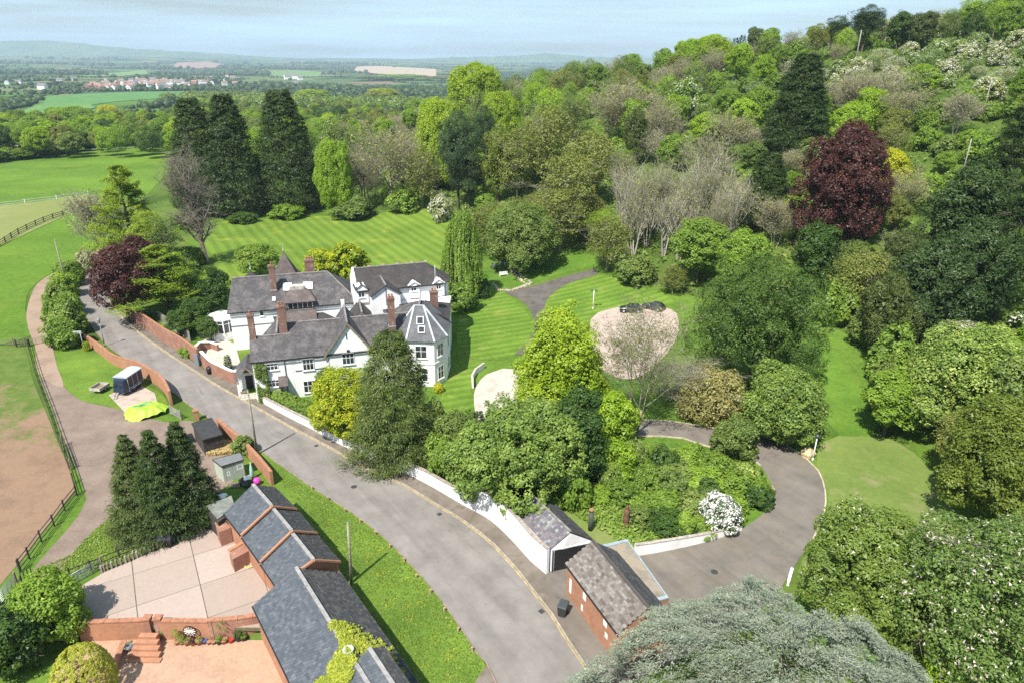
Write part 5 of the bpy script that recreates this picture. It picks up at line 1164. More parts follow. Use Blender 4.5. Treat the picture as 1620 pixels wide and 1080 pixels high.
a, b_ = Vector((sB[0].x, sB[0].y, 0)), Vector((sB[1].x, sB[1].y, 0)); dd = (b_ - a).normalized(); out = Vector((dd.y, -dd.x, 0)); ln = (b_ - a).length
m = MB(); m.beam(a + dd * .25 + out * .03 + Vector((0, 0, 2.6)), a + dd * (ln - .12) + out * .03 + Vector((0, 0, 2.6)), .08, .12); m.build('door_frame', FRAME, GA)
for i in range(14): m = MB(); m.beam(a + dd * .3 + out * .04 + Vector((0, 0, .12 + i * .175)), a + dd * (ln - .15) + out * .04 + Vector((0, 0, .12 + i * .175)), .06, .155); m.build('door_board', BLACK, GA)
m = MB(); m.tube(a + out * .12 + dd * .1 + Vector((0, 0, 2.6)), a + out * .12 + dd * .1, .05); m.build('drainpipe', BLACK, GA)
q = P(934, 838); o = empty('chimney_stub', q, 'dark round flue with a red pot behind the white garage', 'flue'); m = MB(); m.tube(q, q + Vector((0, 0, 2.3)), .26, n=12); m.build('flue', flat('mossy_iron', (.06, .07, .06), .8), o); m = MB(); m.tube(q + Vector((0, 0, 2.3)), q + Vector((0, 0, 2.65)), .19, n=10); m.build('pot', TERRA, o)

# ------------------------------------------------------------------ walls
def garden_wall(label, path, h, mat, cop, lat=.16, z0=-.3, copw=.06, copt=.10, top_=None, step=1.4, name='garden_wall'):
    "a wall swept along the ground with a row of coping pieces"
    p = spline(path, step); n = len(p); u = [i / (n - 1) for i in range(n)]
    hs = [float(np.interp(x, np.linspace(0, 1, len(h)), h)) for x in u] if isinstance(h, (list, tuple)) else [h] * n
    o = empty(name, Vector((p[n // 2].x, p[n // 2].y, float(T(p[n // 2].x, p[n // 2].y)))), label, 'wall')
    m = MB(); m.sweep(p, -lat, lat, z0, hs); m.build('wall_face', mat, o, fixn=True)
    for i in range(n - 1):
        a, b = p[i], p[i + 1]; za = float(T(*a)) + hs[i]; zb = float(T(*b)) + hs[i + 1]
        d = (b - a).normalized() * .012; m = MB(); m.beam(Vector((*(a + d), za + copt / 2 + .002)), Vector((*(b - d), zb + copt / 2 + .002)), lat * 2 + copw, copt); m.build('coping_stone', cop, o)
    return o
def hts(base, tops):
    return [max(.5, HZ(tx_, ty_, b.x, b.y) - b.z) for b, (tx_, ty_) in zip(base, tops)]
hw = hts(wb, WALLT); print('white wall', [round(v, 2) for v in hw])
garden_wall('long whitewashed wall curving along the pavement from the house to the garage', wb, hw, WHITEWALL, flat('wall_coping', (.30, .26, .22), .9, var=.3, scale=3))
garden_wall('red brick wall beside the forecourt, on the near side of the road', PL([(135, 541), (160, 560), (182, 577), (218, 590), (245, 606), (262, 620), (272, 641)]), [1.4, 1.6, 1.7, 1.7, 2.0, 2.1, 2.1], BR_ORANGE, TERRA)
garden_wall('red brick wall running from the sheds down to the stables', PL([(346, 678), (362, 692), (385, 712), (412, 742), (432, 768)]), [1.5, 1.5, 1.6, 1.7, 1.8], BR_ORANGE, TERRA)
garden_wall('tall red brick wall along the pavement left of the white house', PL([(200, 500), (232, 520), (262, 542), (290, 558), (316, 576)]), [2.3, 2.4, 2.6, 2.6, 2.5], BR_RED, TERRA)
garden_wall('red brick terrace wall with white coping beside the house porch', PL([(322, 580), (338, 592), (352, 597), (372, 606), (388, 604)]), [2.6, 2.2, 1.9, 1.9, 1.9], BR_RED, FRAME, copw=.14)
garden_wall('low white capped wall round the terrace by the conservatory', PL([(312, 566), (318, 556), (335, 552), (346, 556)]), [1.9, 1.6, 1.2, 1.2], BR_RED, FRAME, copw=.12)
q = P(313, 578); m = MB(); m.box(q + Vector((0, -.1, 1.0)), (.9, .12, 2.0), -.5); o = m.build('garden_door', flat('slate_blue_door', (.16, .19, .23), .6)); tag(o, 'grey blue door in the brick wall along the pavement', 'door')
# terrace with furniture
sheet('terrace', PL([(305, 548), (340, 530), (372, 545), (385, 590), (352, 596), (320, 575)]), .12, D_GRAVEL2, 2.0)
garden_wall('curved pale stone wall between the front lawn and the gravel drive', PL([(748, 614), (747, 602), (752, 592), (766, 582)]), .85, WHITEWALL, STONE, lat=.14)
garden_wall('low white wall edging the drive from the lodge to the rhododendron', PL([(1003, 879), (1060, 869), (1120, 855), (1172, 838)]), [1.35, 1.2, .95, .5], WHITEWALL, flat('wall_coping2', (.36, .32, .28), .9, var=.3), lat=.14)
# grey fence panels behind the tall wall
def panels(label, path, h, mat, w=1.8, z=0.0, name='panel_fence'):
    p = spline(path, w); o = empty(name, Vector((p[0].x, p[0].y, float(T(*p[0])))), label, 'fence')
    for i in range(len(p) - 1):
        a, b = p[i], p[i + 1]; za, zb = float(T(*a)) + z, float(T(*b)) + z; k = max(3, int((b - a).length / .15)); m = MB()
        for j in range(k):
            s, e = j / k + .006, (j + 1) / k - .006; q0 = a.lerp(b, s); q1 = a.lerp(b, e); wallq(m, q0, q1, min(za, zb), max(za, zb) + h + rnd.uniform(-.02, .02), .03 + .015 * (j % 2))
        m.build('fence_panel', mat, o)
        m = MB(); m.box((a.x, a.y, za + (h + .1) / 2), (.11, .11, h + .1)); m.build('post', mat, o)
    return o
panels('grey timber fence panels on the garden side of the tall brick wall', PL([(252, 508), (268, 518), (285, 530), (302, 541)]), 1.9, GREYWOOD)

# ------------------------------------------------------------------ post and rail fences, every post and rail its own part
POSTM = {}; RAILM = {}
def unitbox(name, mat):
    m = MB(); m.box((0, 0, .5), (1, 1, 1)); me = bpy.data.meshes.new(name); me.from_pydata([tuple(v) for v in m.v], [], m.f); me.materials.append(mat); return me
def rail_fence(label, path, h, nr, mat, sp=2.4, post=.11, rail=.09, group=None, name='rail_fence', braces=0, z=0.0):
    p = spline(path, sp); o = empty(name, Vector((p[0].x, p[0].y, float(T(*p[0])))), label, 'fence', group); b0 = o.location
    if mat.name not in POSTM: POSTM[mat.name] = unitbox('post', mat); RAILM[mat.name] = unitbox('rail', mat)
    for i, a in enumerate(p):
        za = float(T(*a)) + z; q = linkobj('post', POSTM[mat.name], o, Vector((a.x, a.y, za - .2)) - b0); q.scale = (post, post, h + .3)
        if i < len(p) - 1:
            b = p[i + 1]; zb = float(T(*b)) + z
            for r in range(nr):
                zr = h * (r + .75) / nr; A = Vector((a.x, a.y, za + zr)); B = Vector((b.x, b.y, zb + zr)); d = B - A
                q = linkobj('rail', RAILM[mat.name], o, A - b0); q.rotation_euler = d.to_track_quat('Z', 'X').to_euler(); q.scale = (rail, .04, d.length)
    return o
rail_fence('dark post and rail fence between the paddock and the track', PL([(45, 549), (58, 595), (76, 645), (94, 698), (110, 742), (122, 782)]), 1.35, 3, DKWOOD)
rail_fence('dark post and rail fence along the bottom of the paddock', PL([(122, 784), (103, 808), (86, 832), (66, 857), (47, 884), (33, 902)]), 1.35, 3, DKWOOD)
rail_fence('short weathered rail fence beside the track gate', PL([(-30, 548), (0, 546), (22, 546), (40, 544)]), 1.2, 3, TIMBER, sp=3)
rail_fence('dark post and rail fence winding across the far pasture', PL([(-20, 397), (0, 390), (30, 371), (70, 352), (100, 342), (146, 328)]), 1.5, 3, DKWOOD, sp=4, post=.2, rail=.16)
rail_fence('white tape fence across the far pasture', PL([(-20, 329), (0, 327), (40, 322), (90, 316), (140, 309)]), 1.3, 2, FRAME, sp=9, post=.14, rail=.12)
rail_fence('pale tape fence at the top of the pasture', PL([(60, 243), (110, 241), (160, 239), (240, 235), (262, 233)]), 1.3, 1, FRAME, sp=14, post=.25, rail=.18)
rail_fence('dark rail fence on the bank above the concrete yard', PL([(112, 915), (145, 903), (190, 884), (240, 864), (285, 846), (325, 829)]), 1.1, 2, DKWOOD, sp=3.2, z=.1)
rail_fence('dark post and rail fence in the corner below the paddock', PL([(32, 905), (38, 930), (20, 958), (-5, 985)]), 1.35, 3, DKWOOD)
def gate(label, a, b, h, mat, bars=6, name='field_gate', z=.12, up=5):
    a = Vector(a); b = Vector(b); o = empty(name, a, label, 'gate'); d = (b - a).normalized()
    for i in range(bars): zz = z + (h - z) * i / (bars - 1); m = MB(); m.tube(a + Vector((0, 0, zz)), b + Vector((0, 0, zz)), .028, n=6); m.build('bar', mat, o)
    for s in [k / (up - 1) for k in range(up)]: m = MB(); q = a.lerp(b, s); m.tube(q + Vector((0, 0, z)), q + Vector((0, 0, h)), .028, n=6); m.build('upright', mat, o)
    for q in (a - d * .15, b + d * .15): m = MB(); m.box(q + Vector((0, 0, (h + .2) / 2)), (.14, .14, h + .2)); m.build('gate_post', mat if mat is DKWOOD else TIMBER, o)
    return o
GALV = flat('galvanised_steel', (.45, .47, .48), .4, .7, var=.15)
gate('galvanised gate lying between the bank fence and the yard', P(113, 926), P(160, 900), 1.15, GALV, 7)
gate('galvanised gate in the corner below the paddock', P(2, 955), P(26, 925), 1.2, GALV, 7)
gate('weathered timber gate across the track beside the road hedge', P(48, 547), P(88, 540), 1.2, TIMBER, 5)
gate('small dark timber gate at the end of the paddock fence', P(28, 549), P(46, 548), 1.2, DKWOOD, 5)
gate('dark metal gate halfway along the paddock fence', P(101, 706), P(113, 742), 1.3, BLACK, 6)
# sleeper wall edging the yard, each sleeper upright
sp_ = spline(PL([(162, 905), (200, 890), (250, 868), (300, 850), (328, 838)]), .34); o = empty('sleeper_wall', Vector((*sp_[0], 0)), 'low retaining wall of upright weathered sleepers at the back of the yard', 'wall')
for i, a in enumerate(sp_[:-1]): m = MB(); m.box((a.x, a.y, .40), (.15, .30, .8 + rnd.uniform(-.06, .06)), .35 + rnd.uniform(-.04, .04)); m.build('sleeper', TIMBER if i % 3 else GREYWOOD, o)

# ------------------------------------------------------------------ concrete yard in slabs
def clip(poly, edge):
    (ax, ay), (bx, by) = edge; out = []; sd = lambda p: (bx - ax) * (p[1] - ay) - (by - ay) * (p[0] - ax)
    for i in range(len(poly)):
        p, q = poly[i], poly[(i + 1) % len(poly)]; sp1, sq = sd(p), sd(q)
        if sp1 >= 0: out.append(p)
        if (sp1 >= 0) != (sq >= 0): t = sp1 / (sp1 - sq); out.append((p[0] + (q[0] - p[0]) * t, p[1] + (q[1] - p[1]) * t))
    return out
SLAB = piecemat('yard_concrete', [(.0, (.30, .235, .195)), (.5, (.35, .275, .232)), (1, (.40, .325, .28))], .9, obj=True, moss=(.30, .25, .19))
yb_ = [tuple(Q(a, b, 0)[:2]) for a, b in ((120, 932), (165, 905), (340, 823), (470, 905))] + [(-17.5, 44.02), (-37.6, 44.1)]
YO = empty('concrete_yard', (-28, 49, 0), 'pinkish concrete yard laid in large slabs beside the stables', 'yard'); YO['kind'] = 'structure'
cx = sum(p[0] for p in yb_) / len(yb_); cyy = sum(p[1] for p in yb_) / len(yb_)
ar = sum(yb_[i][0] * yb_[(i + 1) % len(yb_)][1] - yb_[(i + 1) % len(yb_)][0] * yb_[i][1] for i in range(len(yb_)))
yb2 = yb_ if ar > 0 else yb_[::-1]
ua, va = Vector((.86, .51)), Vector((.51, -.86)); us, vs2 = 5.2, 4.6; o_ = Vector((-28.3, 49.0))
for i in range(-4, 5):
    for j in range(-4, 5):
        c = [o_ + ua * (us * (i + a)) + va * (vs2 * (j + b)) for a, b in ((0, 0), (0, 1), (1, 1), (1, 0))]
        c = [(p.x, p.y) for p in c]; A_ = sum(c[k][0] * c[(k + 1) % 4][1] - c[(k + 1) % 4][0] * c[k][1] for k in range(4)); c = c if A_ > 0 else c[::-1]
        for k in range(len(yb2)):
            c = clip(c, (yb2[k], yb2[(k + 1) % len(yb2)]))
            if len(c) < 3: break
        if len(c) < 3: continue
        A_ = abs(sum(c[k][0] * c[(k + 1) % len(c)][1] - c[(k + 1) % len(c)][0] * c[k][1] for k in range(len(c)))) / 2
        if A_ < .6: continue
        mx = sum(p[0] for p in c) / len(c); my = sum(p[1] for p in c) / len(c); c = [(mx + (p[0] - mx) * (1 - .05 / max(.3, math.hypot(p[0] - mx, p[1] - my))), my + (p[1] - my) * (1 - .05 / max(.3, math.hypot(p[0] - mx, p[1] - my)))) for p in c]
        m = MB(); m.prism(c, -.25, .075 + rnd.uniform(0, .01)); m.build('slab', SLAB, YO)
m = MB(); m.prism(yb2, -.3, .045); m.build('slab_joint_bed', flat('joint_soil', (.12, .11, .06), .95, var=.4, scale=3), YO)
# lower court, lawn, retaining walls, steps
sheet('lower_court', [(-35.8, 43.9), (-18.0, 43.9), (-15, 38), (-10, 28), (-40, 28), (-37.5, 33)], .06, D_COURT, 2.0)
sheet('lower_lawn', [(-60, 43.5), (-35.9, 43.5), (-37.6, 33), (-40, 28), (-70, 28)], .07, G_VERGE, 2.0)
def rwall(label, a, b, z0, z1, mat=BR_ORANGE, bow=0.0):
    o = empty('retaining_wall', Vector((a[0], a[1], z0)), label, 'wall'); a = Vector(a); b = Vector(b); n = max(1, int((b - a).length / 1.0)); pr = Vector(((b - a).y, -(b - a).x)).normalized()
    pts_ = [a.lerp(b, i / n) + pr * bow * math.sin(math.pi * i / n) for i in range(n + 1)]; m = MB()
    for i in range(n): wallq(m, pts_[i], pts_[i + 1], z0, z1, .34)
    m.build('wall_face', mat, o)
    for i in range(n): m = MB(); d = (pts_[i + 1] - pts_[i]).normalized() * .015; m.beam(Vector((*(pts_[i] + d), z1 + .06)), Vector((*(pts_[i + 1] - d), z1 + .06)), .44, .12); m.build('coping_brick', TERRA, o)
    return o
W_ = lambda px, py, z=.75: tuple(Q(px, py, z)[:2])
rwall('brick retaining wall left of the garden steps, half in tree shade', W_(122, 984), W_(232, 980), -1.3, .75)
rwall('brick retaining wall with the cartwheel, right of the garden steps', W_(252, 981), W_(330, 982), -1.3, .75)
rwall('curved end of the brick retaining wall next to the stables', W_(330, 982), W_(424, 970), -1.3, .85, BR_RED, bow=.2)
for px, lb_ in ((233, 'square brick pier on the left of the garden steps'), (250, 'square brick pier on the right of the garden steps')):
    q = W_(px, 979); o = empty('brick_pier', Vector((*q, -1.3)), lb_, 'pier'); m = MB(); m.box((q[0], q[1], -.2), (.55, .55, 2.2)); m.build('shaft', BR_RED, o); m = MB(); m.box((q[0], q[1], .96), (.68, .68, .14)); m.build('cap', TERRA, o)
o = empty('garden_steps', Vector((*W_(243, 1000, -.5), -1.2)), 'flight of brick steps leading down from the yard to the lower court', 'steps')
sx = Q(243, 988, .0).x
for i in range(5): m = MB(); m.box((sx + i * .06, 43.3 - i * .42, -.12 - i * .24 - .35), (1.5 + i * .35, .48, .7 - .0)); m.build('step', BR_ORANGE, o)
rwall('low brick edging wall between the lower lawn and the court', W_(196, 1012, -.7), W_(180, 1055, -.7), -1.3, -.75)
# lower court planting: wheel, pots
q = onplane(300, 998, (0, 43.55), (0, 1)); o = empty('cartwheel', q, 'old white cartwheel leaning on the brick retaining wall', 'wheel')
m = MB(); 
for i in range(16): a = i * math.pi / 8; b = a + math.pi / 8; m.beam(q + Vector((math.cos(a) * .55, 0, math.sin(a) * .55)), q + Vector((math.cos(b) * .55, 0, math.sin(b) * .55)), .07, .07)
m.build('rim', BLACK, o)
for i in range(12): a = i * math.pi / 6; m = MB(); m.tube(q, q + Vector((math.cos(a) * .52, 0, math.sin(a) * .52)), .022, n=5); m.build('spoke', FRAME, o)
m = MB(); m.tube(q + Vector((0, -.08, 0)), q + Vector((0, .05, 0)), .1); m.build('hub', FRAME, o); o.location += Vector((0, 0, 0))
def pot(px, py, r, h, mat, lb_, plant=None, pm='mid', ph=.5, pw=.6, zz=-1.19):
    q = Q(px, py, zz); o = empty('plant_pot', q, lb_, 'plant pot'); m = MB(); m.lathe(q, [(r * .7, 0), (r, h * .9), (r * 1.08, h * .9), (r * 1.08, h)], 12); m.build('pot', mat, o)
    if plant: f = Fol(int(px * 7)); c, n = lobes_points(f.R, [(0, 0, h + ph * .5, pw / 2, pw / 2, ph * .55)], 40); f.clusters(c, n, np.full(40, .12), 9, .05, f.R.random(40)); linkobj('plant', f.mesh('plant', M[pm]), o)
    return o
BLUEP = flat('blue_glaze', (.05, .09, .25), .3)
for i, (px, py, r, h, mt, lb_, pl, pm, ph, pw) in enumerate(((206, 1028, .3, .4, BLUEP, 'blue bowl of silvery plants left of the steps', 1, 'greygreen', .4, .8), (259, 1006, .25, .35, TERRA, 'clipped ball plant in a pot at the top right of the steps', 1, 'fresh', .8, .7),
    (281, 1018, .25, .35, TERRA, 'pointed golden shrub in a pot right of the steps', 1, 'fresh', 1.1, .6), (289, 1018, .22, .3, TERRA, 'rounded green shrub in a pot beside the golden one', 1, 'mid', .6, .5),
    (297, 1019, .27, .4, TERRA, 'first of three dark planted pots under the cartwheel', 1, 'tan', .2, .5), (306, 1019, .27, .4, TERRA, 'middle of three dark planted pots under the cartwheel', 1, 'purple', .2, .5), (316, 1018, .28, .42, TERRA, 'last of three dark planted pots under the cartwheel', 1, 'tan', .2, .5),
    (324, 1017, .2, .35, BLUEP, 'small blue pot right of the three dark pots', 0, '', 0, 0), (331, 1018, .18, .3, TERRA, 'small orange pot beside the blue one', 0, '', 0, 0), (338, 1018, .18, .3, TERRA, 'small clay pot next to the drainpipe', 0, '', 0, 0), (347, 1018, .22, .4, BLACK, 'dark pot left of the large conical shrub', 1, 'mid', .3, .4),
    (355, 1016, .3, .4, TERRA, 'large cone shaped shrub in a pot before the curved wall', 1, 'fresh', 1.7, 1.1), (366, 1016, .18, .4, flat('red_glaze', (.5, .04, .03), .4), 'small red pot right of the cone shaped shrub', 0, '', 0, 0), (378, 1012, .3, .45, BLACK, 'tall dark urn by the curved wall', 1, 'deep', .5, .6), (386, 1011, .32, .35, BLACK, 'round black planter beside the dark urn', 1, 'mid', .3, .6))):
    pot(px, py, r, h, mt, lb_, pl, pm, ph, pw)
m = MB(); q = Q(338, 1000, -.4); m.tube(q + Vector((0, 0, -.8)), q + Vector((0, 0, 1.3)), .05); tag(m.build('drainpipe', BLACK), 'black drainpipe on the brick retaining wall', 'pipe')
HUE = {'mid': 'mid green', 'mid2': 'dull green', 'fresh': 'fresh green', 'lime2': 'yellow green', 'olive': 'olive', 'hawthorn': 'half flowering', 'mayblossom': 'fully flowering', 'tan': 'tan coloured', 'greygreen': 'grey green', 'deep': 'dark green', 'lime': 'lime green'}
# ------------------------------------------------------------------ planting: trees one can tell apart
tb = treeb; tt = tree
# left of the house
tb('conifer_tree', 'leyland0', 326, 338, 150, 88, 'fir', 'tall dark conifer beside the back lawn, leftmost of the three')
tb('conifer_tree', 'leyland1', 378, 340, 143, 94, 'fir', 'tall dark conifer by the back lawn, in the middle of the three')
tb('conifer_tree', 'leyland0', 462, 332, 137, 100, 'fir', 'tall dark conifer by the back lawn, rightmost of the three', rz=2.0)
# the dead tree: leaning stem with a grey tangle of twigs
_b = P(330, 418); _h = HZ(285, 197, _b.x, _b.y) - _b.z
V, Fc, B_, d_ = branches(seed=5, h=_h, w=12, levels=4, n0=24, kids=5, trunk=.7, up=.35, lean=(-.19, 0), curl=.35, first=.22, twigr=.022)
_o = empty('dead_tree', _b, 'bare dead tree with a leaning dark trunk and grey tangled twigs beside the cedar', 'tree')
_o.rotation_euler = (0, rad(-2), 0); linkobj('trunk', mesh_np('trunk', V, Fc, BARKD), _o)
tb('bare_tree', 'bare2', 172, 415, 282, 92, 'greygreen', 'grey half bare willow behind the cedar at the road bend')
tb('cedar_tree', 'cedar0', 222, 440, 265, 150, 'limecedar', 'tall yellow green cedar with flat tiers behind the purple beech')
tb('cedar_tree', 'cedar0', 268, 500, 388, 170, 'limecedar', 'low spreading cedar with golden green tips in front of the purple beech', rz=1.4)
tb('beech_tree', 'broad0', 205, 510, 385, 100, 'purple', 'dark purple beech overhanging the road bend beside the low cedar')
tb('beech_tree', 'broad2', 232, 475, 372, 76, 'purple', 'small purple beech behind the low golden cedar')
for q in ((318, 520, 470, 60), (338, 500, 440, 60), (345, 470, 425, 50), (290, 532, 490, 50), (335, 540, 500, 40), (240, 455, 420, 50)):
    tb('shade_tree', 'broad%d' % (q[0] % 4), *q, 'deep', 'dark green tree behind the roadside brick wall, ' + {318: 'beside the conservatory', 338: 'before the left gable of the house', 345: 'furthest back by the lawn', 290: 'behind the grey fence panels', 335: 'low beside the terrace', 240: 'under the tall cedar'}[q[0]], group='dark trees behind the roadside brick wall')
for i, q in enumerate(((112, 452, 415, 48), (104, 470, 432, 48), (98, 492, 452, 44), (112, 500, 465, 44), (88, 512, 474, 36), (112, 530, 482, 52), (104, 548, 505, 60), (122, 520, 492, 36))):
    tb('hedge_bush', 'bush%d' % (i % 3), *q, ['mid', 'fresh', 'laurel'][i % 3], ['mid green', 'fresh green', 'glossy green'][i % 3] + ' bush between track and road, ' + ['at the far end', 'just before the far end', 'beside the leaning pole', 'in the middle on the road side', 'jutting into the track', 'behind the nearest bush', 'nearest the brick wall', 'overhanging the road kerb'][i], group='hedge bushes between the track and the road')
tb('shrub', 'bush1', 141, 430, 396, 32, 'greygreen', 'grey green shrub at the roadside before the purple beech')
tb('shrub', 'bush1', 138, 555, 540, 12, 'goldgreen', 'small yellow flowering shrub at the end of the brick wall')
tb('oak_tree', 'airy1', 266, 452, 345, 66, 'mid2', 'dull green tree between the tall cedar and the leaning dead tree')
tb('shade_tree', 'broad2', 298, 470, 402, 60, 'deep', 'dark tree at the foot of the leaning dead tree')
tb('cedar_tree', 'pine', 248, 450, 330, 70, 'limecedar', 'yellow green pine tucked behind the low golden cedar')
tb('shrub', 'bush1', 300, 418, 392, 60, 'mid', 'green bushes edge of the back lawn beside the dead tree')
# behind the roofs
tb('shrub', 'bush1', 512, 434, 396, 66, 'goldgreen', 'yellow flowering shrub over the roof ridge, beside the big chimney'); tb('shrub', 'bush2', 556, 436, 390, 74, 'goldgreen', 'yellow flowering shrub over the roof ridge of the rear wing')
tb('shrub', 'broad3', 412, 440, 385, 74, 'mid', 'green rounded tree behind the tiled turret')
tb('birch_tree', 'broad1', 730, 482, 335, 10, 'mid', 'weeping birch') if False else None
_b = P(733, 474); _h = HZ(728, 330, _b.x, _b.y) - _b.z
o = empty('birch_tree', _b, 'weeping birch with hanging green strands at the end of the white house', 'tree')
linkobj('crown', weeping(7, w=8.2, h=_h, strands=700, leaf=.17).mesh('crown', M['mid']), o)
V, Fc, *_ = branches(seed=8, h=_h * .95, w=6, levels=3, n0=9, kids=4, trunk=.22, up=.9); linkobj('trunk', mesh_np('trunk', V, Fc, BARKG), o)
for i, q in enumerate(((735, 492, 450, 50), (758, 470, 440, 40), (712, 475, 425, 40))):
    tb('shrub', 'bush%d' % i, *q, ['mid', 'deep', 'mid2'][i], ['green shrub at the foot of the weeping birch', 'dark shrub beside the small lawn and the birch', 'olive shrub between the birch and the white gable'][i])
# edge of the back lawn
for i, (px, pb, pt, w, sh, m, l) in enumerate((
    (535, 342, 222, 66, 'broad1', 'lime2', 'light green tree right of the three tall conifers'),
    (500, 330, 262, 40, 'broad3', 'fresh', 'small bright tree close to the third tall conifer'),
    (545, 300, 182, 70, 'airy1', 'whitebeam', 'pale tree with whitish flowers behind the light green tree'),
    (620, 330, 182, 128, 'bare0', 'tan', 'wide bare tree with pinkish twigs behind the back lawn'),
    (578, 328, 205, 84, 'bare1', 'olive', 'half bare olive tree left of the wide pinkish one'),
    (668, 330, 240, 66, 'airy2', 'olive', 'olive tree at the corner of the back lawn'),
    (725, 335, 172, 84, 'pine', 'bluefir', 'dark blue green pine standing before bright limes'),
    (742, 330, 250, 70, 'pine', 'bluefir', 'lower dark pine bough tree beside the blue green pine'),
    (700, 300, 158, 84, 'broad1', 'lime', 'bright lime tree partly behind the blue green pine'),
    (788, 320, 195, 62, 'yewtree', 'goldyew', 'golden green yew beside the blue green pine'),
    (698, 350, 308, 42, 'bush1', 'mayblossom', 'round white blossoming hawthorn at the lawn edge'),
    (640, 335, 302, 60, 'bush0', 'mid', 'green bush by the lawn left of the white hawthorn'),
    (560, 345, 318, 70, 'bush2', 'mid2', 'low bush at the top edge of the striped lawn'),
    (455, 345, 325, 60, 'bush1', 'fresh', 'low bright scrub before the tall conifers'),
    (385, 352, 338, 50, 'bush0', 'deep', 'dark low shrub under the middle tall conifer'),
    (745, 392, 335, 60, 'bush2', 'mid2', 'green shrub behind the weeping birch'),
    (822, 428, 318, 128, 'broad2', 'mid2', 'round spreading apple like tree on the grassy bank'),
    (780, 405, 325, 90, 'airy0', 'olive', 'loose olive tree behind the garden chairs'),
    (885, 400, 300, 120, 'airy1', 'olive', 'brownish olive tree above the bank lawn'),
    (960, 430, 340, 90, 'airy2', 'olive', 'olive tree at the head of the dark path'),
    (1005, 448, 405, 70, 'bush1', 'mid2', 'green bush above the upper lawn'))):
    tb('tree' if not sh.startswith('bush') else 'bush', sh, px, pb, pt, w, m, l)
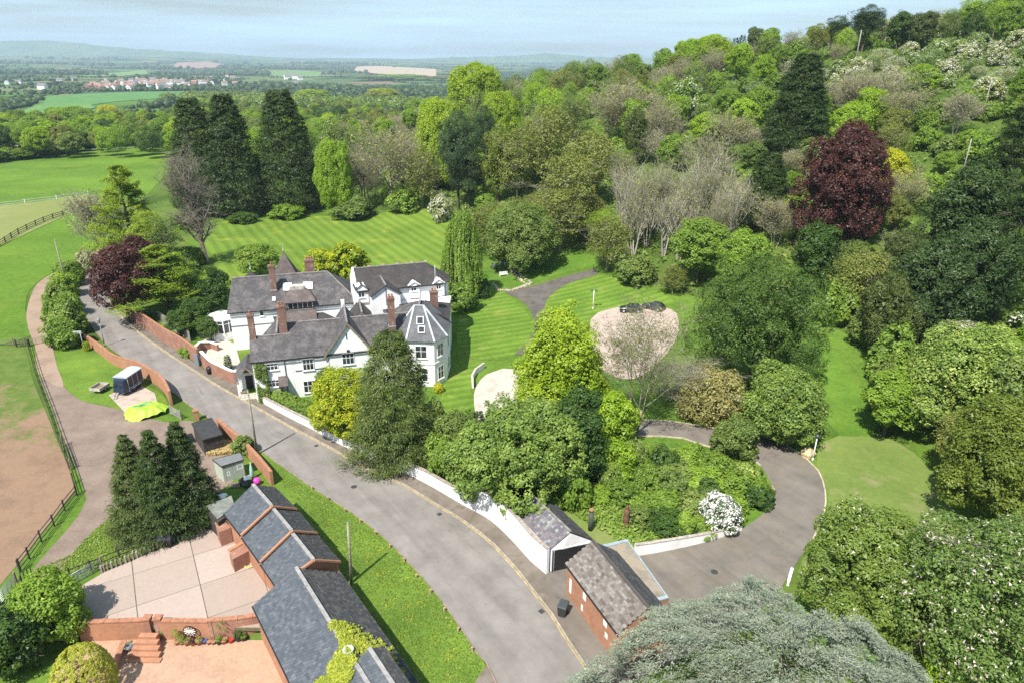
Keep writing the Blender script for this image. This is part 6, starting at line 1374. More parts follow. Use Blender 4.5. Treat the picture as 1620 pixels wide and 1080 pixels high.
for (px, pt, h, w, sh, m, l) in (
    (635, 118, 22, 104, 'broad0', 'lime2', 'large round green tree on the skyline of the wood'),
    (605, 140, 19, 60, 'broad3', 'goldgreen', 'orange yellow tree leaning against the large round tree'),
    (583, 120, 20, 58, 'airy0', 'mid2', 'olive green tree left of the large round tree'),
    (495, 142, 18, 62, 'broad1', 'lime', 'yellow green tree behind the third tall conifer'),
    (655, 190, 18, 70, 'bare1', 'tan', 'grey twiggy tree below the large round tree'),
    (752, 98, 24, 100, 'broad2', 'lime', 'bright yellow green tree rising above the wood'),
    (790, 146, 21, 74, 'broad1', 'lime', 'glowing lime tree behind the golden yew'),
    (700, 120, 20, 64, 'airy2', 'olive', 'olive tree between the round tree and the bright one'),
    (768, 165, 22, 46, 'pine', 'bluefir', 'slim dark pine between two lime trees'),
    (870, 168, 22, 110, 'airy1', 'olive', 'tall olive brown oak in the middle of the wood'),
    (820, 205, 20, 96, 'airy0', 'olive', 'olive oak below the glowing lime tree'),
    (935, 205, 20, 110, 'airy2', 'olive', 'spreading oak with grey limbs in the wood'),
    (900, 245, 20, 120, 'airy0', 'olive', 'lower olive oak with visible pale limbs'),
    (1000, 118, 19, 120, 'bare2', 'tan', 'large bare tree with pinkish grey top'),
    (965, 140, 17, 80, 'bare0', 'tan', 'bare twiggy tree left of the large pinkish one'),
    (1045, 150, 17, 80, 'bare3', 'tan', 'bare tree right of the large pinkish one'),
    (1010, 170, 16, 52, 'yewtree', 'yew', 'dark brown green yew before the pinkish bare tree'),
    (966, 76, 15, 30, 'broad3', 'mid', 'round topped tree standing up on the skyline'),
    (945, 90, 13, 50, 'broad2', 'mid', 'lower tree beside the round topped skyline tree'),
    (1085, 130, 12, 64, 'bush1', 'hawthorn', 'white flowering hawthorn beyond the pinkish bare tree'),
    (1095, 62, 15, 70, 'broad0', 'lime2', 'light green tree on the ridge line'),
    (1130, 54, 15, 80, 'broad2', 'lime', 'yellow green tree on the ridge line'),
    (1165, 58, 12, 14, 'cypress', 'fir', 'thin dark poplar on the ridge'),
    (1176, 54, 12, 14, 'cypress', 'fir', 'second thin dark poplar on the ridge nearer the brown tree'),
    (1197, 46, 13, 34, 'broad1', 'yew', 'brownish conifer on the ridge line'),
    (1222, 43, 13, 36, 'broad3', 'lime2', 'small lime green tree on the ridge beside the brownish one'),
    (1298, 36, 14, 40, 'pine', 'olive', 'low windblown pine at the start of the ridge pines'),
    (1330, 24, 15, 52, 'pine', 'darkcedar', 'windblown pine on the ridge left of the tallest'),
    (1378, 6, 17, 62, 'pine', 'darkcedar', 'tallest windblown pine on the ridge'),
    (1430, 18, 13, 44, 'broad2', 'deep', 'dark rounded tree right of the ridge pines'),
    (1466, 22, 12, 50, 'broad1', 'yew', 'brown green tree on the ridge'),
    (1508, 14, 12, 46, 'airy0', 'mid2', 'sparse tree on the ridge near the corner'),
    (1545, 16, 12, 40, 'broad0', 'deep', 'dark ridge tree before the corner'),
    (1582, -12, 14, 60, 'airy1', 'mid', 'tall loose green tree at the top of the hill'),
    (1618, -14, 14, 60, 'broad2', 'mid', 'green tree in the corner of the hill'),
    (1280, 80, 25, 104, 'leyland1', 'fir', 'huge dark cone shaped conifer on the hill above the copper beech'),
    (1222, 238, 16, 80, 'leyland0', 'fir', 'lower skirt conifer beside the huge one'),
    (1415, 234, 11, 70, 'broad3', 'gold', 'golden yellow tree right of the copper beech'),
    (1450, 255, 11, 70, 'bare1', 'goldgreen', 'yellowish half bare tree beside the golden one'),
    (1392, 88, 17, 120, 'bare1', 'tan', 'large pale bare tree on the open hillside'),
    (1350, 110, 15, 90, 'bare3', 'tan', 'bare pale tree left of the large one on the hill'),
    (1440, 130, 13, 90, 'bare0', 'tan', 'bare twiggy tree right of the large one on the hill'),
    (1160, 165, 16, 80, 'bare0', 'tan', 'tan twiggy tree left of the huge conifer'),
    (1120, 205, 16, 90, 'bare3', 'olive', 'pale twiggy tree above the grove of bare poles'),
    (1115, 345, 13, 110, 'broad3', 'mid', 'green leafy tree behind the broad dark yew'),
    (1180, 372, 12, 90, 'broad1', 'fresh', 'light green tree right behind the broad dark yew'),
    (1300, 352, 13, 80, 'broad2', 'deep', 'dark holly below the copper beech'),
    (1240, 300, 12, 80, 'bare2', 'tan', 'tangled bare shrub left of the copper beech'),
    (1380, 395, 12, 120, 'airy2', 'olive', 'olive thicket tree below the copper beech'),
    (1335, 440, 8, 70, 'bush2', 'mid', 'green thicket bush above the grass glade'),
    (1440, 360, 12, 90, 'yewtree', 'yew', 'brown green yew with dead limbs on the slope'),
    (1618, 175, 20, 110, 'cedar0', 'darkcedar', 'tall black green cedar at the picture edge'),
    (1560, 250, 20, 150, 'yewtree', 'darkcedar', 'dark cedar with drooping boughs above the yews'),
    (1492, 375, 17, 140, 'yewtree', 'darkcedar', 'dark cedar standing lowest of the dark group'),
    (1560, 345, 18, 150, 'yewtree', 'darkcedar', 'wide dark cedar behind the olive yellow tree'),
    (1640, 280, 22, 130, 'cedar0', 'darkcedar', 'dark cedar cut by the picture edge'),
    (1420, 430, 14, 100, 'yewtree', 'yew', 'brown yew beside the dark cedars'),
    (1385, 490, 6, 70, 'bush0', 'mid2', 'olive bush right of the grass glade'),
    (1420, 530, 7, 80, 'bush2', 'mid', 'green bush at the glade below the dark cedars'),
    (1408, 575, 7, 50, 'bush1', 'mid2', 'small tree with mixed leaves beside the glade'),
    (1424, 588, 9, 108, 'broad2', 'fresh', 'fresh green tree at the lower end of the glade'),
    (1500, 565, 10, 110, 'airy0', 'whitebeam', 'whitish leaved tree behind the fresh green one'),
    (1568, 520, 15, 215, 'broad0', 'laurel', 'big olive green tree beside the dry lawn'),
    (1540, 650, 9, 90, 'broad3', 'olive', 'reddish olive shrub tree at the foot of the big yellow one'),
    (1640, 560, 14, 150, 'broad1', 'mid2', 'olive tree at the picture edge above the cherries')):
    tt('tree', sh, px, pt, h, w, m, l)
S['topper'] = S['broad0']
for o in list(COL.objects):
    if o.name.startswith('tree') and o.get('category') == 'tree':
        l = o['label']
        for k in ('pine', 'cedar', 'yew', 'conifer', 'beech', 'oak', 'hawthorn', 'poplar', 'holly'):
            if k in l.split(' behind ')[0].split(' beside ')[0].split(' between ')[0].split(' below ')[0].split(' above ')[0].split(' left ')[0].split(' before ')[0].split(' right ')[0]: o.name = k + '_tree'; break
tb('tree', 'big0', 1572, 832, 625, 215, 'goldyew', 'broad yellowish green tree at the edge of the thin lawn above the cherries')
# grove of thin bare stems
for i in range(24):
    px = 985 + (i * 37.7) % 205; py = 222 + (i * 29) % 62 + (14 if i % 3 else 0)
    tt('bare_tree', 'pole' if i % 4 else 'bare%d' % (i % 3), px, py, 17 - (i % 3), 60, 'tan' if i % 2 else 'olive', '%s pale stemmed bare tree in the grove, %s' % ('slender' if i % 4 else 'spreading', ['at its upper edge', 'low at the front', 'low in the middle'][i % 3] + (' left of the oaks' if px < 1040 else ' above the broad yew' if px > 1110 else '')), group='grove of bare pale stems', bark=BARKP if i % 4 else BARKG)
def dome(seed, w, h):
    f = Fol(seed); c, n = lobes_points(f.R, [(0, 0, h * .30, w / 2 - .15, w / 2 - .15, h * .68), (0, 0, h * .15, w / 2 - .25, w / 2 - .25, h * .5)], 1500); c += f.R.normal(size=c.shape) * .03
    f.clusters(c, n, np.full(len(c), .16), 16, .075, f.R.random(len(c))); return f
# the great yew-like tree by the parking place, denser than the shared shape
def hero(name, px, pb, pt, wpx, fol, mat, label, trunk=None, bark=None, rz=0.0, cat='tree', dx=0):
    b = P(px, pb); h = HZ(px, pt, b.x, b.y) - b.z; dist = b.y * cP + (CAMH - b.z - h / 2) * sP; w = wpx * dist / F
    o = empty(name, b, label, cat); o.rotation_euler.z = rz
    linkobj('crown', fol(w, h).mesh('crown', M[mat]), o)
    if trunk:
        V, Fc, *_ = branches(h=h * trunk.pop('hs', .9), w=w * trunk.pop('ws', .6), **trunk); linkobj('trunk', mesh_np('trunk', V, Fc, bark or BARK), o)
    return o
tk = lambda s, **k: dict(dict(seed=s, levels=2, n0=7, kids=3, trunk=.3, up=.4, first=.2), **k)
hero('beech_tree', 1314, 402, 187, 160, lambda w, h: broad(171, w, h, base=.04, nl=26, ncl=1250, per=24, leaf=.27, lump=.25, cr=1.15, flat=.4, taper=0.0), 'purple', 'great copper beech with a domed purple crown', dict(seed=41, levels=2, n0=7, kids=3, trunk=.4, up=.4, first=.2))
hero('yew_tree', 1182, 612, 396, 246, lambda w, h: broad(101, w, h, base=.02, nl=30, ncl=1500, per=26, leaf=.20, lump=.22, cr=1.05, flat=.12, asp=.4), 'deep', 'broad dark evergreen with shelved foliage beside the gravel parking place', tk(1))
hero('conifer_tree', 628, 722, 516, 150, lambda w, h: cone(102, w, h, base=.02, p=.62, ncl=2000, per=24, leaf=.17, cr=.8, rough=.20, droop=-.2), 'spruce', 'large dark conifer in front of the octagonal bay, overhanging the white wall', tk(2, hs=.92))
hero('laburnum_tree', 548, 692, 582, 122, lambda w, h: broad(103, w, h, base=.05, nl=15, ncl=620, per=24, leaf=.17, lump=.3, cr=.6), 'goldgreen', 'yellow flowering laburnum left of the large dark conifer', tk(3))
hero('shrub', 520, 640, 582, 50, lambda w, h: broad(104, w, h, base=.02, nl=9, ncl=240, per=22, leaf=.14, lump=.36, cr=.45), 'mid2', 'green climber bush between the gable wall and the laburnum', cat='bush')
hero('spruce_tree', 228, 835, 678, 98, lambda w, h: cone(105, w, h, base=.02, p=.95, ncl=1300, per=28, leaf=.14, cr=.48, rough=.28, droop=-.35, lev=17), 'spruce', 'dark spruce by the forecourt, leftmost of the three', tk(4, trunk=.2, hs=.97))
hero('spruce_tree', 268, 842, 670, 96, lambda w, h: cone(106, w, h, base=.02, p=.95, ncl=1300, per=26, leaf=.14, cr=.5, rough=.3, droop=-.25, lev=15), 'fir', 'dark spruce by the forecourt, in the middle of the three', tk(5, trunk=.2, hs=.97))
hero('spruce_tree', 306, 820, 658, 98, lambda w, h: cone(107, w, h, base=.02, p=.95, ncl=1300, per=26, leaf=.14, cr=.5, rough=.28, droop=-.35, lev=16), 'fir', 'dark spruce beside the pale green shed, rightmost of the three', tk(6, trunk=.2, hs=.97))
hero('shrub', 284, 830, 712, 44, lambda w, h: broad(108, w, h, base=.02, nl=10, ncl=200, per=20, leaf=.15, lump=.3, cr=.42), 'fresh', 'brighter leaved shrub growing up through the middle spruce', cat='bush')
hero('lime_tree', 884, 684, 480, 178, lambda w, h: broad(109, w, h, base=.04, nl=24, ncl=1000, per=26, leaf=.22, lump=.27, cr=.95, taper=.5), 'lime', 'glowing yellow green lime tree beside the pale gravel drive', tk(7))
hero('laurel_bush', 815, 790, 650, 236, lambda w, h: broad(110, w, h, base=.02, nl=22, ncl=1100, per=26, leaf=.22, lump=.26, cr=.75), 'laurel', 'huge glossy laurel bush behind the white wall next to the garage', tk(8), cat='bush')
hero('laurel_bush', 722, 742, 650, 80, lambda w, h: broad(111, w, h, base=.02, nl=14, ncl=420, per=24, leaf=.17, lump=.3, cr=.6), 'mid2', 'green bush between the large dark conifer and the huge laurel', cat='bush')
hero('evergreen_tree', 908, 770, 610, 105, lambda w, h: broad(112, w, h, base=.02, nl=14, ncl=620, per=24, leaf=.2, lump=.3, cr=.7), 'deep', 'dark blue green evergreen behind the huge laurel', tk(9))
hero('tree', 965, 700, 622, 90, lambda w, h: broad(113, w, h, base=.04, nl=13, ncl=360, per=24, leaf=.2, lump=.32, cr=.65), 'lime2', 'lime green tree at the foot of the white stemmed bare tree', tk(10))
hero('tree', 968, 760, 700, 84, lambda w, h: broad(114, w, h, base=.02, nl=13, ncl=360, per=22, leaf=.17, lump=.3, cr=.55), 'lime2', 'yellow green shrub tree in front of the shaded drive', cat='bush')
hero('laurel_bush', 1232, 700, 578, 142, lambda w, h: broad(115, w, h, base=.04, nl=20, ncl=900, per=24, leaf=.21, lump=.27, cr=.75), 'laurel', 'spreading photinia tree with mixed green leaves over the drive bend', tk(11))
hero('tree', 1120, 662, 590, 120, lambda w, h: broad(116, w, h, base=.05, nl=14, ncl=420, per=18, leaf=.19, lump=.3, cr=.8), 'tan', 'faded pinkish brown shrub tree behind the upper drive', tk(12))
hero('bush', 1160, 720, 662, 84, lambda w, h: broad(117, w, h, base=.0, nl=12, ncl=360, per=24, leaf=.18, lump=.32, cr=.55), 'mid2', 'rounded green bush inside the bend where the drive narrows', cat='bush')
hero('rhododendron_bush', 1137, 838, 783, 72, lambda w, h: broad(118, w, h, base=.0, nl=13, ncl=330, per=24, leaf=.16, lump=.3, cr=.4), 'rhodo', 'white flowering rhododendron above the curved white wall', cat='bush')
hero('bush', 1083, 848, 812, 30, lambda w, h: broad(119, w, h, base=.0, nl=7, ncl=160, per=24, leaf=.12, lump=.45, cr=.3), 'fresh', 'small rounded yellow green bush left of the white rhododendron', cat='bush')
for i, q in enumerate(((1010, 758, 731, 80), (1060, 768, 737, 90), (1110, 773, 740, 90), (1160, 783, 750, 80), (1195, 798, 767, 60), (1040, 803, 775, 90), (1095, 810, 783, 90), (1150, 813, 785, 70), (985, 788, 763, 60), (1060, 836, 812, 80), (1110, 840, 819, 60), (1010, 826, 802, 50), (945, 788, 772, 50), (1030, 738, 713, 60), (960, 728, 706, 60), (1085, 743, 718, 70), (1130, 748, 723, 60), (925, 798, 779, 40), (870, 798, 773, 60), (1185, 760, 742, 50))):
    tb('bush', 'bush%d' % (i % 3), *q, ['mid', 'mid2', 'fresh', 'mid', 'deep'][i % 5], '%s bush inside the drive loop, %s' % (HUE[['mid', 'mid2', 'fresh', 'mid', 'deep'][i % 5]], 'near the lime shrub tree' if q[0] < 990 else 'beside the upper drive' if q[2] < 720 else 'above the white rhododendron' if q[0] > 1075 and q[2] > 755 else 'near the rusty statue' if q[2] > 755 else 'in the middle of the planting'), group='dense bushes inside the drive loop')
for i, (px, pb, pt, w, m) in enumerate(((1000, 745, 700, 50, 'mid2'), (1045, 752, 708, 56, 'deep'), (1090, 742, 704, 46, 'fresh'), (1130, 765, 722, 58, 'mid'), (1175, 770, 735, 50, 'laurel'), (1065, 795, 752, 60, 'mid2'), (1020, 785, 742, 50, 'mid'), (1195, 790, 755, 40, 'fresh'), (1120, 800, 765, 50, 'deep'), (968, 775, 735, 44, 'laurel'))):
    tb('bush', 'bush%d' % (i % 3), px, pb, pt, w, m, 'taller %s shrub standing up inside the drive loop, %s' % (HUE.get(m, 'glossy green'), ['by the lime shrub tree', 'near the upper drive', 'beside the rounded bush', 'in the middle', 'near the drive bend', 'above the small round bush', 'behind the rusty statue', 'at the flowery bank', 'above the white rhododendron', 'above the thin lawn'][i]), group='dense bushes inside the drive loop')
hero('cypress_tree', 745, 700, 648, 22, lambda w, h: cone(120, w, h, p=.3, ncl=260, per=20, leaf=.12, cr=.32, droop=.3), 'fir', 'narrow dark cypress by the gravel drive, left one of the pair')
hero('cypress_tree', 758, 700, 650, 22, lambda w, h: cone(121, w, h, p=.3, ncl=260, per=20, leaf=.12, cr=.32, droop=.3), 'fir', 'narrow dark cypress by the gravel drive, right one of the pair')
for i_, q_ in enumerate(((700, 752, 690, 60), (742, 772, 715, 50), (690, 722, 650, 60), (905, 800, 745, 60), (885, 780, 700, 80), (860, 800, 760, 50))): tb('bush', 'bush%d' % (i_ % 3), *q_, ['mid', 'laurel', 'mid2', 'fresh', 'deep', 'mid'][i_], ['mid green bush behind the white wall right of the large conifer', 'glossy bush on the wall between the conifer and the laurel', 'dull bush close to the right side of the large conifer', 'fresh bush behind the garage beside the thin lawn', 'dark bush between the laurel and the blue green evergreen', 'green bush just behind the garage roof'][i_])
hero('bush', 765, 735, 690, 50, lambda w, h: broad(122, w, h, base=.0, nl=9, ncl=200, per=22, leaf=.15, lump=.38, cr=.45), 'mid', 'green bush at the foot of the two narrow cypresses', cat='bush')
# white stemmed bare tree
b = P(1003, 684); h = HZ(1010, 470, b.x, b.y) - b.z
V, Fc, B_, d_ = branches(seed=14, h=h, w=16, levels=5, n0=6, kids=3, trunk=.26, up=.75, stems=3, first=.3, curl=.4, twigr=.014)
o = empty('bare_tree', b, 'white stemmed bare tree in front of the gravel parking place', 'tree'); linkobj('trunk', mesh_np('trunk', V, Fc, barkmat('white_bark', (.14, .13, .085), (.34, .32, .24))), o)
f = Fol(3); k = f.R.integers(0, len(B_), 5200); f.add((B_)[k] + f.R.normal(size=(5200, 3)) * .3, f.R.normal(size=(5200, 3)), .10 * (.6 + f.R.random(5200)), f.R.random(5200), .6); linkobj('crown', f.mesh('crown', M['olive']), o)
b = P(1085, 650); V, Fc, B_, d_ = branches(seed=17, h=8, w=13, levels=4, n0=9, kids=5, trunk=.2, up=.35, stems=2, first=.15, curl=.5, twigr=.016)
o = empty('bare_tree', b, 'low arching tangle of bare grey branches beside the upper drive', 'tree'); linkobj('trunk', mesh_np('trunk', V, Fc, BARKG), o)
# bottom right
hero('whitebeam_tree', 1362, 990, 800, 235, lambda w, h: broad(130, w, h, base=.05, nl=20, ncl=1050, per=26, leaf=.17, lump=.27, cr=.62), 'whitebeam', 'green tree with small white flowers at the bottom of the dry lawn', tk(20))
hero('cherry_tree', 1512, 1075, 800, 300, lambda w, h: broad(131, w, h, base=.12, nl=22, ncl=1250, per=20, leaf=.16, lump=.26, cr=.75), 'cherry', 'pink flowering cherry with coppery leaves, nearer the fence line', tk(21, levels=4, kids=4, ws=.9, hs=.97), BARKG)
hero('cherry_tree', 1635, 1040, 765, 230, lambda w, h: broad(132, w, h, base=.12, nl=18, ncl=800, per=20, leaf=.16, lump=.28, cr=.75), 'cherry', 'pink flowering cherry cut by the picture edge', tk(22, levels=4, kids=4, ws=.9, hs=.97), BARKG)
hero('bush', 1470, 1095, 1040, 90, lambda w, h: broad(133, w, h, base=.0, nl=9, ncl=240, per=24, leaf=.13, lump=.36, cr=.4), 'lime2', 'low bright green bush under the cherries', cat='bush')
# blue cedar filling the foot of the picture: long arching sprays
def cedar_dome(w, h):
    f = Fol(140); R = f.R; n = 8200; a = R.random(n) * 6.28; s = R.random(n) ** .55
    r = w / 2 * s * (1 + .07 * np.sin(a * 5) + .05 * np.sin(a * 9 + 2)); wv = np.sin(a * 6 + s * 9) + .7 * np.sin(a * 13 - s * 15 + 2) + .5 * np.sin(a * 21 + s * 24); z = h * (1 - .12 * s - .75 * s ** 3.2) - np.abs(R.normal(size=n)) * .5 + .62 * wv; kp = wv > -1.25 + .25 * R.random(n); a, s, r, z = a[kp], s[kp], r[kp], z[kp]; n = len(a)
    c = np.stack([r * np.cos(a), r * np.sin(a), z], 1); out = np.stack([np.cos(a), np.sin(a), np.full(n, -.25 - .5 * 1)], 1)
    out = nrm(np.stack([np.cos(a + R.normal(size=n) * .5), np.sin(a + R.normal(size=n) * .5), -.1 - .55 * s], 1)); tint = R.random(n)
    per = 22; C = np.repeat(c, per, 0); O = np.repeat(out, per, 0); k = n * per; u = R.random(k) * 1.35; side = nrm(np.cross(O, np.array([0, 0, 1.0])))
    sw = R.normal(size=k) * .17 * (1.1 - u * .5)
    p = C + O * u[:, None] + side * sw[:, None] + np.array([0, 0, -1.0]) * (u[:, None] ** 2) * .22 + R.normal(size=(k, 3)) * .035
    al = nrm(O + side * np.sign(sw)[:, None] * .55); nn = np.array([0, 0, 1.0]) + R.normal(size=(k, 3)) * .45
    tb_ = np.clip(np.repeat(tint, per) * .8 + R.random(k) * .15 + .05, 0, 1)
    V = leaf_quads(R, p, nn, .105 * (.6 + .8 * R.random(k)), .26, al); f.V.append(V.reshape(-1, 3)); f.t.append(np.repeat(tb_, 3)); return f
hh = 12.5
b = top(1205, 948, hh); o = empty('cedar_tree', Vector((b.x + .2, b.y - 4.6, b.z)), 'silvery blue green cedar filling the bottom of the picture beside the brick lodge', 'tree')
linkobj('crown', cedar_dome(27.0, hh).mesh('crown', M['bluecedar']), o)
V, Fc, *_ = branches(seed=33, h=10.5, w=16, levels=3, n0=14, kids=4, trunk=.5, up=.25, first=.3); linkobj('trunk', mesh_np('trunk', V, Fc, BARK), o)
# bottom left
hero('tree', 88, 1010, 905, 124, lambda w, h: broad(150, w, h, base=.12, nl=13, ncl=480, per=22, leaf=.17, lump=.31, cr=.55), 'fresh', 'leafy green tree casting its shade on the concrete yard', tk(25))
hero('tree', 25, 1060, 960, 110, lambda w, h: broad(151, w, h, base=.1, nl=11, ncl=320, per=22, leaf=.19, lump=.33, cr=.6), 'deep', 'dark tree in the corner beside the lower lawn', tk(26))
hero('dome_bush', 141, 1098, 1016, 94, lambda w, h: dome(152, w, h), 'topiary', 'clipped golden yellow dome bush on the lower lawn', cat='bush')

# ------------------------------------------------------------------ the wood on the hill: everything between the trees above
taken = [(o.location.x, o.location.y, 2.2 * (o.scale.x if o.scale.x != 1 else 1.5)) for o in COL.objects if o.get('category') in ('tree', 'bush')]
zone = spline(PL([(500, 300), (560, 318), (640, 322), (690, 330), (740, 350), (800, 372), (870, 380), (940, 400), (1010, 445), (1090, 470), (1180, 440), (1290, 470), (1330, 520), (1400, 560), (1480, 660), (1560, 760), (1700, 860)]), 4) + [Vector((175, 60)), Vector((330, 420)), Vector((-60, 430)), Vector((-150, 400)), Vector((-115, 300))]
R = np.random.default_rng(5); pts = []
tries = 0
KINDS = [('scrub_bush', ['bush0', 'bush1', 'bush2'], ['mid', 'mid2', 'fresh', 'mid'], 'scrub bush', 'scrub bushes on the hillside', 5, 7),
         ('hawthorn_bush', ['bush1', 'bush0', 'airy1'], ['hawthorn', 'mayblossom', 'hawthorn'], 'hawthorn', 'hawthorns in blossom on the hillside', 5, 7),
         ('woodland_tree', ['broad0', 'broad1', 'broad2', 'broad3'], ['mid', 'mid2', 'fresh', 'lime2', 'olive', 'fresh', 'lime2'], 'leafy tree', 'leafy trees of the wood', 11, 9),
         ('oak_tree', ['airy0', 'airy1', 'airy2'], ['olive', 'fresh', 'mid2', 'lime2'], 'oak', 'oaks coming into leaf in the wood', 13, 10),
         ('bare_tree', ['bare0', 'bare1', 'bare2', 'bare3'], ['tan', 'tan', 'greygreen'], 'bare twiggy tree', 'bare trees of the wood', 12, 9)]
count = [0] * 5
def lab(kind, mt, sc, px, py):
    wh = ('behind the back lawn' if px < 620 else 'near the large round tree' if px < 720 else 'around the olive oaks' if px < 930 else 'by the pinkish bare trees' if px < 1080 else 'left of the huge conifer' if px < 1230 else 'around the copper beech' if px < 1420 else 'above the dark cedars')
    ht = 'near the skyline' if py < 100 else 'high up' if py < 190 else 'halfway down' if py < 300 else 'low down'
    return '%s %s %s %s, %s' % ('small' if sc < .9 else 'large' if sc > 1.1 else 'middling', HUE.get(mt, 'green'), kind, ht, wh)
for _ in range(24000):
    x = R.uniform(-150, 330); y = R.uniform(60, 425)
    if not inpoly(np.array([x]), np.array([y]), zone)[0]: continue
    d = math.hypot(x, y)
    if abs(math.atan2(x, y)) > rad(41): continue
    z = float(T(x, y)); hill = x > 45 and z > 16
    p = R.random()
    q = math.sin(x * .045 + 1) + math.sin(y * .05 + x * .02) + R.normal() * .45
    if hill and x > 70: k = 1 if q > .1 else (0 if p < .5 else (2 if p < .8 else (3 if p < .9 else 4)))
    else: k = 3 if q > .5 else (2 if p < .45 else (0 if p < .66 else (4 if p < .9 else 1)))
    r = (4.2 if k < 2 else 6.0) * (1 + d / 900)
    if any((x - a) ** 2 + (y - b_) ** 2 < ((r + c) * .62) ** 2 for a, b_, c in taken): continue
    if count[k] >= 292: continue
    # keep clear of the hand placed crowns in front: shorter trees low on the slope
    taken.append((x, y, r)); count[k] += 1
    nm, shs, ms, lb, gp, hh, ww = KINDS[k]; sc = .75 + .5 * R.random(); lowf = .62 if (d < 190 and k >= 2) else 1.0
    mt_ = ms[R.integers(len(ms))]; px_, py_ = proj(x, y, z + hh * sc * lowf)
    put(nm, shs[R.integers(len(shs))], Vector((x, y, z - .3)), hh * sc * lowf, ww * sc * (.8 if lowf < 1 else 1.1), mt_, lab(lb, mt_, sc, px_, py_), gp, cat='bush' if k < 2 else 'tree', trunk='trunk' if k >= 2 else None)
print('wood', count)
# low growth under the trees
f = Fol(9); n = 120000; x = f.R.uniform(-150, 330, n); y = f.R.uniform(60, 400, n); m = inpoly(x, y, zone) & (np.abs(np.arctan2(x, y)) < rad(42)); x = x[m]; y = y[m]; n = len(x)
f.add(np.stack([x, y, T(x, y) + f.R.random(n) ** 1.5 * 2.0 * (.6 + .4 * np.sin(x * .5) * np.sin(y * .45))], 1), f.R.normal(size=(n, 3)) + np.array([0, 0, 1.2]), .44 * (.5 + f.R.random(n)), f.R.random(n), .8)
o = linkobj('undergrowth', f.mesh('undergrowth', M['mid2'])); tag(o, 'low tangled green growth under the trees of the wood', 'undergrowth', kind='stuff')

# ------------------------------------------------------------------ trees beyond the pasture
for i, (px, pt, h, w, sh, m, l) in enumerate((
    (50, 183, 14, 76, 'broad0', 'fresh', 'round light green tree left in the belt beyond the pasture'),
    (105, 169, 15, 84, 'broad1', 'fresh', 'tall light green trees crown in the belt beyond the pasture'),
    (15, 204, 9, 50, 'broad3', 'goldgreen', 'yellow flowering bush tree at the end of the belt'),
    (168, 166, 13, 34, 'broad2', 'gold', 'golden tree in the belt beyond the pasture'),
    (190, 172, 14, 50, 'airy0', 'mid2', 'olive tree right of the golden one beyond the pasture'),
    (28, 222, 6, 60, 'bush1', 'mayblossom', 'white blossoming hedge bush at the pasture corner'),
    (72, 217, 6, 66, 'bush0', 'mayblossom', 'white blossoming hedge bush beside the corner one'),
    (118, 212, 6, 44, 'bush2', 'hawthorn', 'half white hedge bush before the dark hedge'))):
    tt('tree' if 'bush ' not in l and not sh.startswith('bush') else 'hedge_bush', sh, px, pt, h, w, m, l)
R = np.random.default_rng(8)
for i in range(26):
    s = i / 25; px = -15 + 280 * s; b = P(px, 259 - 38 * s + R.normal() * .5)
    put('hedge_tree', ['broad0', 'broad2', 'bush2'][i % 3], b, 8 + 5 * R.random() * (s > .4) - 3 * (s < .25), 12, ['mid', 'deep', 'fresh', 'mid2'][i % 4], ['mid green', 'dark green', 'fresh green', 'dull green'][i % 4] + ' tree in the hedge beyond the pasture, ' + ['towards the white blossom', 'in its middle stretch', 'towards the tall conifers'][min(2, int(s * 3))], 'hedge trees along the pasture', cat='tree', trunk=None)
k = 0
for _ in range(900):
    px = R.uniform(-40, 600); py = 176 + 34 * R.random() if px < 280 else 150 + 60 * R.random()
    b = top(px, py, 12)
    if b.y < 285 or b.y > 900 or (60 < px < 265 and py < 178): continue
    if any((b.x - a) ** 2 + (b.y - c_) ** 2 < ((5.5 + c) * .8) ** 2 for a, c_, c in taken): continue
    taken.append((b.x, b.y, 6)); k += 1
    if k > 250: break
    put('belt_tree', 'broad%d' % R.integers(4) if R.random() < .72 else 'airy%d' % R.integers(3), b, 11 + 4 * R.random(), 11 + 4 * R.random(), (mt_ := ['mid', 'fresh', 'mid2', 'lime2', 'olive', 'deep', 'lime'][R.integers(7)]), '%s tree in the woodland belt beyond the pasture, %s' % (HUE[mt_], 'behind the white hedge' if px < 120 else 'below the green field' if px < 290 else 'behind the three tall conifers' if px < 500 else 'left of the large round tree'), 'trees in the belt beyond the pasture', cat='tree', trunk=None)
print('belt', k, 'trees', NTREE[0])

# ------------------------------------------------------------------ the far plain: woods, hedges, village
R = np.random.default_rng(21)
t_ = (1 + 5 ** .5) / 2
ICO = nrm(np.array([(-1, t_, 0), (1, t_, 0), (-1, -t_, 0), (1, -t_, 0), (0, -1, t_), (0, 1, t_), (0, -1, -t_), (0, 1, -t_), (t_, 0, -1), (t_, 0, 1), (-t_, 0, -1), (-t_, 0, 1)], float))
IF = np.array([(0, 11, 5), (0, 5, 1), (0, 1, 7), (0, 7, 10), (0, 10, 11), (1, 5, 9), (5, 11, 4), (11, 10, 2), (10, 7, 6), (7, 1, 8), (3, 9, 4), (3, 4, 2), (3, 2, 6), (3, 6, 8), (3, 8, 9), (4, 9, 5), (2, 4, 11), (6, 2, 10), (8, 6, 7), (9, 8, 1)])
def wn2(x, y, s):
    return np.sin(x / s + 1.3 * np.sin(y / s * 1.7)) + np.sin(y / s * 1.31 + 2 + np.sin(x / s * .8)) + .6 * np.sin((x + y) / s * 2.3)
